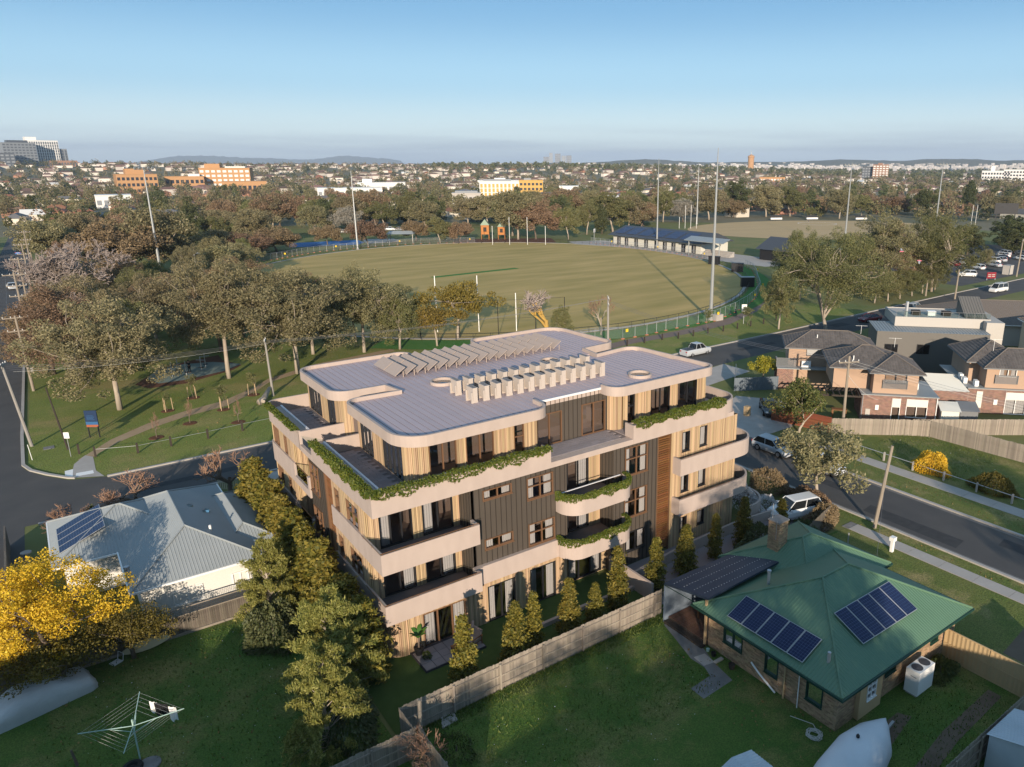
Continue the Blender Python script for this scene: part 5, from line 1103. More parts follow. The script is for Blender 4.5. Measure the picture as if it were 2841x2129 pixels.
L_OLIVE = leafmat('olive_leaf', (0.10,0.085,0.015), (0.20,0.16,0.025), 0.3, 0.05)
L_CON = leafmat('young_conifer_leaf', (0.075,0.085,0.012), (0.30,0.235,0.04), 0.3, 0.06)
L_WEEP = leafmat('weeping_needle', (0.15,0.165,0.030), (0.40,0.37,0.10), 0.35, 0.05)
L_SHRUB = leafmat('garden_shrub_leaf', (0.035,0.055,0.012), (0.11,0.12,0.03), 0.28, 0.1)
L_LIME = leafmat('lime_leaf', (0.20,0.21,0.02), (0.42,0.36,0.03), 0.35, 0.05)
L_FRESH = leafmat('fresh_green_leaf', (0.07,0.105,0.022), (0.20,0.18,0.055), 0.3, 0.05)
L_SILVER = leafmat('silver_leaf', (0.20,0.19,0.15), (0.34,0.31,0.25), 0.25, 0.1)
L_WHITE = leafmat('white_flower', (0.50,0.48,0.47), (0.82,0.80,0.80), 0.2, 0.03)
def crown_centres(r, h, w, z0, n, shape):
    out = []; ph = r.random(6)*6.28
    while len(out) < n:
        v = r.normal(size=3); v /= np.linalg.norm(v); q = r.random()**(1/2.2); a = math.atan2(v[1], v[0])
        lump = 1 + 0.22*math.sin(2*a+ph[0]) + 0.18*math.sin(3*a+ph[1]+3*v[2]) + 0.16*math.sin(5*v[2]+ph[2]+2*a)
        c = np.array([v[0]*w/2*lump, v[1]*w/2*lump, (v[2]*0.5+0.5)*(h-z0)])*1.0
        p = np.array([c[0]*q, c[1]*q, (h-z0)*0.5 + (c[2]-(h-z0)*0.5)*q])
        t = p[2]/(h-z0)
        if shape == 'dome' and t < 0.28 and math.hypot(p[0], p[1]) < w*0.27: continue
        if shape == 'cone':
            R = w/2*(1-t)**0.85 + 0.05; rr = math.hypot(p[0], p[1]) + 1e-6
            if rr > R: p[0] *= R/rr; p[1] *= R/rr
        out.append(p + np.array([0,0,z0]))
    return np.array(out)
TREES = {}
def tree_meshes(name, seed, h, w, z0, nclump, nleaf, ls, leaf, bark, shape='dome', tr=0.28, clr=None, droop=0.3, elong=2.0, forks=4, fork_z=0.35, limbfrac=0.5, flat=0.8, leaf2=None):
    r = np.random.default_rng(seed); C = crown_centres(r, h, w, z0, nclump, shape); rc = clr or w*0.13
    rcs = rc*(0.65 + 0.75*r.random(nclump)); pts = []
    for c, rr in zip(C, rcs):
        m = int(nleaf*(rr/rc)**2); v = r.normal(size=(m,3)); v /= np.linalg.norm(v, axis=1)[:,None]; q = (0.45 + 0.55*r.random(m)**0.6)[:,None]
        p = v*q*rr; p[:,2] *= flat; p[:,2] -= droop*rr*0.5*(np.hypot(p[:,0], p[:,1])/rr)**2; pts.append(p + c)
    pts = np.concatenate(pts)
    crown = leafmesh(name+'_crown', pts, (-0.3,-0.45,0.55), ls, leaf, elong, droop, 0.3, seed)
    mb = MB(); top = Vector((0.03*h*r.normal(), 0.03*h*r.normal(), h*fork_z)); lean = Vector((0.04*h*r.normal(), 0.04*h*r.normal(), 0))
    mb.tube([(0,0,-0.3),(top.x*0.2+lean.x*0.2,top.y*0.2+lean.y*0.2,h*fork_z*0.4),tuple(top+lean)], [tr*1.25,tr,tr*0.8], 8); base = top + lean
    az0 = r.random()*6.28; limbs = []
    for k in range(forks):
        a = az0 + 6.283*k/forks + 0.4*r.normal(); rad = w*0.24*(0.7+0.5*r.random()); e_ = Vector((base.x+rad*math.cos(a), base.y+rad*math.sin(a), z0 + (h-z0)*(0.40+0.25*r.random())))
        m_ = base.lerp(e_, 0.5) + Vector((0,0,-0.02*h)) + Vector((0.02*h*r.normal(), 0.02*h*r.normal(), 0)); mb.tube([tuple(base), tuple(m_), tuple(e_)], [tr*0.62,tr*0.45,tr*0.26], 6, cap=False); limbs.append((base, m_, e_))
    for c in C[:int(nclump*limbfrac)]:
        c = Vector(c); best = min(limbs, key=lambda l: (l[2]-c).length); s_ = best[1].lerp(best[2], 0.4 + 0.6*r.random())
        if c.z < s_.z - 0.1*h: s_ = best[1]
        m_ = s_.lerp(c, 0.55) + Vector((0.03*w*r.normal(), 0.03*w*r.normal(), 0.03*h*r.random())); mb.tube([tuple(s_), tuple(m_), tuple(c)], [tr*0.22,tr*0.14,tr*0.05], 4, cap=False)
    trunk = mb.mesh(name+'_trunk', bark, True); TREES[name] = (trunk, crown, h, w); return TREES[name]
def plant_tree(kind, loc, h, label, rz=None, name='gum_tree', group=None, wx=1.0, cat='tree'):
    tk, cr, h0, w0 = TREES[kind]; s = h/h0; t = thing(name, label, cat, loc, rz if rz is not None else random.random()*6.28, group, (s*wx, s*wx, s))
    meshobj('trunk', tk, t); meshobj('crown', cr, t); return t
def bare_mesh(name, seed, h, w, m, depth=5, r0=0.22, spread=0.55, twig=0.012, fork_z=0.22, m2=None, nb=3):
    r = random.Random(seed); mb = MB(); tw = MB()
    def grow(p, d, L, rad, k):
        n = p + d*L; mid = p.lerp(n, 0.5) + Vector((r.gauss(0,0.05*L), r.gauss(0,0.05*L), 0)); (mb if k > 2 else tw).tube([tuple(p), tuple(mid), tuple(n)], [rad, rad*0.85, rad*0.65], 5 if k > 2 else 3, cap=False)
        if k == 0: return
        for j in range(nb if k > 1 else nb+1):
            q = Vector((r.gauss(0,1), r.gauss(0,1), r.gauss(0.15,0.6))).normalized(); nd = (d*(1-spread) + q*spread + Vector((0,0,0.12))).normalized(); grow(p.lerp(n, 0.55+0.45*r.random()), nd, L*(0.62+0.2*r.random()), max(twig, rad*0.55), k-1)
    grow(Vector((0,0,-0.2)), Vector((0.04,0.02,1)).normalized(), h*fork_z, r0, depth); zmax = max([v[2] for v in mb.v + tw.v]); f_ = h/zmax; wid = max(max(abs(v[0]), abs(v[1])) for v in tw.v)*2; g_ = w/wid
    for b in (mb, tw): b.v = [(x*g_, y*g_, z*f_) for x, y, z in b.v]
    TREES[name] = (mb.mesh(name+'_limbs', m2 or m, True), tw.mesh(name+'_twigs', m), h, w)
def plant_bare(kind, loc, h, label, name='bare_tree', group=None, wx=1.0, cat='tree'):
    tk, cr, h0, w0 = TREES[kind]; s = h/h0; t = thing(name, label, cat, loc, random.random()*6.28, group, (s*wx,s*wx,s)); meshobj('trunk', tk, t); meshobj('twigs', cr, t, kind='stuff'); return t
# prototypes
tree_meshes('gumA', 11, 17, 11.5, 3.0, 190, 210, 0.11, L_GUM, BARK, forks=5, tr=0.26, limbfrac=0.6, clr=0.95)
tree_meshes('gumB', 12, 14, 12, 1.8, 190, 210, 0.11, L_GUM, BARK, forks=5, tr=0.24, limbfrac=0.6, clr=0.95)
tree_meshes('gumC', 13, 13, 13, 1.6, 190, 200, 0.11, L_GUMB, BARKD, forks=4, tr=0.3, clr=1.0)
tree_meshes('gumD', 14, 17, 16, 2.2, 250, 220, 0.11, L_GUMG, BARK, forks=6, tr=0.34, limbfrac=0.6, clr=1.15)
tree_meshes('gumE', 15, 12, 8.5, 1.4, 130, 180, 0.11, L_GUMG, BARK, forks=3, tr=0.22, clr=0.85)
tree_meshes('gumR', 16, 17, 18, 4.6, 280, 210, 0.11, L_GUMG, BARK, forks=5, tr=0.34, limbfrac=0.6, clr=1.15, fork_z=0.12)
tree_meshes('midA', 21, 12, 12, 2.0, 90, 190, 0.20, L_GUM, BARK, forks=4, tr=0.25, clr=1.36)
tree_meshes('midB', 22, 13, 10, 2.5, 85, 190, 0.20, L_GUMG, BARK, forks=4, tr=0.25, clr=1.20)
tree_meshes('midC', 23, 10, 13, 1.8, 90, 190, 0.20, L_GUMB, BARKD, forks=4, tr=0.25, clr=1.36)
tree_meshes('midD', 24, 15, 10, 1.0, 95, 190, 0.20, L_DARK, BARKD, shape='ellip', forks=3, tr=0.25, clr=1.20)
tree_meshes('conifer', 25, 16, 8, 0.8, 120, 90, 0.25, L_DARK, BARKD, shape='cone', forks=2, tr=0.25, clr=1.0)
tree_meshes('silver', 26, 11, 9, 1.5, 70, 160, 0.2, L_SILVER, BARKD, forks=4, tr=0.22, clr=1.4)
tree_meshes('wattle', 31, 9, 10, 3.6, 40, 170, 0.17, L_WATT, BARK, forks=4, tr=0.2, fork_z=0.42, clr=1.3, flat=0.55)
tree_meshes('streetA', 32, 6.2, 6.0, 2.0, 40, 230, 0.10, L_GUM, BARK, forks=4, tr=0.13, clr=0.85, elong=2.6)
tree_meshes('streetB', 33, 5.3, 5.8, 1.7, 36, 200, 0.12, L_FRESH, BARK, forks=3, tr=0.13, clr=0.85, elong=1.7, fork_z=0.22)
tree_meshes('young', 34, 3.4, 1.2, 1.3, 12, 60, 0.08, L_GUMG, BARKD, forks=2, tr=0.03, clr=0.3)
tree_meshes('lime', 35, 3.2, 3.8, 1.3, 24, 150, 0.11, L_LIME, BARKD, forks=3, tr=0.08, clr=0.6, elong=1.4)
bare_mesh('bareA', 41, 13, 14, TWIG, 7, 0.3, 0.6, 0.024, 0.2, BARKD, 3); bare_mesh('bareB', 42, 7.5, 9.5, TWIG, 5, 0.22, 0.55, 0.022, 0.22, BARKY, 3)
bare_mesh('bareC', 43, 3.6, 3.6, TWIGB, 5, 0.09, 0.55, 0.008, 0.2, BARKD, 3); bare_mesh('bareD', 44, 6.5, 5.5, TWIGB, 5, 0.12, 0.5, 0.012, 0.28, BARK, 3)
# park trees near the building
PT = plant_tree
PT('gumB', (-6.5,63.1,0), 13.4, 'grey green gum with forked pale trunk beside the park sign', 0.5, wx=1.2)
PT('gumC', (-10.0,78.5,0), 12.5, 'brown leaved gum between the street poles and fitness pad', 1.0)
PT('gumA', (6.5,69.6,0), 16.2, 'tall gum with straight pale trunk at the edge of the fitness pad', 2.2, wx=1.05)
PT('gumB', (14.5,66.5,0), 14.6, 'broad grey gum behind the apartment block next to the fitness pad', 0.3, wx=1.25)
PT('gumB', (26.0,72.5,0), 13.0, 'many stemmed gum behind the apartment block near the temporary fence', 3.3, wx=1.05)
PT('gumE', (33.5,77.0,0), 9.0, 'small grey gum beside the near goal posts', 1.5)
PT('gumA', (27.5,80,0), 12.5, 'upright gum rising in front of the oval beside a dark tree', 4.2, wx=0.75)
PT('gumC', (21.5,84,0), 10.5, 'dark rusty leaved tree in shade between two gums', 5.0)
PT('gumD', (2.5,112,0), 10.5, 'wide gum with reddish top behind the fitness pad', 2.9)
PT('gumC', (0,104,0), 8.5, 'brown crowned gum beside the leafless grey tree', 3.9)
PT('gumE', (19,101,0), 9.5, 'dark green gum in shade near the oval edge', 0.6)
plant_bare('bareA', (-6.0,120,0), 14.5, 'large leafless grey pink tree beside the left street', wx=1.25); plant_bare('bareA', (-11.5,96,0), 9.5, 'leafless brown tree leaning over the street poles'); plant_bare('bareA', (-9.5,140,0), 11, 'leafless grey tree further up the left street')
PT('wattle', (41.5,72.3,0), 9.2, 'bronze leaved wattle with curved pale trunk behind the roof edge', 1.0, 'wattle_tree')
PT('wattle', (36.5,69.5,0), 6.5, 'smaller bronze wattle left of the curved trunk', 4.0, 'wattle_tree')
plant_bare('bareB', (52.5,62.8,0), 8.2, 'leafless tree with yellow lichen branches at the oval edge', wx=1.1); plant_bare('bareD', (61.6,60.2,0), 7.0, 'thin reddish bare tree beside the temporary fence'); PT('gumE', (55,62,0), 5.4, 'low green wattle beside the lichen covered tree', 2.0)
plant_bare('bareC', (-1.5,30.5,0), 4.6, 'bare brown street tree behind the grey roofed house', wx=1.2); plant_bare('bareC', (-8.5,31.8,0), 3.4, 'dark leafless shrub on the back street nature strip', wx=1.6); plant_bare('bareC', (-13.2,30.0,0), 2.9, 'rust brown leafless shrub behind the weatherboard house', wx=1.2); plant_bare('bareC', (-10.5,31.0,0), 2.6, 'small rust brown shrub near the solar roof', wx=1.4)
# right hand gums along the back street
PT('gumR', (93.5,39.2,0), 17.0, 'very large spreading gum with forked pale trunk on the street corner', 1.2, wx=0.98)
PT('gumE', (88.6,45.2,0), 9.8, 'narrow gum beside the trunk of the large spreading gum', 0.3, wx=0.8)
PT('gumD', (116,62,0), 14.8, 'green gum standing behind the large spreading gum', 4.1, wx=0.72)
PT('gumA', (131,53,0), 17.5, 'tall gum in the roadside row between the spreading gum and car park', 0.8, wx=1.15)
PT('gumD', (147,50,0), 17.5, 'tall gum at the car park end of the roadside row', 2.4, wx=1.0)
PT('gumC', (140,57,0), 15.0, 'brownish gum in the middle of the roadside row', 2.0)
for k, p in enumerate(((124,49.5),(128,49),(133,49.3),(138,49.5),(143,50),(150,51))): PT('gumE', (*p,0), 5.5+0.5*(k % 3), 'low bushy wattle in the shrub row below the roadside gums', 0.9*k, 'roadside_shrub', 'shrubs below the roadside gums', 1.3, 'shrub')
# mid distance trees round the oval and park
def ring(specs, pre):
    for k, (kd, x, y, h, lab, wx) in enumerate(specs): PT(kd, (x, y, terrain(x, y)), h, lab, k*1.7, 'park_tree', None, wx)
ring([('midA',-6.8,225,12,'rounded gum on the left street verge beyond the leafless tree',1.3),('midB',3.4,246,10.5,'green gum behind the left street verge trees',1.2),('midC',6.3,181,13.5,'brown gum with white limbs left of the tall light pole',1.2),('midA',14.5,183,16.5,'tall gum directly behind the left light pole',1.1),('midB',8.1,172,5.5,'low green wattle at the foot of the left light pole',1.4),
 ('midA',33.5,210.2,8.8,'round gum left of the temporary fence at the oval end',1.3),('midC',40.3,206,7.4,'spreading brown gum at the left end of the far temporary fence',1.5),('midA',51.6,238,12.6,'gum with pale limbs behind the blue court fence',1.2),('midD',27,220,11,'dark shaded tree left of the blue court',1.1),('midC',52.5,218,7.6,'low brown tree at the near corner of the blue court',1.7),
 ('midA',84.1,281,11,'domed grey gum far behind the blue court',1.2),('silver',95,273,10.5,'grey silver leaved tree beside the domed gum',1.2),('midC',84.1,222,8.2,'orange brown tree with pale trunk beside the middle light pole',1.2),('midB',117,287,11,'green gum behind the park shelter',1.3),('midB',131,294,16,'tall two trunked gum behind the park car row',0.9),('midA',131,276,12,'round headed gum right of the park shelter',1.3),
 ('midB',107.8,214,9.6,'orange trunked gum right of the shelter',1.1),('midC',104.5,227,7,'small brown gum behind the shelter',1.2),('midC',115.5,214,6.8,'low brown tree left of the playground towers',1.3),('midC',73,231,6.6,'thin brown tree in front of the blue court',1.2),('midA',160,272,13.5,'broad gum behind the playground towers',1.3),('midB',143,222,17.6,'tall dense gum behind the playground',1.3),('midA',137,208,17.5,'tall gum behind the far goal posts',1.05),('midC',142.4,204,14,'brown gum behind the far goal posts',0.95),('midB',152.4,197,12.3,'pale green gum beside the basketball ring',0.9),('midB',170,209,14.2,'upright green gum left of the pavilion roof',0.8),('conifer',177,208,12,'dark pointed conifer beside the pavilion roof',1.2),('midB',186,212,16.8,'large dense green tree behind the pavilion',1.25),('midA',196,214,14.5,'green gum right of the conifer behind the pavilion',1.1),('midC',206,217,11,'brown tree behind the pavilion roof end',1.2),('silver',248,234,11,'silver grey leaved tree behind the second oval',1.3),('midC',217,228,9.6,'small brown tree behind the small goal posts',1.0),('midB',240,240,15.3,'tall green gum behind the second oval fence',1.0),('midD',225,240,14,'dark gum behind the second oval',1.2),
 ('midA',270,238,15.4,'gum with brown crown beyond the second oval',1.2),('midC',294,243,9,'low brown tree beyond the second oval',1.2),('midD',300,246,20,'tall dark gum beyond the second oval',1.0),('midA',312,236,16.3,'large gum beside the power lines of the second oval',1.2),('midB',326,231,16.4,'rounded gum right of the second oval power lines',1.2),('midB',319,212,6.3,'small round green tree at the edge of the second oval',1.1),('midA',331,203,14.6,'gum in front of the second oval road',1.1),('midB',357,207,12,'green gum beside the second oval light pole',1.2),('midD',384,186,15,'dense dark gum behind the right hand light pole',1.3),('midC',390,209,9.5,'low brown trees beyond the right light pole',1.8),('conifer',470,205,19,'tall bunya like conifer standing above the right suburb',1.1),('midA',419,160,11,'gum behind the dark scoreboard',1.6),
 ('midD',205,78,10,'dark tree at the edge of the car park',1.5),('midD',222,80,9.5,'dark tree behind the car park row',1.5),('midD',240,74,10,'dark leafy tree at the far end of the car park',1.6),('midD',258,84,11,'dark leafy tree beyond the car park',1.6),('midA',196,62,5,'small young tree between the parked cars',0.8)], 'park')
for k in range(26):       # belt of trees closing the park behind the left field
    a = k/25; x = -4 + a*60 + random.uniform(-4,4); y = 262 + 24*math.sin(k*2.1) + 22*a; PT(random.choice(('midA','midB','midC','midD')), (x, y, terrain(x,y)), random.uniform(8,13), 'gum in the tree belt between the park and the suburb', None, 'park_tree', 'tree belt behind the park', random.uniform(0.9,1.4))
for k in range(30):
    a = k/29; x = 60 + a*190 + random.uniform(-5,5); y = 318 - a*50 + random.uniform(-12,16); PT(random.choice(('midA','midB','midC','midD')), (x, y, terrain(x,y)), random.uniform(9,15), 'gum in the tree belt beyond the oval car park', None, 'park_tree', 'tree belt beyond the oval', random.uniform(0.9,1.4))
for k, (kd, x, y, h, lab) in enumerate((('gumC',-11.8,86,10.5,'brown gum leaning over the kerb behind the first power poles'),('gumE',-3.5,80,10,'green gum behind the brown leaved gum by the street'),('gumB',1.5,92,12.0,'grey gum standing behind the fitness pad'),('gumC',9,86,11.0,'rusty gum behind the tall straight gum'),('gumE',19.5,76,11.5,'dark green gum between the two broad gums'),('gumB',-7,101,11.5,'grey gum in front of the leafless tree'),('gumE',31,71,8.5,'small grey gum right of the many stemmed gum'),('gumA',14,94,12.5,'upright gum behind the fitness pad path'),('gumC',5,103,10,'brown gum deep in the park left of the oval'))): PT(kd, (x,y,0), h, lab, k*1.9, wx=1.05)
for k in range(14):
    x, y = ((-4,150),(2,138),(9,146),(16,150),(24,158),(30,166),(-5,176),(3,196),(20,190),(28,184),(12,128),(20,122),(36,188),(10,208))[k]; PT(('gumB','gumC','gumE','gumA','midA')[k % 5], (x,y,0), (9,10,8,10.5,9)[k % 5], ('grey gum','brown leaved gum','small green gum','upright gum','round headed gum')[k % 5]+' in the park thicket left of the oval', None, 'park_tree', 'park thicket left of the oval', (0.9,1.0,1.2)[k % 3])
# staked saplings
STK = mat('timber_stake', (0.42,0.30,0.18), 0.9)
for k, p in enumerate(((-2.2,59.2),(1.1,62.9),(3.0,55.8),(7.2,59.8),(-1.0,52.9),(-4.6,50.1),(3.3,50.1))):
    lab = ('thin sapling with three timber stakes on the park lawn' if k < 4 else 'bare whip sapling in a mulch ring beside the park bollards')
    if k < 4: t = PT('young', (*p,0), 3.2 if k else 2.4, lab, k, 'sapling', 'staked park saplings')
    else: t = plant_bare('bareC', (*p,0), 2.9, lab, 'sapling', 'whip saplings by the bollards', 0.35)
    s = t.scale[2]; MB().lathe([(0.75/t.scale[0],0.02),(0.6/t.scale[0],0.06/s)], 12).build('mulch_ring', MULCH, t)
    if k < 4:
        for q in range(3): MB().tube([(0.55*math.cos(2.1*q)/t.scale[0],0.55*math.sin(2.1*q)/t.scale[1],0),(0.5*math.cos(2.1*q)/t.scale[0],0.5*math.sin(2.1*q)/t.scale[1],1.5/s)], 0.04/s, 5).build('stake', STK, t)
PT('young', (77.9,51.6,0), 4.2, 'silvery young tree beside the tall light pole path', 0, 'sapling'); PT('young', (86.7,50.6,0), 3.6, 'yellow green young tree beside the white park notice', 2, 'sapling', wx=1.6)
# street trees and shrubs on the right
PT('streetA', (37.25,-0.7,0), 6.4, 'street gum with slanting pale trunk in front of the parked cars', 0.4, 'street_tree', wx=1.05)
PT('streetB', (49.6,10.7,0), 5.4, 'glossy green street tree with twin trunks by the red fence', 1.2, 'street_tree')
PT('lime', (61.0,25.3,0), 3.4, 'lime yellow leaved small tree beside the steel fence', 0, 'ornamental_tree')
def bush(name, label, loc, w, d, h, n, ls, leaf, seed=0, cat='shrub', leaf2=None, elong=1.6, group=None):
    r = np.random.default_rng(seed); v = r.normal(size=(n,3)); v /= np.linalg.norm(v, axis=1)[:,None]; v[:,2] = np.abs(v[:,2]); ph = r.random(4)*6
    lump = 1 + 0.10*np.sin(4*np.arctan2(v[:,1], v[:,0])+ph[0]) + 0.10*np.sin(6*v[:,2]+ph[1]+3*v[:,0]) ; q = (0.72 + 0.28*r.random(n)**0.5)*lump
    p = np.stack([v[:,0]*w/2*q, v[:,1]*d/2*q, v[:,2]*h*q*0.93 + 0.05], 1); t = thing(name, label, cat, loc, 0, group)
    meshobj('foliage', leafmesh(name, p, (-0.3,-0.4,0.6), ls, leaf, elong, 0.1, 0.3, seed), t); MB().tube([(0,0,-0.05),(0.03,0,h*0.55)], [0.06,0.03], 6).build('stem', BARKD, t); return t
bush('flowering_shrub', 'rounded golden flowering shrub behind the low rail fence', (50.9,-3.2,0), 2.9, 3.6, 1.7, 5200, 0.085, L_GOLD, 1); bush('flowering_shrub', 'rounded olive green shrub with a few gold flowers by the rail fence', (51.0,-8.8,0), 2.8, 3.8, 1.5, 4600, 0.09, L_OLIVE, 2)
bush('garden_shrub', 'brown dry looking shrub by the street gum', (35.6,3.2,0), 3.2, 3.4, 2.2, 5200, 0.08, L_GUMB, 3); bush('garden_shrub', 'low brown green hedge between driveway and street', (36.4,-0.6,0), 1.9, 5.0, 1.2, 4200, 0.09, L_GUMB, 4); bush('garden_shrub', 'dry brown hedge beside the paling fence and white car', (33.9,-3.6,0), 3.6, 2.2, 1.6, 4200, 0.09, L_GUMB, 5)
bush('garden_shrub', 'dark shaded shrub mass behind the brick chimney', (27.0,-3.4,0), 4.4, 2.6, 2.0, 4500, 0.10, L_DARK, 6); bush('garden_shrub', 'dark shrub against the paling fence beside the chimney', (30.8,-4.2,0), 3.2, 1.8, 1.6, 3200, 0.10, L_DARK, 7)
bush('garden_shrub', 'leafy green plants beside the heat pump and tan fence', (24.2,-18.6,0), 2.4, 1.6, 0.9, 1500, 0.10, L_SHRUB, 8); bush('garden_shrub', 'dark climbing shrub by the dark modern house', (80.5,2.5,0), 7, 5, 3.5, 3500, 0.22, L_DARK, 9); bush('garden_shrub', 'yellow green shrub on the deck of the modern house', (75.6,24.2,2.0), 1.6, 1.6, 1.9, 700, 0.16, L_LIME, 10)
bush('garden_shrub', 'small green conifer shrub behind the weatherboard house', (-11.6,30.3,0), 1.4, 1.4, 1.8, 1500, 0.07, L_SHRUB, 11)
# young conifers round the apartment building
def conifer_mesh(name, seed, h, w, n):
    r = np.random.default_rng(seed); P = []
    nl = int(h/0.2)
    for i in range(nl):
        z = 0.25 + (h-0.3)*i/nl; R = w/2*(1 - z/h)**0.75*(0.75+0.5*r.random()) + 0.06; nb = max(3, int(8*R/(w/2))+3)
        for k in range(nb):
            a = r.random()*6.283; L = R*(0.8+0.3*r.random()); m = int(n/nl/nb); t = r.random(m)**0.7; sp = 0.13
            P.append(np.stack([np.cos(a)*L*t + r.normal(size=m)*sp*0.7, np.sin(a)*L*t + r.normal(size=m)*sp*0.7, z + 0.16*t*L - 0.25*t*t*L + r.normal(size=m)*sp*0.5], 1))
    P = np.concatenate(P); mb = MB(); mb.tube([(0,0,-0.1),(0,0,h*0.9)], [0.05,0.012], 6); TREES[name] = (mb.mesh(name+'_trunk', BARKD), leafmesh(name, P, (-0.3,-0.4,0.7), 0.085, L_CON, 1.9, 0.15, 0.3, seed), h, w)
conifer_mesh('conA', 51, 4.4, 1.75, 9000); conifer_mesh('conB', 52, 4.4, 2.0, 9000); conifer_mesh('conC', 53, 4.4, 1.55, 8000)
FRONT = [(2.9,-3.3,4.3,'potted banana palm terrace'),(6.0,-3.5,4.0,'grey armchairs'),(7.6,-2.9,3.7,'second lower window'),(9.9,-3.2,3.9,'third sliding door'),(11.7,-3.4,3.0,'stone garden edge'),(13.9,-2.9,4.5,'curved balcony garden'),(17.2,-2.8,4.0,'dark clad lower window'),(20.3,-2.4,3.8,'rust coloured louvre'),(23.4,-2.2,3.6,'first narrow right window'),(26.6,-2.0,3.9,'driveway bend'),(29.4,-3.2,3.4,'brick chimney')]
for k, (x, y, h, nb) in enumerate(FRONT): plant_tree(('conA','conB','conC')[k % 3], (x,y,0), h, 'young golden green conifer in front of the apartment by the '+nb, k*0.9, 'young_conifer', 'young conifers in front of the apartment', 1.0)
for k in range(15): plant_tree(('conB','conA','conC')[k % 3], (-1.2-0.2*(k % 2), 23.4-1.65*k, 0), 5.5-0.05*k+0.4*((k*2) % 3), 'golden green conifer in the dense row along the apartment side wall', k*1.3, 'young_conifer', 'conifer row along the side wall', 1.45)
# weeping trees, dark shrub and golden wattle in the left garden
def weep_mesh(name, seed, h, w, n, m=None):
    r = np.random.default_rng(seed); P = []; D = []; mb = MB(); mb.tube([(0,0,-0.2),(0.1,0,h*0.5),(0.15,0.1,h*0.92)], [0.16,0.11,0.02], 7)
    for k in range(60):
        a = r.random()*6.283; z0 = h*(0.10+0.84*r.random()); R = w/2*(1.05 - 0.85*(z0/h)**1.3)*(0.65+0.45*r.random()); e_ = np.array([math.cos(a)*R, math.sin(a)*R, z0+0.10*h-0.12*R]); s_ = np.array([0.1,0.05,z0-0.10*h])
        mb.tube([tuple(s_), tuple((s_+e_)/2+np.array([0,0,0.12*R])), tuple(e_)], [0.035,0.022,0.007], 4, cap=False)
        for q in range(9):
            t = 0.35+0.65*r.random(); c = s_*(1-t) + e_*t + np.array([r.normal()*0.16, r.normal()*0.16, 0.12*R*math.sin(3.14*t)]); m_ = int(n/60/9); L = 0.75*(0.5+r.random())
            u = r.random(m_); out = e_-s_; out = out/np.linalg.norm(out); P.append(c + np.outer(u*L*0.55, out) + np.stack([r.normal(size=m_)*0.10, r.normal(size=m_)*0.10, -u*u*L*0.55 + r.normal(size=m_)*0.07], 1))
    P = np.concatenate(P); TREES[name] = (mb.mesh(name+'_trunk', BARK, True), leafmesh(name, P, (-0.3,-0.3,0.5), 0.05, m or L_WEEP, 4.2, 0.7, 0.3, seed), h, w)
weep_mesh('weepA', 61, 6.4, 5.8, 42000); weep_mesh('weepB', 62, 7.4, 5.4, 42000)
plant_tree('weepA', (-3.1,-0.4,0), 6.2, 'large soft green weeping tree beside the apartment corner', 0.2, 'weeping_tree'); plant_tree('weepB', (-3.9,8.8,0), 5.8, 'soft green weeping tree beside the weatherboard house wall', 1.9, 'weeping_tree', wx=0.9); plant_tree('weepA', (-4.6,-3.6,0), 5.6, 'green weeping tree over the low paling fence', 3.1, 'weeping_tree', wx=0.85)
bush('garden_shrub', 'dark dense rounded shrub below the weeping tree on the lawn', (-4.4,7.0,0), 3.2, 3.8, 2.7, 6000, 0.10, L_DARK, 15); bush('garden_shrub', 'dark undergrowth at the foot of the weeping trees', (-3.6,-2.6,0), 3.4, 5.0, 2.2, 5000, 0.10, L_DARK, 16)
tree_meshes('goldA', 71, 8.0, 7.0, 2.0, 90, 420, 0.075, L_GOLD, BARKD, forks=5, tr=0.28, clr=0.72, elong=1.3, droop=0.1, limbfrac=0.4); tree_meshes('goldB', 72, 4.6, 4.4, 0.9, 44, 330, 0.075, L_OLIVE, BARKD, forks=4, tr=0.14, clr=0.75, elong=1.4, droop=0.1)
plant_tree('goldA', (-14.9,10.3,0), 7.6, 'large golden flowering wattle over the covered car', 0.7, 'wattle_tree', wx=0.98); plant_tree('goldB', (-11.2,10.2,0), 3.7, 'olive leaved wattle branch beside the surfboard', 1.4, 'wattle_tree'); plant_tree('goldB', (-14.6,9.2,0), 3.9, 'olive lower wattle growth above the covered car', 2.4, 'wattle_tree', wx=1.2)
# trees behind the camera that dapple the gardens and walls
for kd, x, y, h, lab in (('gumD',-1.5,-42,16.3,'tall spreading gum in the garden south of the paling fence'),('gumB',-26,-42,13,'gum in the garden south west of the clothes line'),('gumA',-16,-44,12.6,'tall gum between the two southern gardens'),('gumB',24,-50,14,'gum in the garden south of the boat yard')):
    plant_tree(kd, (x,y,0), h, lab, x*0.3, 'gum_tree')
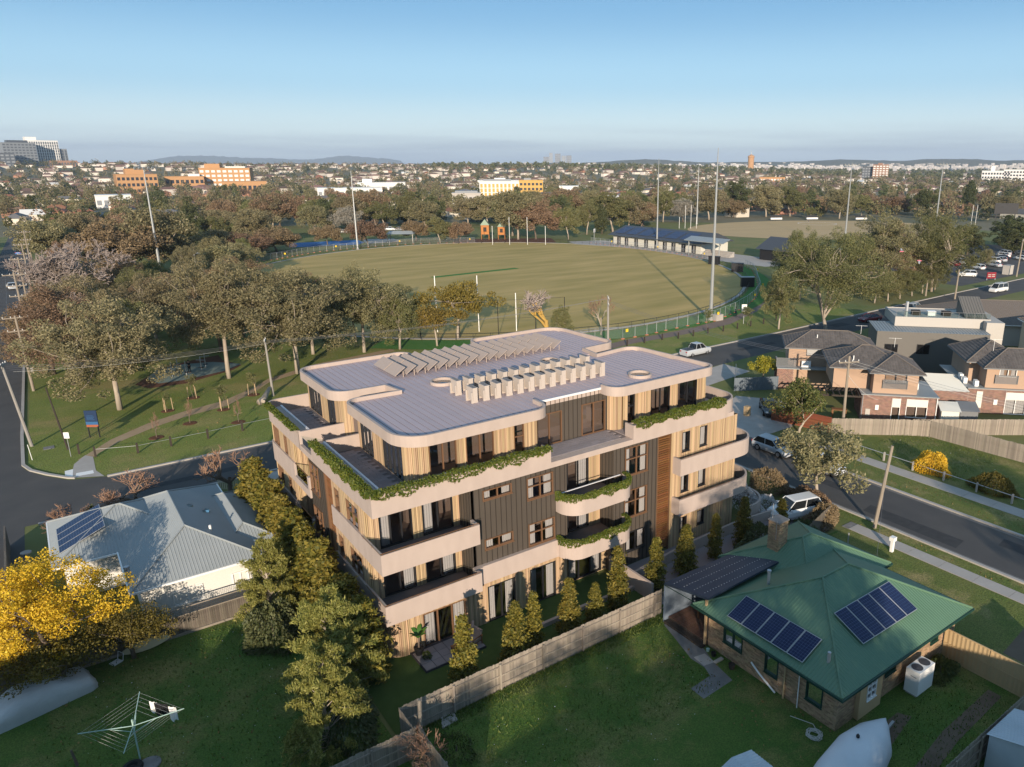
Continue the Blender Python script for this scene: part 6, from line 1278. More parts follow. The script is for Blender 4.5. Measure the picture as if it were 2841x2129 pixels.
# ================================================================ poles and wires
WOODP = mat('grey_timber_pole', (0.30,0.255,0.20), 0.9, (0.22,0.18,0.14), 2, 0.9, stretch=(3,3,0.4)); CONCP = mat('concrete_pole', (0.27,0.25,0.225), 0.85); WIRE = mat('wire', (0.16,0.16,0.17), 0.5); WIREL = mat('pale_wire', (0.55,0.54,0.50), 0.6); INSUL = mat('insulator', (0.6,0.6,0.58), 0.4)
def power_pole(label, base, h, m=WOODP, arms=((0.97,2.4),), lean=(0,0), rz=0.0, r=0.15, name='power_pole', trafo=False):
    t = thing(name, label, 'power pole', (base[0],base[1],0)); MB().tube([(0,0,-0.2),(lean[0],lean[1],h)], [r,r*0.68], 8).build('shaft', m, t); dx, dy = math.cos(rz), math.sin(rz)
    for f_, L in arms:
        c = Vector((lean[0]*f_, lean[1]*f_, h*f_)); MB().obox(tuple(c), (dx*L/2,dy*L/2,0), (-dy*0.06+0,dx*0.06,0), (0,0,0.07)).build('crossarm', m, t)
        for k in (-0.95,-0.35,0.35,0.95): MB().lathe([(0.04,0.07),(0.055,0.12),(0.03,0.24)], 6, (c.x+dx*L/2*k, c.y+dy*L/2*k, c.z)).build('insulator', INSUL, t)
        for k in (-0.5,0.5): MB().tube([(c.x+dx*L/2*k,c.y+dy*L/2*k,c.z),(c.x,c.y,c.z-0.6)], 0.02, 4).build('brace', m, t)
    if trafo: MB().lathe([(0.2,0),(0.22,0.05),(0.22,0.5),(0.1,0.6)], 10, (0.32,0,h*0.25)).build('equipment_box', CONCP, t)
    return t
def wire(label, a, b, sag=0.8, n=14, r=0.009, m=WIRE, group=None, name='power_line'):
    a, b = Vector(a), Vector(b); pts = [a.lerp(b, k/n) - Vector((0,0,sag*4*(k/n)*(1-k/n))) for k in range(n+1)]; mb = MB(); mb.tube([tuple(p - a) for p in pts], r, 4); o = mb.build(name, m); o.location = a; return tag(o, label, 'power line', group)
LP = [(-14.2,78.2,9.6),(-13.8,100.7,12.3),(-13.2,128,11.8),(-12.1,162.5,11.4),(-11.2,202.3,11.2),(-10.6,235,11.2),(-9.6,275,11)]
for k, (x, y, h) in enumerate(LP): power_pole(('grey timber power pole with grey equipment box on the left street verge','tall timber power pole with three crossarms on the left street verge','timber power pole with two crossarms beside the leafless tree')[min(k,2)] if k < 3 else 'timber power pole further along the left street verge', (x,y), h, WOODP, ((0.97,2.6),(0.80,2.2)) if k != 1 else ((0.97,2.8),(0.84,2.4),(0.72,2.2)), (0.12*(k % 3)-0.2,0), 0.0, 0.17, trafo=(k == 0))
for k in range(3, len(LP)): pass
for o in [o for o in COL.objects if o.get('label') == 'timber power pole further along the left street verge']: o['group'] = 'far poles of the left street'
power_pole('leaning concrete lamp pole at the street corner by the park', (-14.9,54.9), 8.8, CONCP, ((0.98,1.6),), (-0.9,-0.2), 1.2, 0.16, 'lamp_pole')
power_pole('white topped timber pole standing behind the apartment planter', (9.0,57.8), 7.2, CONCP, ((0.97,1.2),), (-0.15,0), 1.2, 0.15); power_pole('concrete pole with crossarms rising behind the roof edge', (55,50.0), 8.6, CONCP, ((0.96,2.2),(0.86,2.0)), (0,0), 1.0, 0.2)
power_pole('timber power pole with stout crossarm in front of the townhouses', (53.5,8.1), 8.2, WOODP, ((0.92,2.3),), (0.15,0.1), -0.45, 0.17); power_pole('leaning unpainted timber pole on the near nature strip', (36.7,-6.5), 6.8, WOODP, (), (0.6,-0.35), 0, 0.16)
power_pole('timber stay pole on the back street by the roof terrace house', (141.7,42.0), 6.2, WOODP, (), (0.2,0), 0, 0.2); power_pole('short timber pole beside the roadside gums', (140.5,47.8), 3.4, WOODP, (), (0.1,0), 0, 0.2); power_pole('timber power pole at the car park entrance', (185.7,49.1), 9.4, WOODP, ((0.95,2.2),), (0.5,0), 0.4, 0.2); power_pole('pale timber pole inside the car park', (176.7,67.2), 6.4, WOODP, (), (0.3,0), 0, 0.2)
for k in range(5):
    u = -0.9 + 0.45*k; wire('power line running right from the townhouse pole', (53.65+u*0.9,8.2-u*0.43,7.65), (57.5+u,-34-u*0.4,7.2), 0.9, 16, 0.012, WIREL if k % 2 else WIRE, 'wires from the townhouse pole')
for k in range(3): wire('power line between the townhouse pole and the corner', (53.65-0.7+0.7*k,8.5-0.3*k,7.65), (55+0.5*k,50,7.6), 0.9, 16, 0.014, WIRE, 'wires to the corner pole')
for k in range(4): wire('power line crossing the park corner to the pole behind the planter', (-15.8+0.25*k,54.7,8.5-0.22*k), (8.7+0.2*k,57.8,7.0-0.12*k), 0.5, 14, 0.009, WIREL if k == 3 else WIRE, 'wires over the park corner'); wire('power line behind the apartment between two concrete poles', (8.7+0.2*k,57.8,7.0-0.12*k), (54.2+0.5*k,50.2,8.2), 0.7, 16, 0.009, WIRE, 'wires behind the apartment')
for a, b in zip(LP, LP[1:]):
    for u in (-1.1,0,1.1): wire('power line along the left street', (a[0]+u,a[1],a[2]*0.975), (b[0]+u,b[1],b[2]*0.975), 0.6, 8, 0.012, WIRE, 'wires along the left street')
wire('service cable from the townhouse pole to the brick unit', (53.6,8.1,6.2), (58.6,7.4,2.7), 0.5, 10, 0.016, WIREL); wire('service wire crossing above the green roof verge', (36.9,-6.8,5.6), (27.9,-12,2.7), 0.2, 8, 0.01, WIRE)
TOWER = mat('tower_steel', (0.34,0.35,0.35), 0.4, metal=0.4)
def light_tower(label, base, h, r=0.42, head=True, rz=0.0):
    t = thing('floodlight_tower', label, 'light pole', (base[0],base[1],0), rz); MB().tube([(0,0,0),(0,0,h*0.8),(0,0,h)], [r,r*0.45,r*0.16], 10).build('mast', TOWER, t); MB().lathe([(r*1.5,0),(r*1.5,0.25),(r,0.3)], 10).build('base', CONC, t)
    if head:
        MB().box(-2.6,-0.08,h-1.2,2.6,0.08,h-1.05).build('crossbar', TOWER, t); fm = MB().obox((0,-0.15,0), (0.28,0,0), (0,0.12,0.05), (0,-0.06,0.2)).mesh('floodlight', TOWER)
        for k in range(5): meshobj('floodlight', fm, t, (-2.4+1.2*k,0,h-0.85))
    return t
light_tower('tallest grey floodlight mast beside the walking path and temporary fence', (84.9,57.7), 29.9, 0.36, False); light_tower('grey floodlight mast in front of the pavilion', (155.4,150.6), 29, 0.32, False); light_tower('grey floodlight mast among the gums left of the oval', (13.6,174), 27.2, 0.36, True, 0.6); light_tower('slim grey floodlight mast by the far temporary fence', (76.7,212), 25.2, 0.33, False)
light_tower('floodlight mast with lamp bar behind the second oval', (244.2,221), 28, 0.4, True, 0.9); light_tower('floodlight mast with lamp bar on the near side of the second oval', (220,123), 28, 0.36, True, -0.6); light_tower('floodlight mast with lamp bar rising behind the roadside gums', (262,113), 28.2, 0.36, True, -0.6)
# ================================================================ vehicles
TYRE = mat('tyre_rubber', (0.02,0.02,0.02), 0.9); RIM = mat('alloy_rim', (0.4,0.4,0.41), 0.35, metal=0.7); CGLASS = mat('car_glass', (0.012,0.014,0.016), 0.06, spec=0.6); LAMPW = mat('headlamp', (0.75,0.75,0.75), 0.2); LAMPR = mat('tail_lamp', (0.35,0.02,0.02), 0.3)
PAINT = {k: mat(k+'_car_paint', c, 0.28, spec=0.55) for k, c in {'silver': (0.42,0.44,0.46), 'white': (0.66,0.66,0.65), 'red': (0.16,0.012,0.02), 'black': (0.015,0.016,0.02), 'blue': (0.02,0.10,0.30), 'grey': (0.12,0.125,0.13)}.items()}
def car(label, loc, heading, color, style='hatch', sc=1.0, group=None, name='parked_car', cat='car'):
    t = thing(name, label, cat, loc, heading, group, sc); P = PAINT[color]
    S = {'hatch': dict(L=4.3,body=[(-2.13,.55,.70),(-2.05,.85,.80),(-1.3,.95,.88),(0.6,.93,.89),(1.2,.86,.88),(1.9,.70,.80),(2.13,.52,.66)],gh=(-1.95,1.15,-1.45,0.35),H=1.47), 'sedan': dict(L=4.7,body=[(-2.35,.55,.70),(-2.25,.85,.80),(-1.5,.95,.88),(0.6,.93,.89),(1.3,.86,.88),(2.1,.70,.80),(2.35,.52,.66)],gh=(-1.7,1.2,-0.9,0.35),H=1.42),
         'suv': dict(L=4.5,body=[(-2.22,.6,.72),(-2.15,1.0,.84),(-1.3,1.06,.92),(0.7,1.04,.93),(1.3,.98,.92),(2.0,.84,.84),(2.22,.62,.70)],gh=(-2.1,1.3,-1.75,0.5),H=1.68), 'ute': dict(L=5.1,body=[(-2.55,.75,.85),(-2.5,1.05,.88),(-1.0,1.06,.92),(0.7,1.06,.93),(1.5,1.02,.92),(2.3,.92,.86),(2.55,.65,.74)],gh=(-0.75,1.45,-0.45,0.7),H=1.8), 'van': dict(L=4.9,body=[(-2.45,.7,.85),(-2.4,1.05,.9),(-1.0,1.08,.93),(1.0,1.06,.93),(1.7,1.0,.92),(2.3,.85,.86),(2.45,.6,.74)],gh=(-2.4,1.75,-2.35,0.95),H=1.95)}[style]
    mb = MB(); n = 0; st = S['body']
    for x, zt, w in st:
        for y, z in ((-w*0.9,.24),(-w,.5),(-w*0.985,zt*0.82),(-w*0.86,zt),(w*0.86,zt),(w*0.985,zt*0.82),(w,.5),(w*0.9,.24)): mb.v.append((x,y,z))
    for i in range(len(st)-1):
        for k in range(8): a = i*8+k; b = i*8+(k+1) % 8; mb.f.append((a,a+8,b+8,b))
    mb.f += [tuple(range(8)), tuple(range(len(st)*8-8, len(st)*8))[::-1]]; mb.build('body', P, t)
    xr, xf, xr2, xf2 = S['gh']; zb = st[3][1]-0.04; H = S['H']; wb, wt = 0.80, 0.62
    g_ = MB().add([(xr,-wb,zb),(xf,-wb,zb-0.03),(xf,wb,zb-0.03),(xr,wb,zb),(xr2,-wt,H-0.05),(xf2,-wt,H-0.05),(xf2,wt,H-0.05),(xr2,wt,H-0.05)], [(0,1,5,4),(1,2,6,5),(2,3,7,6),(3,0,4,7)]); g_.build('windows', CGLASS, t)
    MB().add([(xr2-0.06,-wt-0.03,H-0.06),(xf2+0.06,-wt-0.03,H-0.06),(xf2+0.06,wt+0.03,H-0.06),(xr2-0.06,wt+0.03,H-0.06),(xr2+0.12,-wt+0.08,H),(xf2-0.1,-wt+0.08,H),(xf2-0.1,wt-0.08,H),(xr2+0.12,wt-0.08,H)], [(3,2,1,0),(4,5,6,7),(0,1,5,4),(1,2,6,5),(2,3,7,6),(3,0,4,7)]).build('roof', P, t)
    for sy in (-1,1):
        for x0, x1 in ((xf,xf2),((xf+xr)/2,(xf2+xr2)/2),(xr,xr2)):
            MB().tube([(x0,sy*(wb+0.005),zb),(x1,sy*(wt+0.012),H-0.05)], 0.035, 4).build('pillar', P, t)
        MB().box(xf-0.35,sy*0.9,zb,xf-0.2,sy*1.03,zb+0.14).build('mirror', P, t)
        MB().box(st[-1][0]-0.22,sy*0.42,.60,st[-1][0]-0.05,sy*0.70,.72).build('headlight', LAMPW, t); MB().box(st[0][0]-0.01,sy*0.48,.72,st[0][0]+0.1,sy*0.74,.90).build('tail_light', LAMPR, t)
        for x in (-S['L']*0.29, S['L']*0.30):
            w_ = MB(); w_.lathe([(0.22,-0.10),(0.31,-0.11),(0.335,-0.06),(0.335,0.06),(0.31,0.11),(0.22,0.10)], 14); o = w_.build('wheel', TYRE, t); o.location = (x,sy*0.80,0.335); o.rotation_euler = (math.pi/2,0,0); MB().lathe([(0.2,-0.112),(0.2,0.112)], 10).build('rim', RIM, o)
    if style == 'ute':
        MB().box(-2.4,-0.68,0.9,-0.85,0.68,1.075).build('tray_liner', ACDARK, t); MB().tube([(-0.95,-0.7,1.05),(-0.95,-0.62,1.62),(-0.95,0.62,1.62),(-0.95,0.7,1.05)], 0.035, 6).build('sports_bar', BLACKM, t)
    if style == 'van':
        r_ = MB()
        for y in (-0.5,0.5): r_.tube([(-2.0,y,2.05),(0.9,y,2.05)], 0.03, 5)
        for x in (-1.9,-0.6,0.7): r_.tube([(x,-0.6,2.0),(x,0.6,2.0)], 0.03, 5)
        r_.build('roof_rack', GREYP, t)
    MB().box(-S['L']*0.45,-0.7,0.18,S['L']*0.45,0.7,0.3).build('underbody', ACDARK, t)
    return t
car('silver hatchback parked beyond the curved balconies on the far kerb', (43.0,8.7,0.014), -math.pi/2, 'silver'); car('white car parked behind the street gum', (43.15,3.3,0.014), -math.pi/2, 'white', 'sedan', 1.0); car('white car with dark glass roof on the apartment driveway', (33.3,-1.5,0.034), math.radians(165), 'white', 'suv', 1.0)
car('silver utility with open tray on the back street', (64.7,41.2,0.01), 0.0, 'silver', 'ute'); car('dark red sedan parked beyond the large spreading gum', (107,39.6,0.01), math.pi-0.15, 'red', 'sedan'); car('silver wagon on the back street beside the roof terrace house', (122.5,40.2,0.01), 0.1, 'silver', 'suv'); car('white van with roof rack driving past the car park', (158.4,40.9,0.01), math.pi-0.1, 'white', 'van', name='van', cat='van'); car('white four wheel drive at the car park entrance', (176,56.8,0.03), 2.2, 'white', 'suv'); car('dark blue car in the corner townhouse driveway', (52.3,17.0,0.03), -2.3, 'black', 'sedan')
for k, (x, y, c, s_) in enumerate(((194,70,'red','hatch'),(198.8,71,'white','suv'),(203,73,'grey','sedan'),(207.6,70.6,'black','suv'),(209,66,'white','suv'),(214,66.4,'silver','hatch'),(219,68,'black','sedan'),(226,71,'white','sedan'),(231,73,'silver','suv'),(236,70,'grey','hatch'),(222,64,'white','hatch'),(229,65,'black','sedan'),(236,64,'silver','suv'),(243,68,'white','sedan'),(250,72,'grey','suv'),(201,62,'silver','sedan'),(192,62,'white','hatch'))): car(f'{c} car parked in the '+('row facing the dark trees' if y > 67.5 else 'row nearer the street')+(' with high roof' if s_ == 'suv' else ''), (x,y,0.03), 1.2, c, s_, group='cars in the car park')
car('silver car parked on the left street past the power poles', (-15.6,179.5,0.02), 1.6, 'silver', 'sedan'); car('dark car parked on the left street beyond the silver car', (-14.4,221,0.02), 1.6, 'black', 'suv'); car('blue car parked at the far end of the left street', (-12.9,262,0.02), 1.2, 'blue', 'hatch')
for k, (x, y, c) in enumerate(((94.4,277,'white'),(114.7,276,'white'),(118.5,273.6,'silver'),(123,270.5,'grey'),(100,279,'black'))): car(f'{c} car parked under the gums beyond the park shelter', (x,y,0), -0.7, c, 'suv' if k % 2 else 'hatch', group='cars beyond the shelter')
# ================================================================ covered car, boat, sheds and yard things
TARP = mat('silver_car_cover', (0.42,0.43,0.43), 0.45, (0.52,0.53,0.53), 0.8, 0.9, bump=0.6, bscale=3, stretch=(1,3,1)); CANVAS = mat('white_boat_cover', (0.58,0.60,0.62), 0.7, (0.50,0.52,0.54), 0.7, 0.8, bump=0.3, bscale=3)
def loft(stations, n=14):
    mb = MB()
    for x, w, h, e in stations:
        for k in range(n+1):
            a = math.pi*k/n; c, s_ = math.cos(a), math.sin(a); mb.v.append((x, w*math.copysign(abs(c)**e, c), h*abs(s_)**e))
    for i in range(len(stations)-1):
        for k in range(n): a = i*(n+1)+k; mb.f.append((a, a+1, a+n+2, a+n+1))
    mb.f += [tuple(range(n+1))[::-1], tuple(range(len(stations)*(n+1)-n-1, len(stations)*(n+1)))]; return mb
cc = loft([(-2.45,0.75,0.35,0.6),(-2.35,0.95,0.8,0.5),(-1.6,1.0,1.05,0.5),(-0.9,1.02,1.38,0.55),(0.5,1.02,1.42,0.55),(1.2,1.02,1.05,0.5),(2.1,0.98,0.85,0.5),(2.4,0.8,0.4,0.6)], 18)
rr_ = random.Random(3); cc.v = [(x+0.03*rr_.gauss(0,1)*(z < 0.6), y*(1+0.05*math.sin(x*9+z*4)*(z < 0.7)), z) for x, y, z in cc.v]
o = tag(cc.build('covered_car', TARP, smooth=True), 'car under a silver fabric cover below the golden wattle', 'covered car'); o.location = (-15.6,8.7,0.02); o.rotation_euler = (0,0,math.radians(14))
bt = thing('covered_boat', 'small boat under a white canvas cover beside the brick house', 'boat', (14.2,-19.9,0), math.radians(8)); bc = loft([(-3.1,0.95,0.75,0.7),(-3.0,1.1,0.9,0.7),(-1.5,1.2,1.25,0.8),(0.3,1.2,1.45,0.85),(1.8,0.95,1.15,0.85),(2.8,0.4,0.9,0.9),(3.1,0.08,0.8,1)], 16); bc.v = [(x,y,z+0.45) for x, y, z in bc.v]; bc.build('cover', CANVAS, bt, smooth=True)
hl = loft([(-3.05,0.9,0.5,0.7),(-1,1.1,0.5,0.7),(1.5,0.9,0.5,0.8),(3.05,0.08,0.4,1)], 10); hl.v = [(x,y*0.97,0.62-z) for x, y, z in hl.v]; hl.build('hull', WHITE, bt, smooth=True); MB().lathe([(0.08,0),(0.09,0.08),(0.01,0.2)], 8, (0.2,0.1,1.9)).build('vent_cap', BLACKM, bt)
for sy in (-1,1): o = MB().lathe([(0.2,-0.09),(0.3,-0.08),(0.3,0.08),(0.2,0.09)], 12).build('trailer_wheel', TYRE, bt); o.location = (-0.8,sy*1.05,0.3); o.rotation_euler = (math.pi/2,0,0)
MB().box(-2.8,-0.06,0.3,4.2,0.06,0.4).build('trailer_beam', GREYP, bt)
def gable_shed(label, loc, rz, w, d, h, rh, m):
    t = thing('garden_shed', label, 'shed', loc, rz); MB().add([(-w/2,-d/2,0),(w/2,-d/2,0),(w/2,d/2,0),(-w/2,d/2,0),(-w/2,-d/2,h),(w/2,-d/2,h),(w/2,d/2,h),(-w/2,d/2,h),(0,-d/2,h+rh),(0,d/2,h+rh)], [(0,1,5,8,4),(2,3,7,9,6),(1,2,6,5),(3,0,4,7)]).build('wall', m, t)
    fs = [[(-w/2-0.1,d/2+0.1,h),(-w/2-0.1,-d/2-0.1,h),(0,-d/2-0.1,h+rh+0.02),(0,d/2+0.1,h+rh+0.02)], [(w/2+0.1,-d/2-0.1,h),(w/2+0.1,d/2+0.1,h),(0,d/2+0.1,h+rh+0.02),(0,-d/2-0.1,h+rh+0.02)]]
    for f in fs: r = MB().poly3(f).build('roof_sheet', m, t); rb = MB(); roof_ribs(rb, f, 0.16, 0.04, 0.03); rb.build('corrugation', m, r, kind='stuff')
    return t
SHEDM = mat('pale_zincalume', (0.48,0.52,0.55), 0.4, (0.40,0.44,0.47), 1.2, 0.9, spec=0.5)
gable_shed('pale zinc garden shed beyond the side paling fence', (20.6,-25.0,0), 0.0, 3.2, 2.6, 1.95, 0.5, SHEDM).rotation_euler = (0,0,math.pi/2)
gable_shed('small pale metal shed at the edge of the lawn below the house', (8.6,-18.4,0), 0.0, 2.4, 2.0, 1.9, 0.3, SHEDM)
gable_shed('grey metal shed at the left edge behind the golden wattle', (-17.2,16.5,0), 0.0, 2.2, 4.4, 2.0, 0.35, SHEDM)
rs = thing('brick_outbuilding', 'red brick outbuilding at the left edge of the garden', 'outbuilding', (-18.6,12.6,0)); flat_bricks(rs, Face('x', 1.0, -1), -1.4, 1.8, 0, 2.6, []); MB().box(-1.6,-1.4,0,0.8,1.8,2.6).build('wall', MORTD, rs); MB().box(-1.8,-1.6,2.61,1.2,2.0,2.75).build('roof', TILECAP, rs)
# small metal sheds behind the vacant lot fence
for k, (u, v, lb) in enumerate(((12.6,-1.4,'cream skillion shed behind the paling fence'),(14.6,-1.0,'grey skillion shed beside the cream shed'))):
    x = TH_O[0]+u*math.cos(TH_R)-v*math.sin(TH_R); y = TH_O[1]+u*math.sin(TH_R)+v*math.cos(TH_R); t = thing('garden_shed', lb, 'shed', (x,y,0), TH_R); MB().add([(-0.9,-0.8,0),(0.9,-0.8,0),(0.9,0.8,0),(-0.9,0.8,0),(-0.9,-0.8,1.6),(0.9,-0.8,1.6),(0.9,0.8,2.1),(-0.9,0.8,2.1)], [(0,1,5,4),(1,2,6,5),(2,3,7,6),(3,0,4,7)]).build('wall', ROLLER if k == 0 else SLATE, t); MB().add([(-1.05,-1,1.62),(1.05,-1,1.62),(1.05,1,2.18),(-1.05,1,2.18)], [(0,1,2,3)]).build('roof', ROLLER if k == 0 else SLATE, t)
# rotary clothes line
MINT = mat('mint_steel', (0.36,0.50,0.44), 0.5)
hs = thing('rotary_clothes_line', 'pale green rotary clothes line standing on the shaded lawn', 'clothes line', (-12.0,1.15,0), math.radians(-15)); MB().tube([(0,0,0),(0,0,2.35)], 0.035, 7).build('post', MINT, hs); A = [(2.15,0),(0,2.15),(-2.15,0),(0,-2.15)]
for a in A: MB().tube([(0,0,2.0),(a[0],a[1],2.28)], 0.02, 6).build('arm', MINT, hs); MB().tube([(0,0,1.65),(a[0]*0.45,a[1]*0.45,2.12)], 0.018, 5).build('brace', MINT, hs)
for s_ in (0.45,0.6,0.72,0.84,0.97): MB().tube([(a[0]*s_,a[1]*s_,2.0+0.28*s_) for a in A+A[:1]], 0.004, 3).build('line', WIREL, hs)
for k, (c, p, z0) in enumerate(((WHITE,(0.5,1.3),1.55),(BLACKM,(0.72,1.12),1.45),(BLACKM,(1.0,0.95),1.5),(WHITE,(1.4,0.55),1.35))):
    g_ = MB(); vs = []; n = 6
    for i in range(n+1):
        u = 0.42*i/n; vs += [(u*0.7,-u*0.7+0.03*math.sin(i*2),0),(u*0.7+0.02,-u*0.7+0.05*math.sin(i*2+1),-(2.22-z0)*(0.9+0.1*math.sin(i)))]
    g_.add(vs, [(2*i,2*i+2,2*i+3,2*i+1) for i in range(n)]); o = tag(g_.build('hanging_garment', c), ('white shirt','black trousers','black top','long white towel')[k]+' pegged on the clothes line', 'laundry'); ca, sa = math.cos(math.radians(-15)), math.sin(math.radians(-15)); o.location = (-12.0+p[0]*ca-p[1]*sa, 1.15+p[0]*sa+p[1]*ca, 2.2)
tag(MB().lathe([(0.24,0),(0.42,0.02),(0.45,0.1),(0.42,0.2),(0.24,0.22),(0.2,0.11)], 18, (0,0,0)).build('old_tyre', TYRE, loc=(-12.35,0.75,0.02)), 'black tyre lying under the clothes line', 'tyre'); tag(MB().lathe([(0.5,0),(0.5,0.06),(0.45,0.08)], 16).build('stepping_stone', CONCD, loc=(-11.7,0.6,0.015)), 'round concrete stepping stone beside the tyre', 'stone'); tag(MB().tube([(0,0,0),(-0.1,0.05,0.9)], [0.07,0.05], 7).build('stump_post', BARKD, loc=(-14.4,2.6,0)), 'short dark timber stake on the left lawn', 'post')
sb = []; n = 18
for i in range(n+1):
    t_ = i/n; w_ = 0.3*math.sin(math.pi*min(1,max(0,t_*0.92+0.05)))**0.6; sb.append((2.4*(t_-0.5), w_))
sp = [(x,w_) for x, w_ in sb]+[(x,-w_) for x, w_ in sb[::-1]]; o = tag(MB().prism(sp, 0, 0.06).build('surfboard', mat('cream_fibreglass', (0.55,0.47,0.30), 0.35)), 'cream surfboard leaning on its edge against the dark fence', 'surfboard'); o.location = (-10.5,10.6,0.34); o.rotation_euler = (math.radians(75),0,math.radians(4))
lc = thing('garden_chair', 'white metal garden chair overturned under the wattle', 'chair', (-12.2,10.0,0), 0.5); MB().tube([(0,0,0.02),(0.5,0,0.02),(0.5,0.45,0.02),(0,0.45,0.02),(0,0,0.02)], 0.02, 5).build('back_frame', WHITE, lc); MB().tube([(0.5,0,0.02),(0.6,0,0.45),(0.6,0.45,0.45),(0.5,0.45,0.02)], 0.02, 5).build('seat_frame', WHITE, lc); MB().box(0.05,0.03,0.03,0.48,0.42,0.05).build('back', WHITE, lc)
tag(MB().lathe([(0.22,0),(0.14,0.05),(0.1,0.5),(0.16,0.6),(0.34,0.68),(0.34,0.76),(0.2,0.7)], 14).build('bird_bath', CONC, loc=(-15.8,27.2,0)), 'pale stone bird bath behind the weatherboard house', 'bird bath')
pk = thing('picket_fence', 'cream picket fence behind the golden wattle', 'fence', (-17.0,24.6,0), math.radians(4)); pm_ = MB().add([(0,0,0),(0.09,0,0),(0.09,0.02,0),(0,0.02,0),(0,0,0.85),(0.09,0,0.85),(0.09,0.02,0.85),(0,0.02,0.85),(0.045,0.01,0.95)], [(0,3,2,1),(0,1,5,4),(1,2,6,5),(2,3,7,6),(3,0,4,7),(4,5,8),(5,6,8),(6,7,8),(7,4,8)]).mesh('picket', mat('cream_picket', (0.5,0.44,0.33), 0.8))
for k in range(18): meshobj('picket', pm_, pk, (k*0.16,0,0.05))
MB().box(0,0.022,0.25,2.85,0.06,0.32).build('rail', PAL, pk); MB().box(0,0.022,0.65,2.85,0.06,0.72).build('rail', PAL, pk)
pk2 = thing('picket_fence', 'short cream picket fence by the back street behind the grey roof', 'fence', (-2.3,32.2,0), math.radians(-35)); [meshobj('picket', pm_, pk2, (k*0.16,0,0.05)) for k in range(11)]; MB().box(0,0.022,0.4,1.8,0.06,0.47).build('rail', PAL, pk2)
wl_ = thing('timber_retaining_edge', 'grey timber sleeper wall at the far left of the garden', 'wall', (-16.7,14,0), math.radians(90.5)); [MB().box(2.4*k,-0.06,0,2.4*k+2.35,0.06,1.7).build('sleeper_panel', PALD, wl_) for k in range(7)]
# terrace furniture of the apartment garden
sl2 = struct(MB().box(1.5,-1.3,0,5.3,0.84,0.13).build('garden_terrace', GROOVE)); pv2 = MB().box(-0.295,-0.295,0,0.295,0.295,0.03).mesh('paver', PAVER)
for i in range(6):
    for j in range(3): meshobj('paver', pv2, sl2, (1.85+0.62*i,-0.95+0.62*j,0.131))
CUSH = mat('taupe_cushion', (0.36,0.27,0.22), 0.95); OAK = mat('oiled_timber', (0.20,0.09,0.035), 0.6)
def armchair(label, loc, rz):
    t = thing('outdoor_armchair', label, 'armchair', loc, rz); MB().box(-0.34,-0.34,0.28,0.34,0.34,0.42).build('seat_cushion', CUSH, t); MB().obox((0,0.34,0.62), (0.33,0,0), (0,0.07,-0.02), (0,0.09,0.25)).build('back_cushion', CUSH, t)
    for sx in (-1,1):
        MB().box(sx*0.38-0.03,-0.38,0.56,sx*0.38+0.03,0.4,0.6).build('armrest', OAK, t)
        for y in (-0.34,0.36): MB().box(sx*0.38-0.025,y-0.025,0,sx*0.38+0.025,y+0.025,0.56).build('leg', OAK, t)
    MB().box(-0.36,-0.36,0.22,0.36,0.38,0.279).build('seat_frame', OAK, t); return t
armchair('taupe cushioned armchair nearer the timber wall on the terrace', (4.75,0.15,0.165), math.radians(-120)); armchair('taupe cushioned armchair nearer the lawn on the terrace', (4.75,-0.7,0.165), math.radians(-75))
ct = thing('low_table', 'low oiled timber table in front of the terrace armchairs', 'table', (3.75,-0.75,0.165)); MB().box(-0.35,-0.25,0.3,0.35,0.25,0.35).build('tabletop', OAK, ct); [MB().box(x-0.025,y-0.025,0,x+0.025,y+0.025,0.3).build('leg', BLACKM, ct) for x in (-0.3,0.3) for y in (-0.2,0.2)]
pp = thing('potted_palm', 'large leaved palm in a dark pot at the terrace corner', 'potted plant', (1.85,0.35,0.165)); MB().lathe([(0.2,0),(0.28,0.3),(0.3,0.5),(0.26,0.5),(0.24,0.42)], 14).build('pot', BLACKM, pp); MB().tube([(0,0,0.4),(0.02,0,1.1)], [0.06,0.04], 6).build('stem', BARKD, pp); LEAFB = mat('banana_leaf', (0.05,0.13,0.02), 0.5, objv=0.2)
for k in range(9):
    a = k*0.9; L = 0.9+0.2*(k % 3); mb = MB(); vs = []
    for i in range(7):
        t_ = i/6; w_ = 0.13*math.sin(math.pi*min(1,t_*0.95+0.04)); rr = L*0.55*t_; z = 1.05+L*(0.9*t_-0.45*t_*t_); c = (rr*math.cos(a),rr*math.sin(a),z); vs += [(c[0]-w_*math.sin(a),c[1]+w_*math.cos(a),z),(c[0]+w_*math.sin(a),c[1]-w_*math.cos(a),z-0.02)]
    mb.add(vs, [(2*i,2*i+1,2*i+3,2*i+2) for i in range(6)]); mb.build('leaf', LEAFB, pp, smooth=True)
bush('potted_shrub', 'low green shrub in a round pot beside the palm', (2.05,-0.25,0.165), 0.5, 0.5, 0.45, 260, 0.06, L_SHRUB, 31, 'potted plant')
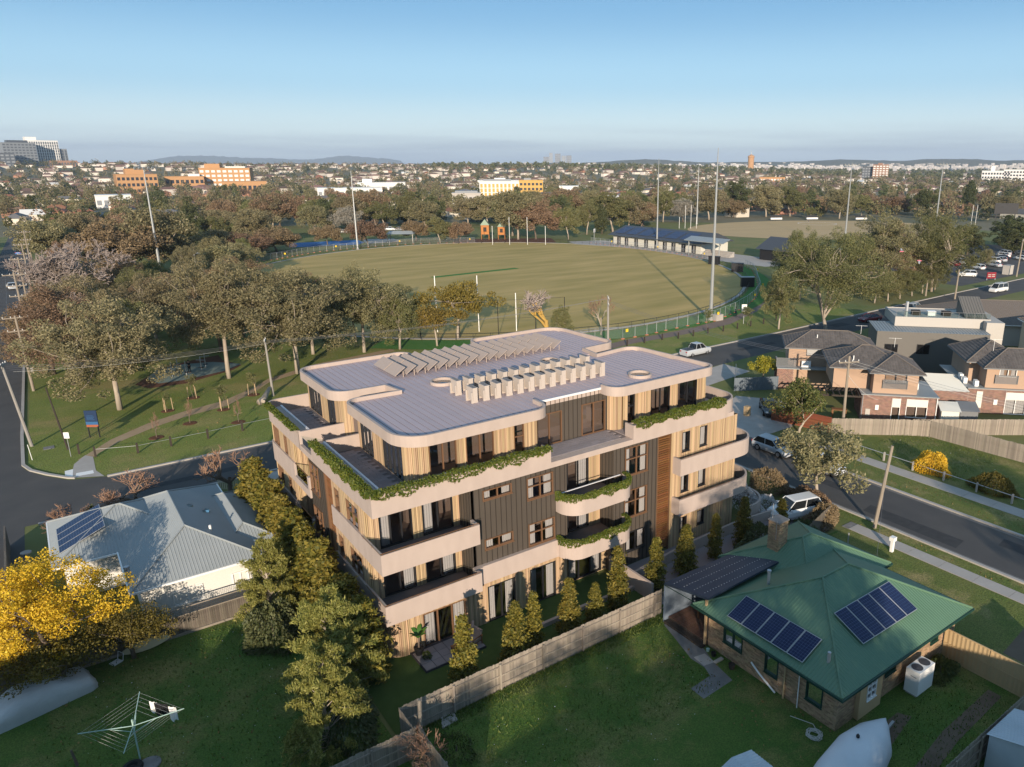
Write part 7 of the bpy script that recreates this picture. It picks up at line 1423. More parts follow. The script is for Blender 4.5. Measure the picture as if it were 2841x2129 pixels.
tag(MB().ribbon([(8.0,-1.75),(12.2,-1.7),(16.2,-1.9)], 0, 0.3, 0.22).build('garden_edge_wall', STUCCO), 'low cream garden edge wall below the curved balcony garden', 'wall'); tag(MB().ribbon([(16.3,-3.6),(16.3,0.84)], 0, 1.3, 0.16).build('dividing_wall', STUCCO), 'cream dividing wall beside the dark clad lower window', 'wall'); tag(MB().ribbon([(16.4,-1.3),(22,-0.6),(28,-0.4),(31.5,-0.8)], 0, 0.85, 0.18).build('ramp_wall', STUCCO), 'cream driveway wall curving below the right balconies', 'wall'); tag(MB().ribbon(rounded([(28.6,-0.1,0),(32.2,-0.1,2.2),(32.2,6.5,0)],8), 0, 1.5, 0.18).build('planter_wall', STUCCO), 'curved cream planter wall at the right end of the apartment', 'wall')
bush('flowering_shrub', 'white flowering shrub in the curved planter by the right balconies', (31.1,2.4,0.2), 2.0, 5.0, 1.9, 3600, 0.07, L_WHITE, 41); bush('flowering_shrub', 'white flowering shrub beside the driveway and white car', (33.2,1.2,0), 1.6, 1.6, 1.0, 1500, 0.07, L_WHITE, 42); bush('flowering_shrub', 'white flowers massed on the roof planter edge above the driveway', (31.4,6.8,0.2), 1.8, 3.6, 2.6, 2600, 0.07, L_WHITE, 43)
# yard odds and ends by the brick house
hz_ = MB(); pts = []
for k in range(90): a = k*0.55; r = 0.32+0.09*math.sin(k*0.9); pts.append((0.3+r*math.cos(a), r*math.sin(a), 0.03+0.002*k))
pts += [(0.9-0.05*k, 0.5+0.12*k, 0.05) for k in range(10)]; hz_.tube(pts, 0.018, 4); o = tag(hz_.build('garden_hose', WIREL), 'pale tangled hose on the ground by the brick corner', 'hose'); o.location = (14.4,-17.3,0.02)
for k, (x, y, r, m, lb) in enumerate(((15.3,-9.9,0.16,BLACKM,'black plastic pot on the edge of the path'),(15.35,-9.4,0.11,MINT,'small mint pot by the brick wall'),(15.3,-11.3,0.2,BOLL,'brown pot in the strip below the kitchen window'))): tag(MB().lathe([(r*0.75,0),(r,r*1.5),(r*0.85,r*1.5),(r*0.8,r*1.2)], 12).build('flower_pot', m, loc=(x,y,0.02)), lb, 'pot')
tag(MB().box(-0.3,-0.1,0,0.3,0.1,0.1).build('concrete_block', CONC, loc=(15.2,-10.4,0.02)), 'grey concrete block beside the pots', 'block'); tag(MB().prism([(0,0),(0.9,0.1),(1.0,0.7),(0.3,0.8)], 0, 0.05).build('stone_slab', CONC, loc=(0.3,-5.7,0.014)), 'pale stone slab on the lawn below the fence corner', 'slab')
lt2 = thing('outdoor_table', 'timber outdoor table on the covered deck', 'table', (17.6,-7.4,0.33)); MB().box(-0.8,-0.45,0.7,0.8,0.45,0.75).build('tabletop', OAK, lt2); [MB().box(x-0.035,y-0.035,0,x+0.035,y+0.035,0.7).build('leg', OAK, lt2) for x in (-0.7,0.7) for y in (-0.36,0.36)]
sw = thing('timber_log_stack', 'old grey log standing in the fence corner', 'log', (-1.0,-6.0,0)); MB().tube([(0,0,0),(0.15,0.1,2.5)], [0.13,0.09], 8).build('log', PAL, sw); MB().tube([(0.3,-0.3,0),(-0.1,0.2,1.7)], [0.08,0.06], 7).build('side_log', PAL, sw)
plant_bare('bareC', (-1.9,-7.6,0), 2.6, 'bare twiggy shrub in the fence corner below the lawn', 'bare_shrub', None, 1.2); bush('garden_shrub', 'sparse green weeds along the fence corner', (0.2,-7.4,0), 1.6, 2.6, 0.5, 500, 0.08, L_SHRUB, 51)
tag(MB().box(-0.12,-0.1,0,0.12,0.1,0.9).box(-0.2,-0.18,0.9,0.2,0.18,1.2).build('letterbox', WHITE, loc=(34.4,-9.4,0)), 'white letterbox beside the near footpath', 'letterbox'); tag(MB().tube([(0,0,0),(0,0,1.4)], 0.05, 6).build('service_post', GREYP, loc=(32,-7.3,0)), 'thin grey service post on the front lawn', 'post')
bt_ = thing('garden_table', 'timber workbench under the townhouse pergola', 'table', (57.3,11.2,0), TH_R); MB().box(-0.8,-0.4,0.85,0.8,0.4,0.92).build('tabletop', OAK, bt_); [MB().box(x-0.05,y-0.05,0,x+0.05,y+0.05,0.85).build('leg', OAK, bt_) for x in (-0.7,0.7) for y in (-0.3,0.3)]
tag(MB().box(-0.28,-0.28,0,0.28,0.28,1.1).build('brick_pillar', BRKJ, loc=(49.4,17.7,0)), 'brick letterbox pillar at the corner driveway', 'pillar')
# park furniture and signs
NAVY = mat('navy_sign', (0.012,0.03,0.075), 0.5); SKYB = mat('sign_blue', (0.03,0.10,0.22), 0.5); SORG = mat('sign_orange', (0.3,0.09,0.04), 0.5)
ps = thing('park_sign', 'tall navy park sign with orange lower panel on black legs', 'sign', (-9.65,54.0,0), math.radians(-35)); MB().box(-0.62,-0.05,1.15,0.62,0.05,2.95).build('board', NAVY, ps); MB().box(-0.6,-0.056,1.18,0.6,-0.051,1.42).build('orange_band', SORG, ps); MB().box(-0.6,-0.056,1.43,0.6,-0.051,1.75).build('blue_band', SKYB, ps)
[MB().box(x-0.05,-0.04,0,x+0.05,0.04,1.15).build('leg', BLACKM, ps) for x in (-0.5,0.5)]
def line_text(parent, body, loc, size, m, rot=(math.pi/2,0,0)):
    cu = bpy.data.curves.new('lettering', 'FONT'); cu.body = body; cu.size = size; cu.align_x = 'CENTER'; cu.extrude = 0.003; cu.materials.append(m); o = bpy.data.objects.new('lettering', cu); COL.objects.link(o); o.parent = parent; o.location = loc; o.rotation_euler = rot; return o
for k in range(4): MB().box(-0.45,-0.058,1.95+0.14*k,0.35-0.12*(k % 2),-0.052,1.99+0.14*k).build('text_line', SKYB, ps)
st_ = thing('notice_sign', 'white notice on a thin pole beside the concrete apron', 'sign', (-12.0,49.2,0), math.radians(-35)); MB().tube([(0,0,0),(0,0,2.4)], 0.03, 6).build('pole', GREYP, st_); MB().box(-0.25,-0.03,1.9,0.25,-0.005,2.5).build('plate', WHITE, st_)
st2 = thing('notice_sign', 'white notice on a pole between the walking path and bollards', 'sign', (87.2,51.9,0), math.radians(-35)); MB().tube([(0,0,0),(0,0,3.4)], 0.05, 6).build('pole', GREYP, st2); MB().box(-0.45,-0.05,2.2,0.45,-0.01,3.5).build('plate', WHITE, st2)
tag(MB().tube([(0,0,0),(-0.1,0,1.6)], 0.03, 6).build('marker_post', WHITE, loc=(-15.0,50.4,0)), 'thin white marker post at the street corner', 'post'); tag(MB().tube([(0,0,0),(-0.7,0.4,6.5)], [0.1,0.06], 8).build('timber_pole', BOLL, loc=(-12.1,51.6,0)), 'slim dark timber pole beside the white notice', 'post'); tag(MB().box(-0.45,-0.45,0,0.45,0.45,0.03).build('service_pit', CONCD, loc=(-13.6,53.3,0.02)), 'square concrete pit lid on the corner lawn', 'pit lid')
for k, (x, y) in enumerate(((0.7,74.9),(1.6,76.1),(2.3,74.4),(4.4,75.9),(5.2,77.4))):
    t = thing('fitness_station', ('parallel bar','pull up frame','step bench','round wheel','chest press')[k]+' fitness station on the rubber pad', 'exercise machine', (x,y,0.03), k*0.8); MB().tube([(0,0,0),(0,0,2.0)], 0.07, 7).build('post', GREYP, t); MB().tube([(-0.6,0,1.2+0.1*k),(0.6,0,1.2+0.1*k)], 0.04, 6).build('bar', GREYP, t); MB().box(-0.3,-0.2,0.45,0.3,0.2,0.52).build('seat', BLACKM, t)
fl_ = thing('fallen_log', 'pale fallen tree trunk lying on the park lawn behind the apartment', 'log', (7.2,55.5,0.25), 0.9); MB().tube([(-0.6,0,0.1),(0.6,0.1,0.15),(2.6,0.2,0.9)], [0.42,0.34,0.2], 9).build('trunk', BARK, fl_, smooth=True); MB().tube([(-0.6,-0.4,0.2),(0.1,0,0.2)], [0.2,0.2], 7).build('root', BARK, fl_)
tag(MB().box(-0.9,-0.6,0,0.9,0.6,1.1).lathe([(0.3,1.1),(0.3,1.14)], 6).build('utility_box', CONC, loc=(85.8,56.9,0.03)), 'grey utility box at the foot of the tallest mast', 'cabinet')
for k, (x, y, a) in enumerate(((142.7,112.3,1.9),(136.5,98.0,2.2),(119.6,79.6,2.5))): t = thing('team_dugout', ('dark team shelter nearest the pavilion','dark team shelter between the other two','tall dark interchange shelter at the bend of the boundary')[k], 'shelter', (x,y,0), a); MB().box(-1.6,-0.9,2.2,1.6,0.7,2.32).build('roof', ZINC if k == 2 else BLACKM, t); MB().box(-1.5,0.55,0,1.5,0.65,2.2).build('back', BLACKM, t); MB().box(-1.5,-0.7,0,-1.42,0.6,2.2).build('side', BLACKM, t); MB().box(1.42,-0.7,0,1.5,0.6,2.2).build('side', BLACKM, t); MB().box(-1.3,0.1,0.4,1.3,0.5,0.48).build('bench', GREYP, t)
PLY = mat('orange_timber_panel', (0.42,0.17,0.05), 0.8); GRNR = mat('pale_green_roof', (0.25,0.32,0.24), 0.7)
for k, (x, y) in enumerate(((127.5,216),(132.5,212.5))):
    t = thing('playground_tower', ('taller orange playground tower with green peaked roof','smaller orange playground tower with green peaked roof')[k], 'playground', (x,y,0), -0.6, None, 1.0-0.12*k); MB().box(-1.5,-1.5,2.0,1.5,1.5,5.4).build('cabin', PLY, t); MB().add([(-1.7,-1.8,5.4),(1.7,-1.8,5.4),(0,-1.8,7.6),(-1.7,1.8,5.4),(1.7,1.8,5.4),(0,1.8,7.6)], [(0,1,2),(3,5,4),(0,2,5,3),(1,4,5,2)]).build('roof', GRNR, t); [MB().box(a-0.1,b-0.1,0,a+0.1,b+0.1,2.0).build('post', PLY, t) for a in (-1.4,1.4) for b in (-1.4,1.4)]; MB().add([(1.5,-0.4,2.2),(1.5,0.4,2.2),(4.2,0.4,0.3),(4.2,-0.4,0.3)], [(0,1,2,3)]).build('slide', GRNR, t); MB().box(-0.6,-1.53,3.0,0.6,-1.5,4.6).build('window', BOLL, t)
pk_ = thing('picnic_shelter', 'grey roofed picnic shelter on the far side of the oval', 'shelter', (98.5,226.5,0), -0.6); MB().add([(-5,-3,3.0),(5,-3,3.0),(5,3,3.0),(-5,3,3.0),(-4,0,4.0),(4,0,4.0)], [(0,1,5,4),(2,3,4,5),(1,2,5),(3,0,4)]).build('roof', ZINC, pk_); [MB().box(a-0.12,b-0.12,0,a+0.12,b+0.12,3.0).build('post', LGREY, pk_) for a in (-4.5,4.5) for b in (-2.5,2.5)]
ps2 = thing('park_shelter', 'dark flat roofed shelter left of the playground towers', 'shelter', (116.5,222,0), -0.6); MB().box(-6,-2,3.2,6,2,3.4).build('roof', BLACKM, ps2); [MB().box(a-0.1,-1.7,0,a+0.1,-1.5,3.2).build('post', BLACKM, ps2) for a in (-5.5,0,5.5)]
sbd = thing('scoreboard', 'white backed scoreboard beside the left floodlight mast', 'scoreboard', (21.5,170.4,0), 0.8); MB().box(-1.1,-0.1,3.2,1.1,0.1,6.4).build('board', WHITE, sbd); MB().box(-0.95,-0.14,3.4,0.95,-0.105,6.2).build('panel', NAVY, sbd); [MB().box(a-0.12,-0.1,0,a+0.12,0.1,3.2).build('leg', WHITE, sbd) for a in (-0.9,0.9)]
sb2 = thing('scoreboard', 'dark rectangular scoreboard at the far end of the second oval', 'scoreboard', (364,134,0), -1.0); MB().box(-5,-0.3,4.5,5,0.3,9.5).build('board', BLACKM, sb2); [MB().box(a-0.2,-0.2,0,a+0.2,0.2,4.5).build('leg', BLACKM, sb2) for a in (-4,4)]
bk = thing('basketball_ring', 'basketball backboard on a pole left of the pavilion', 'basketball hoop', (158.5,189,0), 0.6); MB().tube([(0,0,0),(0,0,3.6)], 0.1, 7).build('pole', GREYP, bk); MB().box(-0.95,-0.15,2.9,0.95,-0.1,4.2).build('backboard', WHITE, bk); MB().box(-0.3,-0.16,3.1,0.3,-0.155,3.5).build('target_square', SORG, bk)
rsn = thing('real_estate_board', 'red notice board on the grass at the car park entrance', 'sign', (175,50.4,0), -0.5); MB().box(-1.2,-0.1,0.4,1.2,0.1,1.9).build('board', mat('red_board', (0.22,0.02,0.03), 0.5), rsn); [MB().box(a-0.08,-0.08,0,a+0.08,0.08,0.5).build('leg', GREYP, rsn) for a in (-1.1,1.1)]; [MB().box(-0.95+1.05*(k % 2),-0.12,0.8+0.42*(k//2),-0.15+1.05*(k % 2),-0.105,0.98+0.42*(k//2)).build('text_line', LGREY, rsn) for k in range(4)]
tag(MB().box(-1.2,-0.8,0,1.2,0.8,2.2).box(-1.25,-0.85,2.2,1.25,0.85,2.35).build('equipment_cabinet', LGREY, loc=(188.5,52.6,0)), 'grey equipment cabinet near the car park entrance', 'cabinet')
for k, (x, y) in enumerate(((296,216),(312,206),(331,190))): t = thing('oval_bench_shelter', ('white benched dugout left of the small green tree','green and white dugout by the small green tree','long white bench right of the second oval mast')[k], 'shelter', (x,y,0), -0.5); MB().box(-3,-0.5,0.3,3,0.5,1.1).build('bench', WHITE, t); MB().box(-3,0.5,0,3,0.6,2.2).build('back', BLACKM, t)
# ================================================================ people and birds
SKIN = mat('skin', (0.42,0.25,0.17), 0.6)
def skin_mesh(name, joints, edges, radii, m, parent):
    me = bpy.data.meshes.new(name); me.from_pydata(joints, edges, []); o = bpy.data.objects.new(name, me); COL.objects.link(o); o.parent = parent; me.materials.append(m)
    md = o.modifiers.new('skin', 'SKIN')
    if not me.skin_vertices: bpy.context.view_layer.objects.active = o; me.attributes.new('x', 'FLOAT', 'POINT')
    for v, r in zip(me.skin_vertices[0].data, radii): v.radius = (r, r)
    me.skin_vertices[0].data[0].use_root = True; s = o.modifiers.new('sub', 'SUBSURF'); s.levels = 1; s.render_levels = 1; return o
def person(label, loc, rz, pose, top, legs, hair):
    t = thing('person', label, 'person', loc, rz)
    st = {'run': dict(k=[(0.10,0.28,0.55),(-0.10,-0.02,0.50)], f=[(0.10,0.10,0.12),(-0.10,-0.38,0.32)], e=[(0.27,-0.22,1.18),(-0.27,0.18,1.16)], h=[(0.22,0.02,1.22),(-0.18,0.36,1.30)]), 'stand': dict(k=[(0.11,0.03,0.50),(-0.11,0.0,0.50)], f=[(0.13,0.0,0.06),(-0.13,0.0,0.06)], e=[(0.28,0.02,1.16),(-0.28,0.02,1.16)], h=[(0.26,0.16,0.98),(-0.26,0.16,0.98)]), 'reach': dict(k=[(0.12,0.05,0.50),(-0.12,0.0,0.50)], f=[(0.14,0.0,0.06),(-0.14,0.0,0.06)], e=[(0.26,0.20,1.35),(-0.26,0.20,1.35)], h=[(0.2,0.42,1.5),(-0.2,0.42,1.5)])}[pose]
    J = [(0,0,0.96),(0,0.0,1.2),(0,0.02,1.44),(0,0.03,1.55),(0,0.04,1.68),(0.19,0,1.42),st['e'][0],st['h'][0],(-0.19,0,1.42),st['e'][1],st['h'][1],(0.1,0,0.9),st['k'][0],st['f'][0],(-0.1,0,0.9),st['k'][1],st['f'][1]]
    foot = [(p[0],p[1]+0.16,p[2]-0.03) for p in st['f']]; J += foot
    E = [(0,1),(1,2),(2,3),(3,4),(2,5),(5,6),(6,7),(2,8),(8,9),(9,10),(0,11),(11,12),(12,13),(0,14),(14,15),(15,16),(13,17),(16,18)]; R_ = [.14,.13,.14,.055,.10,.06,.042,.035,.06,.042,.035,.085,.058,.042,.085,.058,.042,.035,.035]
    skin_mesh('body', J, E, R_, SKIN, t)
    skin_mesh('shirt', [J[0],J[1],J[2],J[5],J[6],J[8],J[9]], [(0,1),(1,2),(2,3),(3,4),(2,5),(5,6)], [.15,.145,.15,.075,.052,.075,.052], top, t); skin_mesh('trousers', [J[0],J[11],J[12],J[13],J[14],J[15],J[16]], [(0,1),(1,2),(2,3),(0,4),(4,5),(5,6)], [.155,.1,.07,.05,.1,.07,.05], legs, t)
    MB().lathe([(0.02,0.0),(0.10,0.03),(0.112,0.10),(0.08,0.17),(0.01,0.2)], 8, (0,0.02,1.62)).build('hair', hair, t); return t
person('person running in a light top and dark shorts on the walking path', (91.2,57.4,0.03), -2.6, 'run', LGREY, NAVY, BOLL); person('person in black exercising on the fitness pad', (2.9,75.6,0.03), 0.4, 'reach', BLACKM, BLACKM, BOLL); person('person in a red jacket on the far park path', (7.5,160.5,0.02), 0.3, 'stand', mat('red_cloth', (0.5,0.03,0.03), 0.9), NAVY, BOLL); person('person in dark clothes on the path behind the red jacket', (11.5,180,0.02), 2.8, 'stand', BLACKM, BLACKM, BOLL); person('person in blue standing on the second oval', (296,196,0.05), 0.4, 'stand', SKYB, NAVY, BOLL); person('person in dark clothes outside the club room', (163.5,100.5,0.06), 0.4, 'stand', BLACKM, NAVY, BOLL)
BG, BP = mat('grey_feather', (0.35,0.35,0.37), 0.9), mat('pink_feather', (0.55,0.16,0.2), 0.9)
for k, (p, a, lb) in enumerate((((44.3,-1.7,20.4),2.4,'pink and grey parrot gliding with raised wings'),((40.5,-5.4,20.3),2.0,'pink and grey parrot flapping with lowered wings'))):
    t = thing('flying_parrot', lb, 'bird', p, a); b_ = MB(); b_.lathe([(0.005,-0.18),(0.05,-0.08),(0.065,0.02),(0.045,0.1),(0.05,0.14),(0.01,0.2)], 8); b_.v = [(z,x,y) for x, y, z in b_.v]; b_.build('body', BP, t, smooth=True); up = 0.18 if k == 0 else -0.2
    for sy in (-1,1): MB().add([(0.07,sy*0.03,0.02),(-0.06,sy*0.03,0.02),(-0.08,sy*0.22,0.02+up*0.6),(0.05,sy*0.24,0.03+up*0.6),(-0.08,sy*0.4,0.02+up),(0.0,sy*0.42,0.03+up)], [(0,1,2,3),(3,2,4,5)]).build('wing', BG, t)
    MB().add([(-0.15,-0.025,0),(-0.15,0.025,0),(-0.32,0.05,0.01),(-0.32,-0.05,0.01)], [(0,1,2,3)]).build('tail', BG, t)
# grass tufts along the fence and lawn edges
r = np.random.default_rng(90); P = []
for x0, x1, y0, y1, n in ((-1.0,15.8,-5.9,-5.05,5200),(0,14,-12,-6,3500),(-16,-2,-5,10.5,5000),(50,59,-6,4,2500),(17,25,-22.8,-19,1600)):
    P.append(np.stack([r.uniform(x0,x1,n), r.uniform(y0,y1,n) if y1-y0 > 1.5 else y1-(y1-y0)*r.random(n)**2, r.random(n)*0.05+0.03], 1))
P = np.concatenate(P); me = leafmesh('grass_tufts', P, (0,0,0.1), 0.035, leafmat('grass_blade', (0.05,0.10,0.015), (0.16,0.19,0.04), 0.35, 0.0), 5.0, -1.6, 0.4, 91); o = meshobj('grass_tufts', me, kind='stuff'); o['label'] = 'longer grass blades along the fences and lawns'; o['category'] = 'grass'
P = np.concatenate([np.stack([r.uniform(a,b,n), r.uniform(c,d,n), np.full(n,0.06)], 1) for a, b, c, d, n in ((0,14,-14,-6,70),(-14,-4,-2,10.5,110),(50,59,-8,3,40))]); me = leafmesh('daisy_specks', P, (0,0,2), 0.05, L_WHITE, 1.0, 0, 0.2, 92); o = meshobj('daisy_specks', me, kind='stuff'); o['label'] = 'tiny white daisies scattered over the lawns'; o['category'] = 'flowers'
n = 900; P = np.concatenate([np.stack([r.uniform(a,b,k), r.uniform(c,d,k), np.full(k,0.05)], 1) for a, b, c, d, k in ((-16,-2,-5,10.5,500),(-10,10,44,70,700),(36.2,37.4,-20,20,200),(44.6,47.4,-20,8,300),(12,16,-20,-8,200))]); me = leafmesh('leaf_litter', P, (0,0,3), 0.07, leafmat('dead_leaf', (0.10,0.06,0.02), (0.30,0.19,0.07), 0.1, 0), 1.6, 0, 0.4, 93); o = meshobj('leaf_litter', me, kind='stuff'); o['label'] = 'fallen leaves scattered on verges and lawns'; o['category'] = 'leaf litter'
# ================================================================ suburb, far buildings, hills
RED = mat('terracotta_roof', (0.22,0.095,0.055), 0.85, objv=0.25); GRF = mat('grey_house_roof', (0.13,0.125,0.125), 0.8, objv=0.3); BRF = mat('brown_house_roof', (0.17,0.105,0.075), 0.85, objv=0.25); WRF = mat('white_metal_roof', (0.60,0.60,0.58), 0.6, objv=0.15)
WW = mat('cream_house_wall', (0.60,0.54,0.45), 0.9, objv=0.15); WB_ = mat('brick_house_wall', (0.33,0.17,0.11), 0.9, objv=0.2); FWIN = mat('far_window', (0.03,0.035,0.045), 0.2)
def house_mesh(k, w, d, h, rh, wm, rm, gable=False):
    wl = MB().box(-w/2+0.4,-d/2+0.4,-2.5,w/2-0.4,d/2-0.4,h); rf = MB()
    if gable: rf.add([(-w/2,-d/2,h),(w/2,-d/2,h),(w/2,d/2,h),(-w/2,d/2,h),(-w/2,0,h+rh),(w/2,0,h+rh)], [(0,1,5,4),(2,3,4,5),(3,0,4),(1,2,5),(0,3,2,1)])
    else:
        fs, A, B, cs = hip_faces(-w/2, w/2, -d/2, d/2, h, rh)
        for f in fs: rf.poly3(f)
        rf.poly3(cs[::-1])
    wn_ = MB().box(0,0,0,1.5,0.06,1.1)
    return wl.mesh('wall', wm), rf.mesh('roof', rm), wn_.mesh('window', FWIN), w, d, h
HM = [house_mesh(0,15,10,3.0,2.6,WW,RED), house_mesh(1,13,10,3.0,2.4,WB_,RED), house_mesh(2,16,9,3.0,2.3,WW,GRF), house_mesh(3,12,9,5.4,2.2,WW,BRF), house_mesh(4,14,9,3.0,2.4,WB_,BRF), house_mesh(5,13,8,3.2,2.6,WW,WRF,True), house_mesh(6,17,10,5.6,1.8,WW,GRF)]
HLAB = ['cream walled house with terracotta hip roof','brick house with terracotta roof','cream house with grey hip roof','two storey cream house with brown roof','brick house with brown hip roof','cream house with white gabled roof','two storey cream house with grey roof']
def az_pos(px, dist):
    a = _az - math.atan((px - CAM_PX)/math.hypot(CAM_F, CAM_PY-CAM_HZ)); return CAM_POS.x + dist*math.cos(a), CAM_POS.y + dist*math.sin(a)
rf_ = random.Random(21); placed = []
def clear(x, y, r=15):
    for p in placed:
        if abs(p[0]-x) < r and abs(p[1]-y) < r: return False
    return True
n = 0; tries = 0
while n < 285 and tries < 9000:
    tries += 1; px = rf_.uniform(-20, 2860); d = 340*math.exp(rf_.random()*1.62)
    x, y = az_pos(px, d)
    if x > -6 and y < 330 - 0.28*max(0,x-60) and x < 240: continue
    if x >= 200 and y < 250 - 0.12*(x-200) and x < 400: continue
    if -22 < x < 2 and y < 420: continue
    if not clear(x, y, 17 if d < 900 else 22): continue
    placed.append((x,y)); k = rf_.choices(range(7), (24,14,16,8,14,10,8))[0]; wl, rm, wn_, w_, dd, hh = HM[k]; z = terrain(x,y)
    t = thing('suburban_house', HLAB[k]+(' in the near suburb streets' if d < 620 else ' in the middle suburb' if d < 1000 else ' on the far suburb rise'), 'house', (x,y,z), rf_.choice((0,1.5708,3.1416,-1.5708))+rf_.gauss(-0.2,0.12), 'suburban houses: '+HLAB[k]+(' near' if d < 620 else ' mid' if d < 1000 else ' far')); meshobj('wall', wl, t); meshobj('roof', rm, t)
    if d < 620:
        for u in (-w_*0.3, w_*0.1):
            meshobj('window', wn_, t, (u,-dd/2+0.36,1.0)); meshobj('window', wn_, t, (u,dd/2-0.42,1.0))
    n += 1
# left street houses at the frame edge
for x, y, k in ((-27,205,0),(-28,230,5),(-26,262,1),(-28,290,2)): wl, rm, wn_, w_, dd, hh = HM[k]; t = thing('suburban_house', HLAB[k]+' facing the left street', 'house', (x,y,0), 1.57); meshobj('wall', wl, t); meshobj('roof', rm, t); [meshobj('window', wn_, t, (u,-dd/2+0.36,1.0)) for u in (-4,1)]
# far trees: the nearest singly, the rest as one mass
def far_crown(name, seed, h, w, n, ls, leaf, shape='dome'):
    rr = np.random.default_rng(seed); C = crown_centres(rr, h, w, 0.6, 16, shape); pts = []
    for c in C:
        m = n//16; v = rr.normal(size=(m,3)); v /= np.linalg.norm(v, axis=1)[:,None]; pts.append(c + v*w*0.17*(0.5+0.5*rr.random((m,1))))
    pts = np.concatenate(pts); me = leafmesh(name, pts, (-0.3,-0.45,0.6), ls, leaf, 1.5, 0.1, 0.3, seed); return me, pts
FT = [far_crown('far_gum', 201, 10, 9, 1500, 0.38, L_GUM)[0], far_crown('far_tree', 202, 9, 8, 1500, 0.38, L_GUMG)[0], far_crown('far_tree', 203, 11, 8, 1500, 0.38, L_DARK)[0], far_crown('far_tree', 204, 8, 9, 1500, 0.38, L_GUMB)[0], far_crown('far_conifer', 205, 15, 6, 1200, 0.38, L_DARK, 'cone')[0]]
FTL = ['grey green gum','mid green tree','dark evergreen tree','brown leaved tree','dark pointed conifer']
n = 0
while n < 290:
    px = rf_.uniform(-20, 2860); d = 330*math.exp(rf_.random()*1.0); x, y = az_pos(px, d)
    if x > -6 and y < 320 - 0.28*max(0,x-60) and x < 240: continue
    if x >= 200 and y < 245 - 0.12*(x-200) and x < 400: continue
    if -20 < x < -3 and y < 400: continue
    if not clear(x, y, 6.5): continue
    k = rf_.choices(range(5), (30,24,22,20,4))[0]; o = meshobj('suburban_tree', FT[k], None, (x,y,terrain(x,y)-0.3), rf_.random()*6.28, rf_.uniform(0.75,1.35)); tag(o, FTL[k]+' among the houses of the near suburb' if d < 520 else FTL[k]+' among the houses further up the suburb', 'tree', 'suburb trees: '+FTL[k]+(' near' if d < 520 else ' far')); n += 1
def tree_mass(name, label, cnt, d0, d1, nl, ls, leaf, seed, hmin=6, hmax=13, px0=-60, px1=2900):
    rr = np.random.default_rng(seed); P = []
    k = 0
    while k < cnt:
        px = rr.uniform(px0, px1); d = d0*math.exp(rr.random()*math.log(d1/d0)); x, y = az_pos(px, d)
        if x > -6 and y < 335 and x < 200: continue
        if not clear(x, y, 8): 
            if rr.random() < 0.85: continue
        h = rr.uniform(hmin, hmax); w = h*rr.uniform(0.7,1.1); v = rr.normal(size=(nl,3)); v /= np.linalg.norm(v, axis=1)[:,None]; q = (0.6+0.4*rr.random((nl,1)))*(1+0.25*np.sin(5*v[:,:1]+3*v[:,2:3])); p = v*q*np.array([w/2,w/2,h*0.45]); p[:,2] += h*0.55 + terrain(x,y); P.append(p + np.array([x,y,0])); k += 1
    o = meshobj(name, leafmesh(name, np.concatenate(P), (-0.3,-0.45,0.6), ls, leaf, 1.4, 0.1, 0.3, seed), kind='stuff'); o['label'] = label; o['category'] = 'trees'
tree_mass('suburb_tree_mass', 'grey green tree canopy filling the suburb streets', 460, 420, 1400, 190, 0.7, L_GUM, 301, 5, 10); tree_mass('suburb_tree_mass', 'green tree canopy filling the suburb streets', 360, 420, 1400, 190, 0.7, L_GUMG, 302, 5, 10); tree_mass('suburb_tree_mass', 'brown winter tree canopy filling the suburb streets', 360, 450, 1400, 190, 0.7, L_GUMB, 303, 4, 9); tree_mass('suburb_tree_mass', 'dark evergreen canopy on the far suburb rise', 1000, 800, 2300, 110, 1.1, L_DARK, 304, 6, 13); tree_mass('suburb_tree_mass', 'grey green canopy on the far suburb rise', 1300, 850, 2600, 100, 1.15, L_GUM, 305, 6, 13); tree_mass('suburb_tree_mass', 'distant canopy on the low right hand plain', 900, 1600, 5200, 50, 3.4, L_DARK, 306, 8, 16, 1200, 2900)
rh_ = np.random.default_rng(77); hb = MB(); hr = MB()          # roofs too far off to tell apart
for k in range(1250):
    px = rh_.uniform(-30, 2870); d = 900*math.exp(rh_.random()*1.7); x, y = az_pos(px, d); z = terrain(x,y); w = rh_.uniform(9,18); dd = rh_.uniform(8,12); h = rh_.uniform(3,6)
    hb.box(x-w/2,y-dd/2,z-3,x+w/2,y+dd/2,z+h); b = len(hr.v); hr.add([(x-w/2-.4,y-dd/2-.4,z+h),(x+w/2+.4,y-dd/2-.4,z+h),(x+w/2+.4,y+dd/2+.4,z+h),(x-w/2-.4,y+dd/2+.4,z+h),(x-w/4,y,z+h+2.4),(x+w/4,y,z+h+2.4)], [(0,1,5,4),(2,3,4,5),(3,0,4),(1,2,5)])
o = hb.build('far_house_walls', mat('far_house_wall', (0.55,0.50,0.44), 0.9, island=0.4), kind='stuff'); o['label'] = 'pale walls of the houses on the far rise'; o['category'] = 'houses'; o = hr.build('far_house_roofs', mat('far_roof', (0.17,0.105,0.08), 0.9, island=0.55), kind='stuff'); o['label'] = 'roofs of the houses on the far rise'; o['category'] = 'houses'
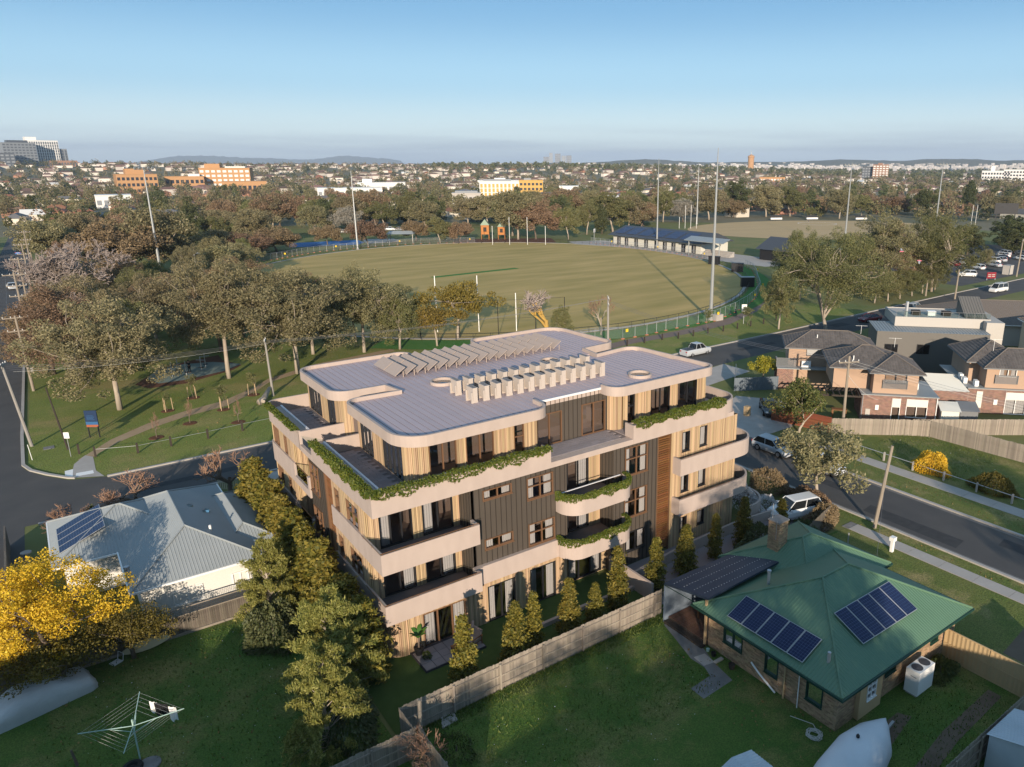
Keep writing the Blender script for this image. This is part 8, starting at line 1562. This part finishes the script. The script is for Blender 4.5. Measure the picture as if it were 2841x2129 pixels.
# larger buildings
OCH = mat('orange_brick', (0.42,0.235,0.11), 0.9); YEO = mat('yellow_orange_panel', (0.50,0.31,0.09), 0.8); FWHT = mat('white_building', (0.66,0.65,0.62), 0.8); FGREY = mat('tower_grey', (0.20,0.215,0.23), 0.5); FDRK = mat('tower_dark', (0.07,0.08,0.095), 0.4); FBRN = mat('brown_tower', (0.26,0.15,0.10), 0.8)
def block(name, label, px0, px1, dist, h, depth, m, rows=3, cols=8, base=None, rot=0.0, winm=FWIN, cat='building', parts=(), vertical=False):
    pc = (px0+px1)/2; x, y = az_pos(pc, dist); a = math.atan2(y-CAM_POS.y, x-CAM_POS.x); z = terrain(x,y)-1 if base is None else base; w = abs(px1-px0)/math.hypot(CAM_F, CAM_PY-CAM_HZ)*dist*0.97
    t = thing(name, label, cat, (x,y,z), a-math.pi/2+rot); MB().box(-w/2,0,0,w/2,depth,h).build('wall', m, t); wm_ = MB(); ch, cw = h/(rows+0.4), w/cols
    for r in range(rows):
        for c in range(cols):
            if vertical: wm_.box(-w/2+cw*(c+0.2),-0.12,ch*(r+0.12),-w/2+cw*(c+0.8),-0.02,ch*(r+0.98))
            else: wm_.box(-w/2+cw*(c+0.18),-0.12,ch*(r+0.45),-w/2+cw*(c+0.82),-0.02,ch*(r+0.95))
    if rows: wm_.build('windows', winm, t, kind='stuff')
    MB().box(-w/2-0.3,-0.3,h,w/2+0.3,depth+0.3,h+0.5).build('roof', m, t)
    for (u0,u1,hh,mm) in parts: MB().box(-w/2+w*u0,depth*0.2,h+0.5,-w/2+w*u1,depth*0.8,h+hh).build('roof_plant', mm, t)
    return t
block('apartment_tower', 'pale gridded apartment tower left of the twin towers', 32, 96, 1900, 74, 30, FGREY, 14, 9, rot=0.25, winm=FDRK, parts=((0.2,0.8,5,FDRK),), base=-6.0); block('apartment_tower', 'white ribbed apartment tower with stepped top', 99, 160, 1950, 82, 30, FWHT, 15, 14, base=-8.0, rot=0.2, winm=FDRK, parts=((0.0,0.35,7,FWHT),), vertical=True); block('apartment_tower', 'grey stepped shoulder of the ribbed tower', 150, 186, 1960, 66, 30, FGREY, 12, 6, base=-8.0, rot=0.2, winm=FDRK, vertical=True); block('apartment_tower', 'dark glass tower between the two pale towers', 70, 104, 1990, 72, 30, FDRK, 12, 5, base=-8.0, rot=0.2, winm=FGREY)
block('apartment_block', 'dark green glass block at the left frame edge', -12, 34, 1850, 56, 30, FDRK, 9, 5, base=-8.0, winm=FGREY); block('apartment_block', 'white gridded block at the left frame edge', -20, 44, 1780, 30, 26, FWHT, 7, 10, base=-8.0, winm=FDRK); block('apartment_block', 'white podium block below the ribbed tower', 70, 150, 1820, 26, 30, FGREY, 6, 9, base=-8.0, winm=FDRK); block('apartment_block', 'bronze finned block beside the ribbed tower', 150, 205, 1800, 42, 24, FBRN, 5, 10, base=-8.0, winm=FDRK, vertical=True); block('apartment_block', 'dark office podium below the left towers', 76, 172, 1720, 24, 20, FDRK, 5, 12, base=-8.0, winm=FGREY)
block('hospital_wing', 'orange brick hospital wing at the left', 330, 418, 950, 21, 30, OCH, 3, 9, rot=0.1, parts=((0.25,0.7,6,OCH),)); block('hospital_wing', 'low orange brick hospital wing in the middle', 462, 550, 980, 18, 26, OCH, 2, 8, parts=((0.6,0.9,3,FWHT),)); block('hospital_wing', 'tall orange brick hospital block with white balconies', 560, 680, 1000, 27, 30, OCH, 5, 9, rot=-0.15, winm=FWHT, parts=((0.1,0.4,5,OCH),(0.5,0.9,2,FWHT))); block('hospital_wing', 'low orange brick hospital annex below the tall block', 618, 725, 930, 13, 24, OCH, 1, 9)
block('apartment_block', 'orange and grey apartment block right of the gums', 1327, 1440, 640, 16, 16, FWHT, 4, 10, winm=YEO, vertical=True, parts=((0.1,0.8,2,FGREY),)); block('apartment_block', 'bright yellow orange apartment end block', 1438, 1506, 630, 17, 14, YEO, 4, 6, parts=((0.2,0.5,2,FGREY),)); block('apartment_block', 'cream and grey three storey flats above the playground', 1250, 1330, 420, 13, 14, LGREY, 3, 7, parts=((0.1,0.9,1.5,FGREY),))
block('warehouse', 'long white warehouse roof behind the oval gums', 880, 1050, 760, 9, 30, FWHT, 1, 12, winm=FGREY); block('warehouse', 'white factory building behind the middle mast', 990, 1120, 860, 12, 30, FWHT, 1, 8, winm=FGREY, parts=((0.1,0.3,4,FWHT),)); block('warehouse', 'white school hall left of the first mast', 260, 335, 620, 9, 22, FWHT, 1, 5, winm=FGREY); block('warehouse', 'white commercial building above the orange apartments', 1322, 1480, 900, 13, 30, FWHT, 2, 14, parts=((0.3,0.5,3,FWHT),)); block('warehouse', 'white low retail roof right of the orange apartments', 1550, 1605, 800, 9, 20, FWHT, 1, 5)
block('office_tower', 'brown and white office block on the right suburb', 2425, 2465, 1500, 29, 24, FBRN, 7, 5, winm=FWHT, parts=((0.3,0.6,3,FBRN),)); block('office_tower', 'dark office block beside the brown office block', 2395, 2424, 1510, 25, 20, FDRK, 5, 4, winm=FGREY); block('hospital_wing', 'white stepped hospital on the right skyline', 2735, 2800, 1400, 20, 30, FWHT, 3, 10, parts=((0.3,0.45,8,FWHT),)); block('hospital_wing', 'white ribbed hospital wing at the right frame edge', 2795, 2850, 1400, 22, 30, FWHT, 4, 8); block('commercial_building', 'orange and white low commercial building on the right', 2110, 2180, 1150, 11, 20, OCH, 2, 9, winm=FWHT); block('commercial_building', 'brick shops behind the second oval', 2230, 2305, 480, 8, 14, WB_, 1, 9)
wt_x, wt_y = az_pos(2083, 2300); wt = thing('brick_water_tower', 'round orange brick tower on the right skyline', 'tower', (wt_x,wt_y,terrain(wt_x,wt_y))); MB().lathe([(9,0),(8.6,36),(9.6,37),(9.6,41),(6,43),(1,46)], 14).build('shaft', OCH, wt); MB().tube([(0,0,45),(0,0,56)], 0.5, 5).build('flagpole', FWHT, wt)
for k, (a, b, h, lb) in enumerate(((1508,1524,88,'leftmost low'),(1524,1534,118,'tallest slab'),(1540,1556,112,'twin slab'),(1558,1570,96,'stepped'),(1571,1586,98,'rightmost'))): block('skyline_tower', lb+' tower of the distant city centre', a, b, 6200, h+18, 40, FGREY if k % 2 else FDRK, 8, 4, base=-20.0, winm=FGREY)
# hills
HILL = mat('wooded_hill', (0.055,0.065,0.045), 0.95, (0.09,0.085,0.06), 0.002, 1.0, detail=8); HILLF = mat('forest_range', (0.05,0.065,0.06), 0.95)
def ridge(name, px0, px1, dist, prof, depth, m, seed):
    rr = random.Random(seed); mb = MB(); N = 90; rows = 5
    for j in range(rows):
        for i in range(N+1):
            t = i/N; px = px0+(px1-px0)*t; d = dist + depth*(j-1.5)/rows; x, y = az_pos(px, d); hh = prof(t)*(1-((j-2)/2.6)**2) if j in (1,2,3) else -30; mb.v.append((x,y,hh + (rr.gauss(0,1)*prof(t)*0.025 if j == 2 else 0)))
    for j in range(rows-1):
        for i in range(N): a = j*(N+1)+i; mb.f.append((a,a+1,a+N+2,a+N+1))
    return struct(mb.build(name, m, smooth=False))
def hump(t, c, w, h): return h*math.exp(-((t-c)/w)**2)
ridge('distant_range', 330, 1130, 14000, lambda t: 45 + hump(t,0.32,0.17,110) + hump(t,0.18,0.10,45) + hump(t,0.55,0.12,60) + hump(t,0.80,0.13,125) + hump(t,0.95,0.06,40) - 60*(t < 0.02) - 50*(t > 0.985), 2500, HILLF, 5)
ridge('suburban_hill', 1150, 2950, 5600, lambda t: 34 + hump(t,0.36,0.10,26) + hump(t,0.62,0.10,14) + hump(t,0.85,0.2,26) + 4*math.sin(t*40), 1800, HILL, 6)
rr3 = np.random.default_rng(99); hb = MB()
for k in range(900):
    px = rr3.uniform(1180, 2880); d = rr3.uniform(4900, 5450); x, y = az_pos(px, d); s = rr3.uniform(6,13); z = 4 + (d-4900)/550*rr3.uniform(10,36); hb.box(x-s,y-s,z-20,x+s,y+s,z+rr3.uniform(3,6))
o = hb.build('hillside_houses', mat('hillside_house', (0.55,0.50,0.45), 0.9, island=0.3), kind='stuff'); o['label'] = 'pale specks of houses on the distant hill'; o['category'] = 'houses'
# ================================================================ air
hz = MB().box(-17800,-17800,-60,17800,17800,340).build('haze', bpy.data.materials.new('air')); hz['kind'] = 'stuff'; hz['label'] = 'thin blue winter haze over the suburb'; hz['category'] = 'haze'
hm = hz.data.materials[0]; hm.use_nodes = True; hm.node_tree.nodes.clear(); pv = hm.node_tree.nodes.new('ShaderNodeVolumePrincipled'); ho = hm.node_tree.nodes.new('ShaderNodeOutputMaterial')
pv.inputs['Color'].default_value = (0.62,0.74,0.9,1); pv.inputs['Density'].default_value = 0.00008; pv.inputs['Anisotropy'].default_value = 0.0; hm.node_tree.links.new(pv.outputs[0], ho.inputs['Volume'])
